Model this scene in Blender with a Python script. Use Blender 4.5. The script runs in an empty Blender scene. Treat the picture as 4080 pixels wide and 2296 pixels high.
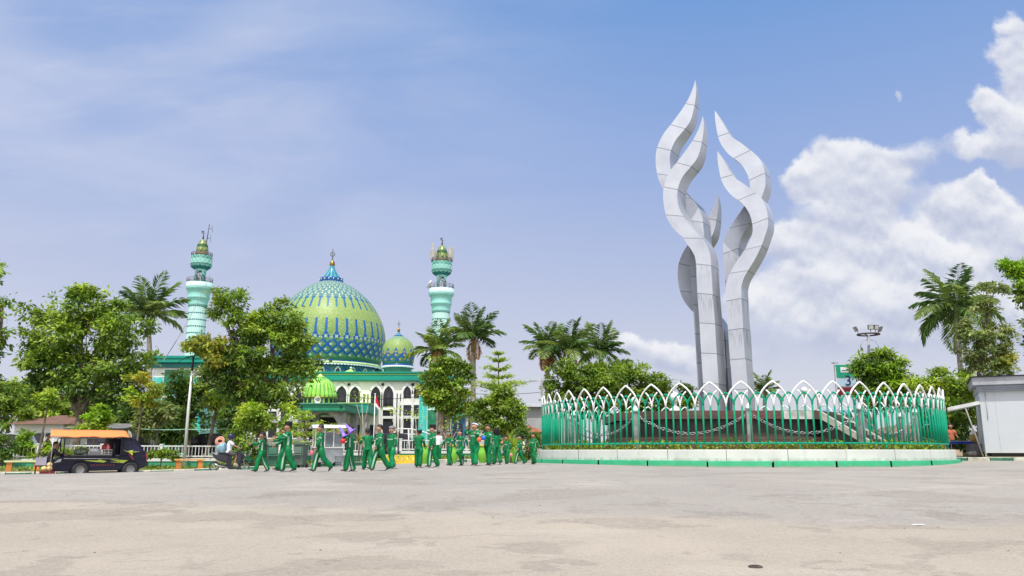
import bpy, bmesh, math, random
import numpy as np
from mathutils import Vector, Matrix, noise as mnoise
R = random.Random(7)
PI = math.pi
rad = math.radians
C = bpy.context.scene.collection
scene = bpy.context.scene
F = 3200.0                      # focal length in pixels of the 4080 px wide photograph
PIT = math.atan(650.0 / F)      # the camera looks up by this much
CP, SP = math.cos(PIT), math.sin(PIT)
CAMZ = 1.0

def P(px, py, Y):
    """world point at distance Y along the view that a photo pixel looks through"""
    dx = (px - 2040.0) / F
    dy = (1148.0 - py) / F
    d = (dx, CP - dy * SP, SP + dy * CP)
    t = Y / d[1]
    return Vector((d[0] * t, Y, CAMZ + d[2] * t))

def M(Y):
    return Y * CP / F           # metres per photo pixel near eye level at distance Y

def sstep(x, a, b):
    t = min(1.0, max(0.0, (x - a) / (b - a)))
    return t * t * (3 - 2 * t)

# ------------------------------------------------------------------ mesh builder
class MB:
    def __init__(s):
        s.v = []; s.f = []; s.m = []; s.uv = []; s.col = []; s.sm = []
    def add(s, vs, fs, mi=0, smooth=False, uvs=None, col=None):
        o = len(s.v)
        s.v.extend([tuple(p) for p in vs])
        for k, f in enumerate(fs):
            s.f.append(tuple(i + o for i in f))
            s.m.append(mi[k] if isinstance(mi, (list, tuple)) else mi)
            s.sm.append(smooth)
            s.uv.append(uvs[k] if uvs else None)
            s.col.append(col[k] if isinstance(col, list) else col)
        return s
    def box(s, c, d, mi=0, rot=None, taper=1.0, top=None):
        x, y, z = d[0] / 2, d[1] / 2, d[2] / 2
        vs = []
        for k in (-1, 1):
            q = taper if k > 0 else 1.0
            for a, b in ((-1, -1), (1, -1), (1, 1), (-1, 1)):
                vs.append(Vector((a * x * q, b * y * q, k * z)))
        if rot is not None:
            Rm = rot if isinstance(rot, Matrix) else Matrix.Rotation(rot, 3, 'Z')
            vs = [Rm @ p for p in vs]
        c = Vector(c)
        return s.add([p + c for p in vs], [(3, 2, 1, 0), (4, 5, 6, 7), (0, 1, 5, 4), (1, 2, 6, 5), (2, 3, 7, 6), (3, 0, 4, 7)], mi)
    def tube(s, pts, rs, n=8, mi=0, caps=True, smooth=True, flat=None):
        pts = [Vector(p) for p in pts]
        if not isinstance(rs, (list, tuple)): rs = [rs] * len(pts)
        vs = []; fs = []
        ref = None
        for i, p in enumerate(pts):
            t = (pts[min(i + 1, len(pts) - 1)] - pts[max(i - 1, 0)])
            if t.length < 1e-9: t = Vector((0, 0, 1))
            t.normalize()
            if ref is None:
                ref = Vector((1, 0, 0)) if abs(t.x) < 0.8 else Vector((0, 1, 0))
            a = (ref - t * ref.dot(t))
            if a.length < 1e-6: a = t.orthogonal()
            a.normalize(); b = t.cross(a); ref = a
            for k in range(n):
                an = 2 * PI * k / n
                ra = rs[i]; rb = ra
                if isinstance(ra, tuple): ra, rb = ra
                vs.append(p + a * (math.cos(an) * ra) + b * (math.sin(an) * rb))
        mis = []
        for i in range(len(pts) - 1):
            for k in range(n):
                fs.append((i * n + k, i * n + (k + 1) % n, (i + 1) * n + (k + 1) % n, (i + 1) * n + k))
                mis.append(mi(i, k) if callable(mi) else mi)
        if caps:
            fs.append(tuple(range(n - 1, -1, -1))); mis.append(mi(0, 0) if callable(mi) else mi)
            fs.append(tuple((len(pts) - 1) * n + k for k in range(n))); mis.append(mi(0, 0) if callable(mi) else mi)
        return s.add(vs, fs, mis, smooth)
    def lathe(s, prof, n=32, c=(0, 0, 0), mi=0, smooth=True, a0=0, a1=2 * PI, close=True):
        vs = []; fs = []; mis = []
        c = Vector(c)
        full = abs(a1 - a0 - 2 * PI) < 1e-6
        m = n if full else n + 1
        for (r, z) in prof:
            for k in range(m):
                an = a0 + (a1 - a0) * k / n
                vs.append(c + Vector((r * math.cos(an), r * math.sin(an), z)))
        for i in range(len(prof) - 1):
            for k in range(n):
                k2 = (k + 1) % m
                fs.append((i * m + k, i * m + k2, (i + 1) * m + k2, (i + 1) * m + k))
                mis.append(mi(i, k) if callable(mi) else mi)
        return s.add(vs, fs, mis, smooth)
    def ball(s, c, r, n=12, mi=0, sq=(1, 1, 1)):
        prof = [(max(1e-4, math.sin(PI * i / n)) * r, -math.cos(PI * i / n) * r) for i in range(n + 1)]
        o = len(s.v)
        s.lathe(prof, 2 * n if n < 8 else n + 4, (0, 0, 0), mi)
        for i in range(o, len(s.v)):
            x, y, z = s.v[i]
            s.v[i] = (c[0] + x * sq[0], c[1] + y * sq[1], c[2] + z * sq[2])
        return s
    def prism(s, poly, y0, y1, mi=0, axis='Y', smooth=False):
        """polygon (a,b) extruded; axis Y: (x,z) ; axis X: (y,z) ; axis Z: (x,y)"""
        n = len(poly)
        def q(a, b, e):
            return (a, e, b) if axis == 'Y' else ((e, a, b) if axis == 'X' else (a, b, e))
        vs = [q(a, b, y0) for a, b in poly] + [q(a, b, y1) for a, b in poly]
        fs = [tuple(range(n)), tuple(range(2 * n - 1, n - 1, -1))]
        fs += [(i, n + i, n + (i + 1) % n, (i + 1) % n) for i in range(n)]
        return s.add(vs, fs, mi, smooth)
    def ring_prism(s, outer, inner, y0, y1, mi=0):
        n = len(outer)
        vs = [(a, y0, b) for a, b in outer] + [(a, y0, b) for a, b in inner] + [(a, y1, b) for a, b in outer] + [(a, y1, b) for a, b in inner]
        fs = []
        for i in range(n - 1):
            j = i + 1
            fs += [(i, j, n + j, n + i), (2 * n + i, 3 * n + i, 3 * n + j, 2 * n + j), (i, 2 * n + i, 2 * n + j, j), (n + i, n + j, 3 * n + j, 3 * n + i)]
        return s.add(vs, fs, mi)
    def xf(s, Mx, start=0):
        for i in range(start, len(s.v)):
            s.v[i] = tuple(Mx @ Vector(s.v[i]))
        return s
    def build(s, name, mats, parent=None, origin=None, recalc=True):
        me = bpy.data.meshes.new(name)
        o = Vector(origin) if origin is not None else None
        if o is not None:
            vv = [(a - o.x, b - o.y, c - o.z) for a, b, c in s.v]
        else:
            vv = s.v
        me.from_pydata(vv, [], s.f)
        if not isinstance(mats, (list, tuple)): mats = [mats]
        for m in mats: me.materials.append(m)
        me.polygons.foreach_set('material_index', s.m)
        me.polygons.foreach_set('use_smooth', s.sm)
        if any(u is not None for u in s.uv):
            ul = me.uv_layers.new(name='UVMap')
            flat = []
            for f, u in zip(s.f, s.uv):
                if u is None:
                    flat += [0.0] * (2 * len(f))
                else:
                    for q in u: flat += [q[0], q[1]]
            ul.data.foreach_set('uv', flat)
        if any(c is not None for c in s.col):
            ca = me.color_attributes.new('Col', 'FLOAT_COLOR', 'CORNER')
            flat = []
            for f, c in zip(s.f, s.col):
                c = c or (1, 1, 1)
                flat += [c[0], c[1], c[2], 1.0] * len(f)
            ca.data.foreach_set('color', flat)
        me.update()
        if recalc:
            bm = bmesh.new(); bm.from_mesh(me)
            bmesh.ops.recalc_face_normals(bm, faces=bm.faces)
            bm.to_mesh(me); bm.free()
        ob = bpy.data.objects.new(name, me)
        C.objects.link(ob)
        if parent is not None: ob.parent = parent
        elif o is not None: ob.location = o
        return ob

def tag(o, label=None, cat=None, group=None, kind=None):
    if label: o['label'] = label
    if cat: o['category'] = cat
    if group: o['group'] = group
    if kind: o['kind'] = kind
    return o

def empty(name, loc, label, cat, group=None, rz=0.0):
    o = bpy.data.objects.new(name, None)
    o.empty_display_size = 0.3
    C.objects.link(o)
    o.location = loc; o.rotation_euler = (0, 0, rz)
    return tag(o, label, cat, group)

def copy_tree(o, parent=None):
    c = o.copy(); C.objects.link(c)
    if parent is not None: c.parent = parent
    for ch in list(o.children): copy_tree(ch, c)
    return c

# ------------------------------------------------------------------ materials
def new_mat(name):
    m = bpy.data.materials.new(name); m.use_nodes = True
    nt = m.node_tree
    return m, nt, nt.nodes['Principled BSDF']

class NB:
    """small helper to wire nodes"""
    def __init__(s, nt): s.nt = nt
    def n(s, t, **kw):
        nd = s.nt.nodes.new(t)
        for k, v in kw.items(): setattr(nd, k, v)
        return nd
    def link(s, a, b): s.nt.links.new(a, b)
    def put(s, sock, val):
        if isinstance(val, bpy.types.NodeSocket): s.link(val, sock)
        else: sock.default_value = val
    def math(s, op, a, b=None, c=None, clamp=False):
        nd = s.n('ShaderNodeMath', operation=op); nd.use_clamp = clamp
        s.put(nd.inputs[0], a)
        if b is not None: s.put(nd.inputs[1], b)
        if c is not None: s.put(nd.inputs[2], c)
        return nd.outputs[0]
    def vmath(s, op, a, b=None):
        nd = s.n('ShaderNodeVectorMath', operation=op)
        s.put(nd.inputs[0], a)
        if b is not None: s.put(nd.inputs[1], b)
        return nd.outputs['Value'] if op in ('LENGTH', 'DOT_PRODUCT') else nd.outputs[0]
    def noise(s, vec, scale, detail=4, rough=.55, out='Fac', dist=0):
        nd = s.n('ShaderNodeTexNoise')
        nd.inputs['Scale'].default_value = scale; nd.inputs['Detail'].default_value = detail
        nd.inputs['Roughness'].default_value = rough; nd.inputs['Distortion'].default_value = dist
        if vec is not None: s.link(vec, nd.inputs['Vector'])
        return nd.outputs[out]
    def ss(s, x, a, b, lo=0.0, hi=1.0):
        nd = s.n('ShaderNodeMapRange', interpolation_type='SMOOTHSTEP')
        s.put(nd.inputs['Value'], x)
        nd.inputs['From Min'].default_value = a; nd.inputs['From Max'].default_value = b
        nd.inputs['To Min'].default_value = lo; nd.inputs['To Max'].default_value = hi
        return nd.outputs['Result']
    def mix(s, fac, a, b, mode='MIX'):
        nd = s.n('ShaderNodeMix', data_type='RGBA', blend_type=mode)
        s.put(nd.inputs[0], fac)
        s.put(nd.inputs[6], a if isinstance(a, bpy.types.NodeSocket) else (a[0], a[1], a[2], 1))
        s.put(nd.inputs[7], b if isinstance(b, bpy.types.NodeSocket) else (b[0], b[1], b[2], 1))
        return nd.outputs[2]
    def pos(s, kind='Object'):
        return s.n('ShaderNodeTexCoord').outputs[kind]
    def scale(s, vec, sc):
        nd = s.n('ShaderNodeMapping'); s.link(vec, nd.inputs['Vector']); nd.inputs['Scale'].default_value = sc
        return nd.outputs[0]
    def bump(s, h, strength, dist=.02):
        nd = s.n('ShaderNodeBump'); nd.inputs['Strength'].default_value = strength; nd.inputs['Distance'].default_value = dist
        s.link(h, nd.inputs['Height']); return nd.outputs[0]

def srgb(r, g, b):
    f = lambda c: (c / 255 / 12.92) if c / 255 <= .04045 else ((c / 255 + .055) / 1.055) ** 2.4
    return (f(r), f(g), f(b))

def pm(name, col, rough=.6, metal=0.0, var=.18, scale=2.0, bump=.0, dirt=None, dscale=.7, coat=0, spec=.4):
    """painted / plain surface: base colour with soft uneven wear, optional dirt stains and bump"""
    m, nt, b = new_mat(name); k = NB(nt)
    p = k.pos()
    n1 = k.noise(p, scale, 5)
    lo = tuple(c * (1 - var) for c in col); hi = tuple(min(1, c * (1 + var)) for c in col)
    c = k.mix(k.ss(n1, .3, .7), lo, hi)
    if dirt:
        n2 = k.noise(p, dscale, 6, .65)
        c = k.mix(k.ss(n2, .5, .75, 0, dirt[3] if len(dirt) > 3 else .6), c, dirt)
    nt.links.new(c, b.inputs['Base Color'])
    b.inputs['Metallic'].default_value = metal
    b.inputs['Specular IOR Level'].default_value = spec
    k.link(k.ss(n1, .2, .8, max(.02, rough - .08), min(1, rough + .1)), b.inputs['Roughness'])
    if coat: b.inputs['Coat Weight'].default_value = coat
    if bump:
        nt.links.new(k.bump(k.noise(p, scale * 9, 4), bump), b.inputs['Normal'])
    return m

def leafmat(name, tint=(1, 1, 1), trans=.35, rough=.45):
    m, nt, b = new_mat(name); k = NB(nt)
    at = k.n('ShaderNodeAttribute', attribute_name='Col')
    c = k.mix(1.0, at.outputs['Color'], tint, 'MULTIPLY')
    k.link(c, b.inputs['Base Color']); b.inputs['Roughness'].default_value = rough
    b.inputs['Specular IOR Level'].default_value = .35
    tr = k.n('ShaderNodeBsdfTranslucent')
    c2 = k.mix(1.0, c, (1.25, 1.2, .6), 'MULTIPLY'); k.link(c2, tr.inputs['Color'])
    ms = k.n('ShaderNodeMixShader'); ms.inputs[0].default_value = trans
    k.link(b.outputs[0], ms.inputs[1]); k.link(tr.outputs[0], ms.inputs[2])
    k.link(ms.outputs[0], nt.nodes['Material Output'].inputs['Surface'])
    return m

# ------------------------------------------------------------------ camera, sun, sky
cam = bpy.data.cameras.new('camera'); camo = bpy.data.objects.new('camera', cam); C.objects.link(camo)
cam.sensor_fit = 'HORIZONTAL'; cam.sensor_width = 36.0; cam.lens = F / 4080 * 36.0
cam.clip_start = .05; cam.clip_end = 6000
camo.location = (0, 0, CAMZ); camo.rotation_euler = (PI / 2 + PIT, 0, 0)
scene.camera = camo
scene.view_settings.view_transform = 'Standard'
scene.view_settings.look = 'None'
scene.view_settings.exposure = 0.0
scene.view_settings.gamma = 1.0
SUN_EL = rad(66); SUN_AZ = rad(184)        # azimuth from +Y clockwise: the sun stands high behind the camera
sd = bpy.data.lights.new('sun', 'SUN'); sd.energy = 4.2; sd.angle = rad(.55); sd.color = (1.0, .955, .88)
so = bpy.data.objects.new('sun', sd); C.objects.link(so)
sdir = Vector((math.sin(SUN_AZ) * math.cos(SUN_EL), math.cos(SUN_AZ) * math.cos(SUN_EL), math.sin(SUN_EL)))
so.rotation_euler = (-sdir).to_track_quat('-Z', 'Y').to_euler(); so.location = sdir * 60

def make_world():
    w = bpy.data.worlds.new('World'); scene.world = w; w.use_nodes = True
    nt = w.node_tree; k = NB(nt)
    bg = nt.nodes['Background']; bg.inputs['Strength'].default_value = .1
    sky = k.n('ShaderNodeTexSky', sky_type='NISHITA'); sky.sun_disc = False
    sky.sun_elevation = SUN_EL; sky.sun_rotation = SUN_AZ
    sky.air_density = 1.0; sky.dust_density = 1.5; sky.ozone_density = 2.0
    d = k.pos('Generated')
    sep = k.n('ShaderNodeSeparateXYZ'); k.link(d, sep.inputs[0])
    x, y, z = sep.outputs
    yy = k.math('MAXIMUM', y, .08)
    u = k.math('DIVIDE', x, yy); v = k.math('DIVIDE', z, yy)
    front = k.ss(y, .1, .35)
    el = k.math('ARCSINE', z)
    # clear-air gradient: pale lavender low down, deeper blue overhead
    ramp = k.n('ShaderNodeValToRGB')
    k.link(k.math('DIVIDE', el, PI / 2, clamp=True), ramp.inputs[0])
    cr = ramp.color_ramp
    stops = [(0.0, srgb(222, 222, 231)), (.05, srgb(214, 217, 231)), (.13, srgb(187, 198, 229)), (.22, srgb(156, 180, 228)), (.34, srgb(120, 162, 222)), (.6, srgb(92, 140, 208)), (1.0, srgb(76, 124, 196))]
    while len(cr.elements) < len(stops): cr.elements.new(.5)
    for e, (t, c) in zip(cr.elements, stops): e.position = t; e.color = (*c, 1)
    grad10 = k.mix(1.0, ramp.outputs[0], (10, 10, 10), 'MULTIPLY')
    base = k.mix(.92, sky.outputs[0], grad10)
    comb = k.n('ShaderNodeCombineXYZ'); k.link(u, comb.inputs[0]); k.link(v, comb.inputs[1])
    uv = comb.outputs[0]
    # thin high veil, strongest to the left
    vn = k.noise(k.scale(uv, (1.1, 3.2, 1)), 2.2, 5, .5, dist=.6)
    vn2 = k.noise(k.scale(uv, (1.4, 5.0, 1)), 6.0, 5, .6, dist=.4)
    vmask = k.math('MULTIPLY', k.ss(u, .32, -.5), k.ss(v, .0, .2))
    veil = k.math('MULTIPLY', k.math('ADD', k.math('ADD', k.math('MULTIPLY', k.ss(vn, .32, .72), .5), .16), k.math('MULTIPLY', k.ss(vn2, .45, .8), .14)), vmask)
    base = k.mix(veil, base, tuple(c * 10 for c in srgb(205, 212, 235)))
    # unseen bright cloud added behind the camera as fill light on upright faces
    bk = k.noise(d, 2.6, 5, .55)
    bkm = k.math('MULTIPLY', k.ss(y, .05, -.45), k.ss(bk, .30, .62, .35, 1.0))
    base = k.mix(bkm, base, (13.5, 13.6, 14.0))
    # cumulus heaps
    wn = k.noise(uv, 9.0, 7, .6, out='Color')
    wv = k.vmath('SUBTRACT', wn, (.5, .5, .5))
    wv = k.vmath('MULTIPLY', wv, (.07, .07, 0))
    wn2 = k.noise(uv, 34.0, 5, .6, out='Color')
    wv2 = k.vmath('MULTIPLY', k.vmath('SUBTRACT', wn2, (.5, .5, .5)), (.022, .022, 0))
    q = k.vmath('ADD', k.vmath('ADD', uv, wv), wv2)
    blobs = [(3361, 655, 150, 105, 1), (3205, 715, 95, 72, 1), (3473, 745, 190, 90, 1), (3378, 862, 235, 130, .8), (3154, 975, 130, 80, .9), (3090, 1010, 130, 45, .7),
             (3852, 830, 170, 105, 1), (3895, 750, 60, 62, 1), (4007, 915, 150, 120, .9), (3645, 991, 110, 95, 1), (3766, 1040, 180, 80, .9), (3400, 1010, 240, 70, .55),
             (4035, 530, 150, 150, 1), (3938, 425, 75, 85, .9), (3860, 595, 110, 55, .8), (4035, 112, 62, 90, .8), (4040, 215, 110, 70, .9), (4080, 320, 90, 90, .9),
             (3593, 625, 150, 75, .4), (3042, 1205, 130, 70, .8), (3550, 1215, 220, 75, .75), (3760, 1160, 220, 70, .8), (3593, 388, 20, 30, .42), (3450, 1290, 700, 170, .62), (3850, 1080, 420, 220, .42), (3250, 1120, 250, 120, .34), (3600, 640, 280, 80, .22), (2600, 1430, 420, 70, .30),
             (2680, 1425, 120, 58, .7), (2490, 1385, 90, 36, .6), (3300, 1120, 260, 60, .45), (3900, 1260, 260, 90, .7)]
    num = den = None
    for (bx, by, rx, ry, st) in blobs:
        c = P(bx, by, 1.0); u0, v0 = c.x, c.z - CAMZ
        ru, rv = rx / F * 1.03, ry / F * 1.05
        e = k.vmath('MULTIPLY', k.vmath('SUBTRACT', q, (u0, v0, 0)), (1 / ru, 1 / rv, 0))
        L = k.vmath('LENGTH', e)
        wgt = k.math('MULTIPLY', k.ss(L, 1.5, .3), st)
        sp = k.n('ShaderNodeSeparateXYZ'); k.link(e, sp.inputs[0])
        li = k.math('MULTIPLY', wgt, sp.outputs[1])
        num = li if num is None else k.math('ADD', num, li)
        den = wgt if den is None else k.math('ADD', den, wgt)
    lit = k.math('DIVIDE', num, k.math('ADD', den, .05))
    fine = k.noise(uv, 22.0, 6, .6)
    alpha = k.ss(k.math('ADD', den, k.math('MULTIPLY', k.math('SUBTRACT', fine, .5), .55)), .20, .74)
    alpha = k.math('MULTIPLY', k.math('MULTIPLY', alpha, front), .96)
    up = k.vmath('ADD', uv, (0, .012, 0))
    rel = k.math('SUBTRACT', k.noise(uv, 12.0, 5, .55), k.noise(up, 12.0, 5, .55))
    sh = k.math('ADD', k.math('MULTIPLY', lit, .55), k.math('MULTIPLY', rel, 2.0))
    sh = k.ss(sh, -.45, .5)
    cc = k.mix(sh, tuple(c * 10 for c in srgb(190, 198, 221)), tuple(c * 10 for c in srgb(243, 244, 248)))
    fin = k.mix(alpha, base, cc)
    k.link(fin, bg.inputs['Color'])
make_world()
# ------------------------------------------------------------------ ground
KL = [(-90, -8), (-60, 10), (-40, 22.2), (-28, 29.4), (-17, 35.2), (-5, 41.6), (3, 47), (8, 53), (13.5, 55.5), (17, 50), (18.6, 42), (20.6, 38.3), (23.6, 36.3), (28, 34.2), (40, 29), (60, 20), (90, 6)]
def K(x):
    for (a, b), (c, d) in zip(KL, KL[1:]):
        if x <= c:
            return b + (d - b) * (x - a) / (c - a)
    return KL[-1][1]
RCX, RCY, RR = 10.95, 40.55, 9.86          # the roundabout
def zroad(x, y):
    c = -.47 * x + .88 * y                # distance towards the left kerb
    z = .40 * sstep(y, 5, 21)
    z += .10 * sstep(y, 24, 32) * (1 - sstep(x, 1, 7)) * sstep(x, -9, -3)
    z -= .05 * (1 - sstep(x, -15, -8))
    z += .17 * sstep(x, 14, 22)
    dip = .35 * sstep(c, 26.5, 37.5) * (1 - .8 * sstep(x, -18, -6)) * (1 - sstep(x, 3, 8))
    return z - dip
def zgard(x, y):
    k = K(x)
    z0 = zroad(x, k) + .15
    return z0 + (.62 - z0) * sstep(y - k, 3, 22)

def ground():
    # asphalt
    xs = [-90 + i * 2.0 for i in range(26)] + [-38 + i * .75 for i in range(102)] + [39 + i * 3 for i in range(18)]
    ys = [-12, -8, -4, -1] + [1 + i * .6 for i in range(95)]
    mb = MB(); vs = [(x, y, zroad(x, y)) for y in ys for x in xs]; n = len(xs)
    fs = [(j * n + i, j * n + i + 1, (j + 1) * n + i + 1, (j + 1) * n + i) for j in range(len(ys) - 1) for i in range(n - 1)]
    mb.add(vs, fs, 0, True)
    m, nt, b = new_mat('worn_asphalt'); k = NB(nt)
    p = k.pos()
    sep = k.n('ShaderNodeSeparateXYZ'); k.link(p, sep.inputs[0])
    wob = k.noise(p, .35, 6, .6)
    d = k.math('ADD', k.math('ADD', sep.outputs[1], k.math('MULTIPLY', sep.outputs[0], .235)), k.math('MULTIPLY', k.math('SUBTRACT', wob, .5), 2.6))
    new = k.ss(d, 10.7, 12.3, 0, .8)                      # greyer resurfaced strip begins here
    big = k.noise(p, .16, 6, .6); mid = k.noise(p, .9, 6, .62, dist=.6); fine = k.noise(p, 14, 5, .75); grit = k.noise(p, 95, 3, .8); peb = k.noise(p, 38, 4, .8)
    old = k.mix(k.ss(big, .35, .68), (.395, .338, .262), (.47, .402, .315))
    gry = k.mix(k.ss(big, .32, .7), (.30, .278, .258), (.375, .348, .318))
    c = k.mix(new, old, gry)
    c = k.mix(k.ss(mid, .3, .75, 0, .30), c, (.29, .255, .215))
    # dark stains with clear ragged edges, paler dusty islands
    rag = k.vmath('MULTIPLY', k.vmath('SUBTRACT', k.noise(p, 5.0, 5, .65, out='Color'), (.5, .5, .5)), (.5, .5, 0))
    pr = k.vmath('ADD', p, rag)
    st = k.noise(k.scale(pr, (.8, 1.0, 1)), .55, 4, .5, dist=.5)
    c = k.mix(k.ss(st, .555, .575, 0, .34), c, (.205, .172, .140))
    st2 = k.noise(pr, 1.1, 3, .5, dist=.8)
    c = k.mix(k.ss(st2, .62, .64, 0, .40), c, (.19, .165, .14))
    pale = k.noise(k.scale(pr, (.5, 1.0, 1)), .8, 4, .55)
    c = k.mix(k.ss(pale, .60, .63, 0, .38), c, (.50, .44, .36))
    # stones in the worn surface
    c = k.mix(k.ss(fine, .38, .62, .0, .35), c, (.48, .43, .36))
    c = k.mix(k.ss(peb, .54, .66, 0, .6), c, (.15, .13, .11))
    c = k.mix(k.ss(peb, .42, .32, 0, .55), c, (.62, .55, .46))
    c = k.mix(k.ss(grit, .57, .68, 0, .6), c, (.11, .10, .09))
    c = k.mix(k.ss(grit, .38, .28, 0, .55), c, (.66, .60, .52))
    vor = k.n('ShaderNodeTexVoronoi', feature='DISTANCE_TO_EDGE'); vor.inputs['Scale'].default_value = .17
    k.link(k.vmath('ADD', p, k.vmath('MULTIPLY', k.noise(p, 1.2, 5, .6, out='Color'), (1.6, 1.6, 0))), vor.inputs['Vector'])
    crack = k.math('MULTIPLY', k.ss(vor.outputs['Distance'], .012, .003), k.ss(k.noise(p, .5, 3), .45, .6))
    c = k.mix(k.math('MULTIPLY', crack, .16), c, (.11, .10, .09))
    k.link(c, b.inputs['Base Color']); b.inputs['Roughness'].default_value = .88; b.inputs['Specular IOR Level'].default_value = .3
    h = k.math('ADD', k.math('MULTIPLY', grit, .5), fine)
    k.link(k.bump(h, .6, .02), b.inputs['Normal'])
    tag(mb.build('road', m, recalc=False), kind='structure')
    # raised ground beyond the kerb: kerb top, pavement, then planted soil
    xs = [-90 + i * 1.0 for i in range(181)]
    prof_k = [0.0, .18]; prof_p = [.18, .6, 1.2, 1.9]; prof_g = [1.9, 3, 4.5, 6.5, 9, 13, 18, 26, 40, 70, 140, 400, 1800]
    def strip(name, prof, mat, lift):
        mb = MB(); n = len(xs)
        vs = []
        for d in prof:
            for x in xs:
                y = K(x) + d
                vs.append((x * (1 + d / 120 if d > 60 else 1), y, zgard(x, y) + lift))
        fs = [(j * n + i, j * n + i + 1, (j + 1) * n + i + 1, (j + 1) * n + i) for j in range(len(prof) - 1) for i in range(n - 1)]
        mb.add(vs, fs, 0, True)
        return tag(mb.build(name, mat, recalc=False), kind='structure')
    strip('pavement', prof_p, pm('pavement_concrete', (.50, .42, .27), .85, var=.25, scale=1.2, bump=.3, dirt=(.25, .22, .17, .7)), 0)
    strip('ground', prof_g, pm('garden_soil', (.20, .19, .09), .95, var=.5, scale=1.4, bump=.6, dirt=(.10, .15, .04, .9), dscale=.5), 0)
    # kerb stones painted by turns green and white
    mb = MB()
    t = 0; gi = 0
    segs = []
    x = -60.0
    while x < 60:
        dx = .9 * (1 / math.hypot(1, (K(x + .5) - K(x)) / .5))
        segs.append((x, x + dx)); x += dx
    for i, (a, b_) in enumerate(segs):
        a2 = a + .012; b2 = b_ - .012
        ya, yb = K(a2), K(b2)
        za, zb = zroad(a2, ya), zroad(b2, yb)
        vs = [(a2, ya, za - .2), (b2, yb, zb - .2), (b2, yb, zb + .135), (a2, ya, za + .135), (a2, ya + .02, za + .155), (b2, yb + .02, zb + .155), (b2, yb + .2, zb + .156), (a2, ya + .2, za + .156)]
        mb.add(vs, [(0, 1, 2, 3), (3, 2, 5, 4), (4, 5, 6, 7)], [(0 if i % 2 else 1), 1, 1])
    mk = [pm('kerb_green_paint', (.05, .19, .12), .7, var=.35, scale=3, dirt=(.30, .28, .22, .55), dscale=2.2), pm('kerb_white_paint', (.56, .55, .46), .8, var=.25, scale=3, dirt=(.22, .20, .15, .75), dscale=1.8)]
    tag(mb.build('kerb', mk, recalc=False), kind='structure')
ground()

# ------------------------------------------------------------------ shared paints
GREEN = pm('green_gloss_paint', (.004, .30, .165), .5, var=.16, scale=1.5, spec=.18, dirt=(.02, .22, .13, .5), dscale=1.6)
WHITE = pm('white_gloss_paint', (.80, .80, .79), .4, var=.05, scale=2)
STONE_GREY = pm('grey_concrete', (.30, .30, .29), .85, var=.3, scale=2.5, bump=.3, dirt=(.14, .13, .12, .6))
CHROME = pm('dull_steel', (.45, .45, .46), .38, metal=.8, var=.15)
BLACK = pm('black_plastic', (.014, .014, .016), .45, var=.3)
RUBBER = pm('tyre_rubber', (.03, .03, .031), .8, var=.3)
BARK = pm('tree_bark', (.17, .135, .105), .95, var=.5, scale=3, bump=.8)
BARKP = pm('palm_bark', (.30, .27, .23), .9, var=.4, scale=3, bump=.6)
CREAM = pm('cream_plaster', (.82, .80, .76), .75, var=.07, scale=1, dirt=(.60, .57, .50, .35))
GLASS = pm('dark_window_glass', (.035, .034, .045), .12, var=.4, scale=.6)
DARK = pm('dark_opening', (.02, .02, .022), .7, var=.3)

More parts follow.
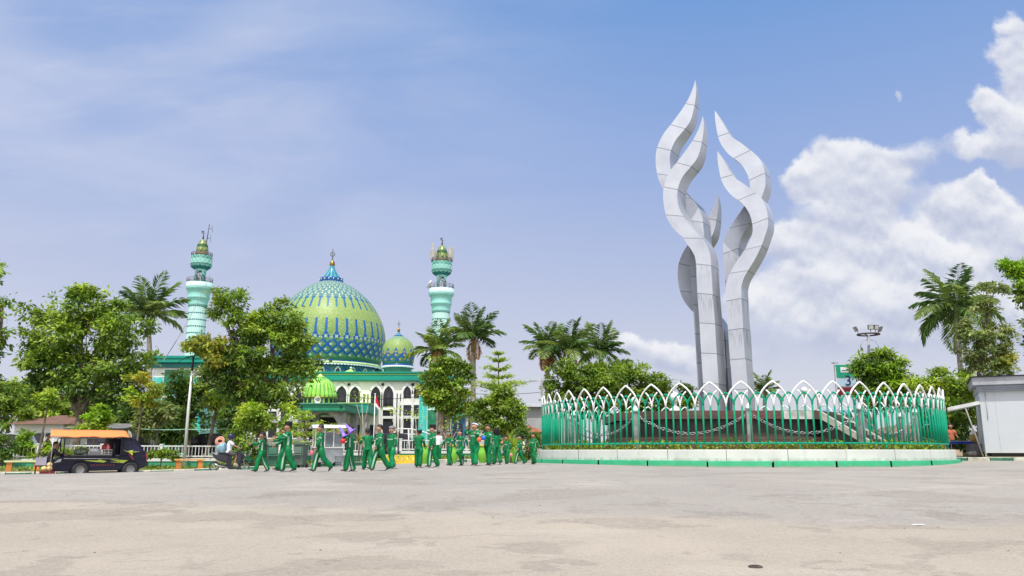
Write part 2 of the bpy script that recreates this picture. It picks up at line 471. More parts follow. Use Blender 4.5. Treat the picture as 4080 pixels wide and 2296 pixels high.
# ------------------------------------------------------------------ roundabout
RZ = .39
def roundabout():
    root = empty('roundabout_wall', (RCX, RCY, RZ), 'low round whitewashed wall on a green kerb, circling the flame monument', 'wall')
    n = 144
    wallm, nt, bs = new_mat('whitewashed_wall'); k = NB(nt); p = k.pos(); sp = k.n('ShaderNodeSeparateXYZ'); k.link(p, sp.inputs[0])
    run = k.noise(k.scale(p, (2.2, 2.2, .35)), 1.5, 6, .65); blot = k.noise(p, .6, 6, .6)
    c = k.mix(k.ss(blot, .4, .65), (.66, .68, .63), (.57, .59, .55))
    c = k.mix(k.ss(run, .56, .72, 0, .5), c, (.38, .39, .35))
    c = k.mix(k.math('MULTIPLY', k.ss(sp.outputs[2], .40, .24), k.ss(run, .35, .6)), c, (.40, .40, .35))
    k.link(c, bs.inputs['Base Color']); bs.inputs['Roughness'].default_value = .85; k.link(k.bump(k.noise(p, 9, 5), .25), bs.inputs['Normal'])
    mb = MB()
    # kerb stones: separate arcs with hairline joints
    ns = 26
    for i in range(ns):
        a0 = 2 * PI * i / ns + .0035 * R.uniform(.6, 1.6); a1 = 2 * PI * (i + 1) / ns - .0035
        r = RR + R.uniform(-.012, .012); hh = .25 + R.uniform(-.008, .008)
        mb.lathe([(r + .015, -.3), (r, hh - .025), (r - .03, hh), (r - .25, hh + .002)], 7, (0, 0, 0), lambda a, b: 1 if a == 2 else 0, True, a0, a1)
    gk, nt, bs = new_mat('green_kerb_paint'); k = NB(nt); p = k.pos(); sp = k.n('ShaderNodeSeparateXYZ'); k.link(p, sp.inputs[0])
    n1 = k.noise(p, 1.4, 6, .65); n2 = k.noise(p, 7, 5, .7)
    c = k.mix(k.ss(n1, .35, .7), (.014, .30, .135), (.04, .36, .18))
    c = k.mix(k.ss(n2, .62, .70, 0, .7), c, (.30, .30, .25))
    c = k.mix(k.math('MULTIPLY', k.ss(sp.outputs[2], .10, .0), k.ss(n2, .3, .55)), c, (.27, .24, .19))
    k.link(c, bs.inputs['Base Color']); bs.inputs['Roughness'].default_value = .7; k.link(k.bump(n2, .2), bs.inputs['Normal'])
    mb.build('kerb_stone', [gk, pm('green_kerb_top', (.16, .42, .27), .7, var=.3, scale=2.0)], root)
    mb = MB()
    for i in range(27):
        a0 = 2 * PI * i / 27 + .0009; a1 = 2 * PI * (i + 1) / 27 - .0009; q = R.uniform(-.006, .006)
        mb.lathe([(RR - .17 + q, .2), (RR - .172 + q, .645), (RR - .19 + q, .668), (RR - .62, .67), (RR - .62, .2)], 8, (0, 0, 0), 0, False, a0, a1)
    mb.build('wall', wallm, root)
    # planted soil inside
    mb = MB(); mb.lathe([(0.001, 0), (RR - .55, 0)], 64, (RCX, RCY, RZ + .6), 0)
    tag(mb.build('ground_planted', pm('island_soil', (.20, .19, .10), .95, var=.5, scale=2, bump=.5, dirt=(.10, .16, .05, .8))), kind='structure')
    # fence
    rf = RR - .43
    fence = empty('ring_fence', (RCX, RCY, RZ + .67), 'round green steel fence with tall white pointed arches around the monument', 'fence')
    N = 100; da = 2 * PI / N
    def pt(a, z, r=rf): return Vector((r * math.sin(a), -r * math.cos(a), z))
    tr = .036
    def arc(a0, a1, z0, z1, fm=rad(54), steps=7):
        out = []
        for i in range(steps + 1):
            f = fm * i / steps
            out.append(pt(a0 + (a1 - a0) * (1 - math.cos(f)) / (1 - math.cos(fm)), z0 + (z1 - z0) * math.sin(f) / math.sin(fm)))
        return out
    g = MB(); g.tube([pt(0, .25), pt(0, 1.0), pt(0, 1.72)], tr, 8)
    for s_ in (-1, 1): g.tube(arc(0, s_ * da / 2, 1.70, 2.18), tr, 8)
    gu = g.build('green_arch', GREEN, fence)
    w = MB()
    for s_ in (-1, 1):
        w.tube(arc(s_ * da, 0, 1.64, 2.60), tr, 8)
        w.tube(arc(0, s_ * da * .43, 1.64, 2.26, rad(60)), tr * .9, 8)
    wu = w.build('white_arch', WHITE, fence)
    wu.rotation_euler.z = da / 2
    pp = MB(); pp.tube([pt(0, .25), pt(0, 1.64)], tr * 1.02, 8)
    pu = pp.build('post', GREEN, fence); pu.rotation_euler.z = da / 2
    for i in range(1, N):
        c = gu.copy(); C.objects.link(c); c.rotation_euler.z = i * da
        c = pu.copy(); C.objects.link(c); c.rotation_euler.z = (i + .5) * da
        if i % 2 == 0:
            c = wu.copy(); C.objects.link(c); c.rotation_euler.z = (i + .5) * da
    rl = MB()
    ring = [pt(2 * PI * i / 160, .24) for i in range(161)]
    rl.tube(ring, .038, 8, caps=False)
    rl.build('rail', GREEN, fence)
    ft = MB(); ft.tube([pt(0, -.02), pt(0, .22)], .03, 8); fo = ft.build('foot', GREEN, fence)
    for i in range(1, 16):
        c = fo.copy(); C.objects.link(c); c.rotation_euler.z = i * 2 * PI / 16
    # leafy hedge inside
    leaf_ring()
    # chain posts and chains
    rp = 8.3; NP = 11
    top = RZ + .6
    for i in range(NP):
        a = (i - .32) * 2 * PI / NP
        x, y = RCX + rp * math.sin(a), RCY - rp * math.cos(a)
        near = math.cos(a)
        po = empty('chain_post', (x, y, top), ('slim square dark concrete post carrying the chain, nearer the road' if False else POSTLAB[i]), 'post', 'square posts holding the chain inside the ring fence', rz=a)
        b = MB(); b.box((0, 0, .82), (.2, .2, 1.64)); b.box((0, 0, 1.66), (.26, .26, .06)); b.build('shaft', STONE_GREY, po)
        b = MB(); b.lathe([(.001, .22), (.05, .16), (.11, .03), (.11, 0)], 10, (0, 0, 1.692)); b.build('lamp_cap', WHITE, po)
    link = MB()
    nl = 46
    def chain(i):
        a0 = (i - .32) * 2 * PI / NP; a1 = a0 + 2 * PI / NP
        p0 = Vector((RCX + rp * math.sin(a0), RCY - rp * math.cos(a0), top + 1.52)); p1 = Vector((RCX + rp * math.sin(a1), RCY - rp * math.cos(a1), top + 1.52))
        mb = MB()
        def at(t):
            q = p0.lerp(p1, t); q.z -= .80 * (1 - (2 * t - 1) ** 2); return q
        for j in range(nl):
            q = at((j + .5) / nl); tg = (at((j + 1) / nl) - at(j / nl))
            L = tg.length; tg.normalize()
            sd_ = tg.cross(Vector((0, 0, 1))).normalized(); up = sd_.cross(tg)
            e = up if j % 2 else (up * .5 + sd_ * .85).normalized()
            pts = []
            for m_ in range(9):
                an = 2 * PI * m_ / 8
                pts.append(q + tg * (math.cos(an) * L * .66) + e * (math.sin(an) * .05))
            mb.tube(pts, .014, 5, caps=False)
        o = mb.build('chain', CHROME, None, origin=p0)
        tag(o, CHAINLAB[i], 'chain', 'grey link chains hanging between the square posts')
    for i in range(NP): chain(i)

POSTLAB = ['square dark concrete chain post left of the monument shafts, near the front of the plinth', 'square dark concrete chain post at the right front of the plinth by the stairs',
 'square dark concrete chain post right of the plinth stairs', 'square dark concrete chain post at the far right inside the ring fence', 'square dark concrete chain post behind the plinth, right of the shafts',
 'square dark concrete chain post behind the plinth, second from the right at the back', 'square dark concrete chain post directly behind the flame shafts', 'square dark concrete chain post behind the plinth, left of the shafts',
 'square dark concrete chain post at the far left inside the ring fence', 'square dark concrete chain post left of the plinth, second from the fence edge', 'square dark concrete chain post just left of the plinth corner with the globe lamp']
CHAINLAB = ['grey link chain sagging across the middle front of the brown plinth', 'grey link chain sagging past the plinth stairs at right', 'grey link chain right of the stairs', 'grey link chain at the far right back of the ring',
 'grey link chain behind the plinth at right', 'grey link chain behind the flame shafts, right half', 'grey link chain behind the flame shafts, left half', 'grey link chain behind the plinth at left', 'grey link chain at the far left of the ring', 'grey link chain left of the plinth', 'grey link chain sagging across the left front corner of the plinth']

# ------------------------------------------------------------------ foliage tools
PAL = {
 'green': [(.105, .175, .03), (.075, .135, .024), (.14, .215, .04), (.055, .105, .022), (.17, .24, .055)],
 'light': [(.16, .25, .035), (.21, .30, .05), (.12, .20, .03), (.26, .33, .07)],
 'yellow': [(.20, .22, .04), (.16, .20, .04), (.24, .23, .045), (.12, .17, .03)],
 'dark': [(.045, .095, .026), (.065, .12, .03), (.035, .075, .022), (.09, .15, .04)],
 'grey': [(.105, .15, .065), (.135, .18, .085), (.08, .12, .05), (.16, .19, .10)],
 'bright': [(.11, .20, .02), (.15, .245, .03), (.085, .165, .018)],
 'palm': [(.07, .14, .035), (.10, .18, .05), (.05, .105, .03), (.15, .22, .07)],
}
LEAF = leafmat('tree_leaf', (2.1, 1.95, 1.6), .45)
LEAFG = leafmat('palm_leaf', (1.7, 1.6, 1.6), .3, .4)
rng = np.random.default_rng(11)

def leaf_mesh(name, cen, dirs, nrm, ln, wd, cols, mat, parent, origin):
    """many small folded leaves as one mesh: base, two sides, tip"""
    n = len(cen)
    d = dirs / np.maximum(1e-6, np.linalg.norm(dirs, axis=1))[:, None]
    s = np.cross(d, nrm); s /= np.maximum(1e-6, np.linalg.norm(s, axis=1))[:, None]
    nn = np.cross(s, d)
    L = ln[:, None]; W = wd[:, None]
    o = np.array(origin)
    b = cen - d * L * .5 - o; t = cen + d * L * .5 - nn * L * .18 - o
    m = cen + nn * L * .03 - o
    l = m - s * W * .5 - nn * W * .2; r = m + s * W * .5 - nn * W * .2
    v = np.stack([b, l, t, r], 1).reshape(-1, 3).astype(np.float32)
    me = bpy.data.meshes.new(name)
    me.vertices.add(4 * n); me.vertices.foreach_set('co', v.ravel())
    idx = np.arange(4 * n, dtype=np.int32).reshape(n, 4)
    tri = np.stack([idx[:, [0, 1, 2]], idx[:, [0, 2, 3]]], 1).reshape(-1)
    me.loops.add(6 * n); me.loops.foreach_set('vertex_index', tri)
    me.polygons.add(2 * n); me.polygons.foreach_set('loop_start', np.arange(0, 6 * n, 3, dtype=np.int32))
    me.update(calc_edges=True); me.validate()
    ca = me.color_attributes.new('Col', 'FLOAT_COLOR', 'POINT')
    cc = np.ones((n, 4, 4), np.float32); cc[:, :, :3] = cols[:, None, :]
    ca.data.foreach_set('color', cc.ravel())
    me.materials.append(mat)
    ob = bpy.data.objects.new(name, me); C.objects.link(ob)
    if parent is not None: ob.parent = parent
    else: ob.location = origin
    return ob

def clumps(blobs, n, leaf, clump_r, per=26, shell=.55):
    """leaf centres/directions in clumps spread over a list of ellipsoids (centre, radii, palette key)"""
    cen = []; dr = []; nr = []; col = []
    vol = np.array([b[1][0] * b[1][2] for b in blobs]); vol = vol / vol.sum()
    for (c, r, pal), w in zip(blobs, vol):
        k = max(3, int(n * w / per))
        r = np.array(r); c = np.array(c)
        pl = np.array(PAL[pal])
        # a blob is a heap of boughs, each carrying its own leaf clumps on its outer and upper side
        nb = max(4, min(16, int(k / 5)))
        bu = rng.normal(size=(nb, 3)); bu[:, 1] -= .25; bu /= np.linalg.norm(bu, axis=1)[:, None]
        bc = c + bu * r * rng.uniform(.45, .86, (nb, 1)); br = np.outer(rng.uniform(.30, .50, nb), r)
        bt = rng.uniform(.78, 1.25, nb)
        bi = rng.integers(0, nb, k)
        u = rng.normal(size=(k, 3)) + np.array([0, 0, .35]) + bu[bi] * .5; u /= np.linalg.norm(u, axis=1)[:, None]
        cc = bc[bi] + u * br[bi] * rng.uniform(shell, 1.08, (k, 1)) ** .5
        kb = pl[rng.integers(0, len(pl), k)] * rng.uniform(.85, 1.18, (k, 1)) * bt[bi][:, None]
        for j in range(k):
            m = int(per * rng.uniform(.5, 1.5))
            q = rng.normal(size=(m, 3)) * np.array([1, 1, .55]) * clump_r * .46
            out = u[j] + np.array([0, 0, .55])
            cen.append(cc[j] + q)
            dd = q / clump_r + out * .5 + rng.normal(size=(m, 3)) * .45 + np.array([0, 0, -.5])
            dr.append(dd)
            nr.append(out[None, :] * .6 + np.array([0, 0, .7]) + rng.normal(size=(m, 3)) * .4)
            col.append(kb[j] * (1 + .15 * rng.normal(size=(m, 1))))
    cen = np.concatenate(cen); dr = np.concatenate(dr); nr = np.concatenate(nr); col = np.clip(np.concatenate(col), .008, .6)
    ln = leaf * rng.uniform(.65, 1.55, len(cen)); wd = ln * rng.uniform(.38, .55, len(cen))
    return cen, dr, nr, ln, wd, col

def pxblobs(Y, lst, dep=.85):
    """ellipsoids read off the photo: (px, py, rx, ry, palette[, dY])"""
    out = []
    for b in lst:
        y = Y + (b[5] if len(b) > 5 else 0)
        c = P(b[0], b[1], y); s = M(y)
        out.append((tuple(c), (b[2] * s * 1.1, min(b[2], b[3] * 1.3) * s * dep, b[3] * s * 1.12), b[4]))
    return out

def limb(mb, p0, p1, r0, r1, n=7, wob=.08, seg=5):
    p0 = Vector(p0); p1 = Vector(p1); L = (p1 - p0).length
    pts = []; rs = []
    for i in range(seg + 1):
        t = i / seg
        q = p0.lerp(p1, t)
        if 0 < i < seg: q += Vector((R.uniform(-1, 1), R.uniform(-1, 1), R.uniform(-.3, .3))) * wob * L * .35
        q.z += 0 if i in (0, seg) else L * .04 * math.sin(PI * t)
        pts.append(q); rs.append(r0 + (r1 - r0) * t)
    mb.tube(pts, rs, n)
    return pts

def tree(name, Y, base_px, base_z, blobs, n, leaf, label, cat='tree', group=None, trunk_r=.16, clump_r=.45, per=26, fork=None, bark=None, shell=.55, trunk_top_px=None, two=False):
    bx = P(base_px[0], base_px[1], Y).x if isinstance(base_px, tuple) else base_px
    root = empty(name, (bx, Y, base_z), label, cat, group)
    bl = pxblobs(Y, blobs)
    dat = clumps(bl, int(n * 1.5), leaf * .92, clump_r, int(per * 1.1), shell)
    leaf_mesh('crown', dat[0], dat[1], dat[2], dat[3], dat[4], dat[5], LEAF, root, (bx, Y, base_z))
    mb = MB()
    lowest = min(b[0][2] - b[1][2] for b in bl); cz = sum(b[0][2] for b in bl) / len(bl)
    cx = sum(b[0][0] for b in bl) / len(bl)
    fz = fork if fork else (lowest * .6 + cz * .4)
    tx = P(trunk_top_px[0], trunk_top_px[1], Y).x if trunk_top_px else bx + (cx - bx) * .4
    f = Vector((tx, Y, fz))
    pts = [Vector((bx, Y, base_z - .1)), Vector((bx, Y, base_z + .15)), Vector((bx, Y, base_z)).lerp(f, .4) + Vector((R.uniform(-.06, .06), 0, 0)), Vector((bx, Y, base_z)).lerp(f, .75), f]
    mb.tube(pts, [trunk_r * 1.45, trunk_r * 1.12, trunk_r, trunk_r * .9, trunk_r * .8], 10)
    if two:
        mb.tube([(bx + trunk_r * 1.6, Y + .1, base_z), (bx + trunk_r * 2.0, Y + .1, (base_z + fz) / 2), (bx + trunk_r * 2.6, Y, fz)], [trunk_r * .9, trunk_r * .8, trunk_r * .6], 8)
    for (c, r, pal) in bl:
        tgt = Vector(c)
        pl = limb(mb, f - Vector((0, 0, R.uniform(0, .3))), tgt, trunk_r * .55, trunk_r * .18)
        for q in range(4):
            e = tgt + Vector((R.uniform(-1, 1) * r[0], R.uniform(-1, 1) * r[1], R.uniform(-.3, 1) * r[2])) * .75
            limb(mb, pl[3], e, trunk_r * .22, trunk_r * .05, 5, .12, 4)
    mb.build('trunk', bark or BARK, root, (bx, Y, base_z))
    return root

def leaf_ring():
    n = 9000
    a = rng.uniform(0, 2 * PI, n)
    r = 9.05 + rng.normal(size=n) * .1
    z = RZ + .62 + rng.uniform(0, .36, n) * (1 + .18 * np.sin(a * 41) + .15 * np.sin(a * 17))
    cen = np.stack([RCX + r * np.sin(a), RCY - r * np.cos(a), z], 1)
    pl = np.array(PAL['green'] + PAL['light'])
    col = pl[rng.integers(0, len(pl), n)] * rng.uniform(.7, 1.2, (n, 1))
    blk = (np.sin(a * 23) + np.sin(a * 61) > 1.0)
    col[blk] *= np.array([1.15, 1.05, .8])
    dr = rng.normal(size=(n, 3)) + np.array([0, 0, .7]) + np.stack([np.sin(a), -np.cos(a), 0 * a], 1) * .6
    ln = rng.uniform(.10, .19, n)
    o = leaf_mesh('hedge', cen, dr, rng.normal(size=(n, 3)) + np.array([0, 0, .8]), ln, ln * .5, col, LEAF, None, (RCX, RCY, RZ + .6))
    tag(o, 'low clipped green hedge growing along the inside of the round wall', 'hedge')
roundabout()

# ------------------------------------------------------------------ plinth, lamps, monument
def plinth():
    root = empty('monument_plinth', (10.0, 40.2, RZ + .6), 'brown stone-clad plinth with stairs under the silver flame monument', 'plinth')
    m, nt, b = new_mat('brown_granite_tiles'); k = NB(nt)
    uvn = k.pos('UV')
    br = k.n('ShaderNodeTexBrick'); k.link(uvn, br.inputs['Vector'])
    br.inputs['Color1'].default_value = (.125, .055, .042, 1); br.inputs['Color2'].default_value = (.085, .045, .038, 1); br.inputs['Mortar'].default_value = (.05, .035, .03, 1)
    br.inputs['Scale'].default_value = 1; br.inputs['Brick Width'].default_value = .8; br.inputs['Row Height'].default_value = .5; br.inputs['Mortar Size'].default_value = .012
    n1 = k.noise(k.pos(), 1.5, 6, .6)
    c = k.mix(k.ss(n1, .45, .75, 0, .6), br.outputs[0], (.17, .12, .10))
    k.link(c, b.inputs['Base Color']); b.inputs['Roughness'].default_value = .45
    hi = 2.72 - RZ - .6
    def octo(a, c_): return [(-c_, -a), (c_, -a), (a, -c_), (a, c_), (c_, a), (-c_, a), (-a, c_), (-a, -c_)]
    def band(mb, a, c_, z0, z1, mi=0):
        pts = octo(a, c_)
        for i in range(8):
            p, q = pts[i], pts[(i + 1) % 8]
            L = math.hypot(q[0] - p[0], q[1] - p[1])
            mb.add([(p[0], p[1], z0), (q[0], q[1], z0), (q[0], q[1], z1), (p[0], p[1], z1)], [(0, 1, 2, 3)], mi, False, [[(0, z0), (L, z0), (L, z1), (0, z1)]])
        mb.add([(x, y, z1) for x, y in pts], [tuple(range(8))], mi, False, [[(x, y) for x, y in pts]])
    mb = MB(); band(mb, 5.05, 2.95, -.1, .62); mb.build('base_course', m, root)
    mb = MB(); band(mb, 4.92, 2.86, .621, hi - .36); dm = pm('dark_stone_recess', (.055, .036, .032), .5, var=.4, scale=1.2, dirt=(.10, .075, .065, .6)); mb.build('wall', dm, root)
    mb = MB(); band(mb, 5.2, 3.03, hi - .359, hi)
    top = mb.build('coping', m, root)
    # a stretch of coping has lost its tiles and shows pale cement
    mb = MB(); mb.box((2.35, -5.215, hi - .19), (1.3, .03, .35)); mb.build('bare_cement_patch', pm('bare_cement', (.50, .49, .47), .9, var=.3, scale=3, dirt=(.2, .15, .13, .7)), root)
    # stairs on the right front chamfer
    st = MB(); d = Vector((1, -1, 0)).normalized(); s_ = Vector((1, 1, 0)).normalized()
    o = Vector((4.0, -4.0, 0))
    nst = 9
    ang = math.atan2(d.y, d.x)
    for i in range(nst):
        z1 = hi - .1 - i * (hi - .1) / nst
        c_ = o + d * (.1 + (i + .5) * .27)
        st.box((c_.x, c_.y, z1 / 2 - .03), (.27, 1.5, z1), 0, ang)
    st.build('stairs', m, root)
    for sg in (-1, 1):
        mb = MB()
        a = o + s_ * (sg * .85); e = a + d * (.1 + nst * .27)
        vs = []
        for w in (-.11, .11):
            oo = s_ * w
            vs += [a + oo + Vector((0, 0, hi - .25)), e + oo + Vector((0, 0, -.05)), e + oo + Vector((0, 0, .22)), a + oo + Vector((0, 0, hi + .08))]
        mb.add(vs, [(0, 1, 2, 3), (7, 6, 5, 4), (0, 4, 5, 1), (1, 5, 6, 2), (2, 6, 7, 3), (3, 7, 4, 0)])
        mb.build('stringer', pm('pale_terrazzo', (.50, .44, .38), .7, var=.2, scale=3), root)
plinth()

def globe_lamp(px, py, Y, rpx, label, zb):
    c = P(px, py, Y); r = rpx * M(Y)
    root = empty('globe_lamp', (c.x, Y, zb), label, 'lamp', 'white globe lamps around the monument plinth')
    h = c.z - zb
    gl = pm('opal_globe', (.82, .82, .81), .25, var=.03)
    mb = MB(); mb.ball((0, 0, h), r, 14); mb.build('globe', gl, root)
    mb = MB(); mb.lathe([(r * 1.3, 0), (r * 1.25, .08), (.07, .22), (.055, .4), (.055, h - r * .98), (.1, h - r * .9)], 12); mb.build('post', WHITE, root)
globe_lamp(2690, 1583, 35.6, 20, 'large white globe lamp on the front left corner of the brown plinth', 2.72)
globe_lamp(2528, 1596, 37.6, 14, 'small white globe lamp on the back left corner of the brown plinth', 2.72)
globe_lamp(3204, 1556, 44.4, 14, 'white globe lamp behind the monument, higher of the two at right', 2.72 if False else 1.0)
globe_lamp(3257, 1572, 45.6, 15, 'white globe lamp behind the monument, lower of the two at right', 1.0)

def monument():
    o = Vector((P(2885, 1640, 40).x, 40.0, 2.72))
    root = empty('flame_monument', tuple(o), 'tall silver monument of five curling flame blades on the brown plinth', 'monument')
    m, nt, b = new_mat('silver_panels'); k = NB(nt)
    sp = k.n('ShaderNodeSeparateXYZ'); k.link(k.pos('UV'), sp.inputs[0])
    u, v = sp.outputs[0], sp.outputs[1]
    p = k.pos()
    cell = k.math('FLOOR', v)
    fr = k.math('FRACT', v)
    seam = k.ss(k.math('ABSOLUTE', k.math('SUBTRACT', fr, .5)), .478, .492)
    wh = k.n('ShaderNodeTexWhiteNoise', noise_dimensions='1D'); k.link(cell, wh.inputs['W'])
    cmb = k.n('ShaderNodeCombineXYZ'); k.link(k.math('MULTIPLY', u, 9.0), cmb.inputs[0]); k.link(k.math('MULTIPLY', v, .9), cmb.inputs[1]); k.link(k.math('MULTIPLY', cell, 3.7), cmb.inputs[2])
    streak = k.noise(cmb.outputs[0], 1.6, 5, .6)
    drip = k.math('MULTIPLY', k.ss(streak, .47, .64), k.ss(fr, .1, .9))
    drip = k.math('MULTIPLY', drip, k.ss(wh.outputs['Value'], .3, .95))
    n1 = k.noise(p, .8, 5, .6)
    base = k.mix(k.ss(n1, .3, .7), (.475, .495, .545), (.575, .595, .645))
    base = k.mix(k.math('MULTIPLY', wh.outputs['Value'], .5), base, (.37, .39, .44))
    base = k.mix(k.math('MULTIPLY', drip, .72), base, (.17, .18, .215))
    base = k.mix(k.math('MULTIPLY', seam, .7), base, (.12, .12, .14))
    k.link(base, b.inputs['Base Color']); b.inputs['Metallic'].default_value = .35
    b.inputs['Roughness'].default_value = .36
    k.link(k.bump(k.noise(p, 2.2, 3), .12, .05), b.inputs['Normal'])
    r1 = lambda x, y: (2500 + x * .4828, 300 + y * .4828)
    r2 = lambda x, y: (2550 + x * .5517, 900 + y * .5517)
    A_L = [r1(*q) for q in [(622, 335), (600, 410), (560, 500), (512, 578), (430, 690), (370, 765), (325, 845), (300, 920), (294, 1000), (302, 1083), (322, 1165), (360, 1238), (415, 1303)]] + \
          [r2(*q) for q in [(300, 72), (335, 125), (380, 190), (402, 255), (413, 460), (428, 680), (440, 900), (455, 1125), (467, 1345)]]
    A_R = [r1(*q) for q in [(622, 335), (630, 430), (612, 565), (578, 680), (510, 770), (460, 830), (425, 905), (411, 975), (418, 1065), (450, 1145), (510, 1225), (580, 1310)]] + \
          [r2(*q) for q in [(455, 95), (490, 160), (511, 240), (523, 455), (540, 680), (552, 900), (567, 1125), (575, 1345)]]
    E_L = [r1(*q) for q in [(742, 625), (744, 700), (756, 780), (775, 865), (815, 940), (870, 1000), (940, 1052), (985, 1105), (1015, 1165), (1030, 1230)]] + \
          [r2(*q) for q in [(812, 50), (785, 125), (745, 190), (700, 255), (652, 335), (625, 405), (618, 475), (632, 690), (645, 900), (662, 1120), (670, 1345)]]
    E_R = [r1(*q) for q in [(742, 625), (800, 715), (850, 800), (890, 850), (955, 893), (1040, 958), (1100, 1012), (1140, 1080), (1156, 1150), (1160, 1240)]] + \
          [r2(*q) for q in [(905, 65), (875, 150), (832, 238), (785, 315), (748, 380), (732, 440), (732, 480), (742, 680), (755, 900), (775, 1130), (784, 1345)]]
    def resample(pl, n):
        pl = [Vector((a, b_)) for a, b_ in pl]
        # smooth with Catmull-Rom, even steps of arc length
        dense = []
        for i in range(len(pl) - 1):
            p0 = pl[max(0, i - 1)]; p1 = pl[i]; p2 = pl[i + 1]; p3 = pl[min(len(pl) - 1, i + 2)]
            for j in range(10):
                t = j / 10
                dense.append(.5 * ((2 * p1) + (p2 - p0) * t + (2 * p0 - 5 * p1 + 4 * p2 - p3) * t * t + (3 * p1 - p0 - 3 * p2 + p3) * t ** 3))
        dense.append(pl[-1])
        acc = [0]
        for i in range(1, len(dense)): acc.append(acc[-1] + (dense[i] - dense[i - 1]).length)
        out = []; j = 0
        for i in range(n):
            s_ = acc[-1] * i / (n - 1)
            while j < len(acc) - 2 and acc[j + 1] < s_: j += 1
            t = (s_ - acc[j]) / max(1e-9, acc[j + 1] - acc[j])
            out.append(dense[j].lerp(dense[j + 1], t))
        return out
    def blade(Lp, Rp, dx, dy, Y, off, n=84):
        # the straight foot is prolonged so that a blade shifted upward still reaches the plinth
        def ext(pl):
            (x0, y0), (x1, y1) = pl[-2], pl[-1]
            pl = pl[:-1] + [(x0 + (x1 - x0) * f, y0 + (y1 - y0) * f) for f in ((1.0, 2.4, 4.0) if dy < 0 else (1.0,))]
            return pl
        L = resample(ext(Lp), n); Rr = resample(ext(Rp), n)
        fl = [P(a.x + dx, a.y + dy, Y) for a in L]; fr_ = [P(a.x + dx, a.y + dy, Y) for a in Rr]
        W = (fl[n // 2] - fr_[n // 2]).length
        quads = []
        vlen = 0
        vs = []; vv = []
        for i in range(n):
            w = (fl[i] - fr_[i]).length
            s_ = min(1.0, (i / (n * .16)) ** .6) if i > 0 else 0.0
            D = Vector((off[0], off[1], 0)) * s_
            if i: vlen += ((fl[i] - fl[i - 1]).length + (fr_[i] - fr_[i - 1]).length) / 2
            vs += [fl[i], fr_[i], fr_[i] + D, fl[i] + D]; vv.append(-vlen / 1.5)
        zcut = 2.68
        mb = MB()
        vs = [Vector((q.x, q.y, max(q.z, zcut))) for q in vs]
        for i in range(n - 1):
            if all(vs[i * 4 + e].z <= zcut + 1e-6 for e in range(4)): break
            for e in range(4):
                a, b_ = i * 4 + e, i * 4 + (e + 1) % 4
                c_, d_ = a + 4, b_ + 4
                u0, u1 = (0, 1) if e % 2 == 0 else (.3, .9)
                mb.add([vs[a], vs[b_], vs[d_], vs[c_]], [(0, 1, 2, 3)], 0, True, [[(u0 + e * 7, vv[i]), (u1 + e * 7, vv[i]), (u1 + e * 7, vv[i + 1]), (u0 + e * 7, vv[i + 1])]])
        ob = mb.build('flame_blade', m, root, o, recalc=False)
        bm = bmesh.new(); bm.from_mesh(ob.data)
        # weld along each face only, so edges between the faces stay crisp
        bmesh.ops.remove_doubles(bm, verts=bm.verts, dist=1e-5)
        for e in bm.edges:
            if len(e.link_faces) == 2 and e.link_faces[0].normal.angle(e.link_faces[1].normal, 0) > rad(35): e.smooth = False
        bmesh.ops.recalc_face_normals(bm, faces=bm.faces)
        bm.to_mesh(ob.data); bm.free()
        return ob
    blade(A_L, A_R, 0, 0, 39.6, (.62, .95))
    blade(A_L, A_R, -30, -143, 40.75, (.62, .95))
    blade(A_L, A_R, 58, 312, 41.9, (.62, .95))
    blade(E_L, E_R, 0, 0, 39.7, (.62, .95))
    blade(E_L, E_R, -10, -162, 40.85, (.62, .95))
monument()
# ------------------------------------------------------------------ mosque
TEAL = pm('teal_band_paint', (.004, .29, .21), .5, var=.08, scale=.4, dirt=(.03, .24, .19, .4))
LIME = pm('lime_trim_paint', (.42, .68, .16), .55, var=.08, scale=1)
MINT = pm('mint_minaret_paint', (.30, .66, .595), .55, var=.06, scale=.6, dirt=(.32, .60, .54, .4))
MINTL = pm('pale_mint_paint', (.54, .80, .745), .55, var=.06, scale=.6)
CYANW = pm('bright_cyan_paint', (.04, .56, .50), .5, var=.06)
DTEAL = pm('deep_teal_paint', (.012, .17, .17), .5, var=.12)
BLUEP = pm('royal_blue_tile', (.006, .085, .36), .22, var=.2, scale=2)
DSTEEL = pm('dark_weathered_steel', (.10, .10, .115), .5, metal=.3, var=.2)
GOLD = pm('old_gold', (.30, .18, .055), .32, metal=.85, var=.2)

def tile_mat():
    m, nt, b = new_mat('glazed_dome_tiles'); k = NB(nt)
    at = k.n('ShaderNodeAttribute', attribute_name='Col')
    sp = k.n('ShaderNodeSeparateXYZ'); k.link(k.pos('UV'), sp.inputs[0])
    ex = k.math('ABSOLUTE', k.math('SUBTRACT', sp.outputs[0], .5)); ey = k.math('ABSOLUTE', k.math('SUBTRACT', sp.outputs[1], .5))
    e = k.math('MAXIMUM', ex, ey)
    g = k.ss(e, .30, .42)
    c = k.mix(k.math('MULTIPLY', g, .72), at.outputs['Color'], (.05, .15, .05))
    k.link(c, b.inputs['Base Color']); b.inputs['Roughness'].default_value = .46
    b.inputs['Specular IOR Level'].default_value = .3
    k.link(k.bump(g, -.5, .03), b.inputs['Normal'])
    return m
TILE = tile_mat()
T_LIME = (.35, .45, .09); T_MID = (.20, .38, .16); T_GRN = (.045, .20, .10); T_BLUE = (.003, .09, .48); T_WHITE = (.70, .76, .64); T_PALE = (.42, .53, .29); T_TEAL = (.03, .20, .22)

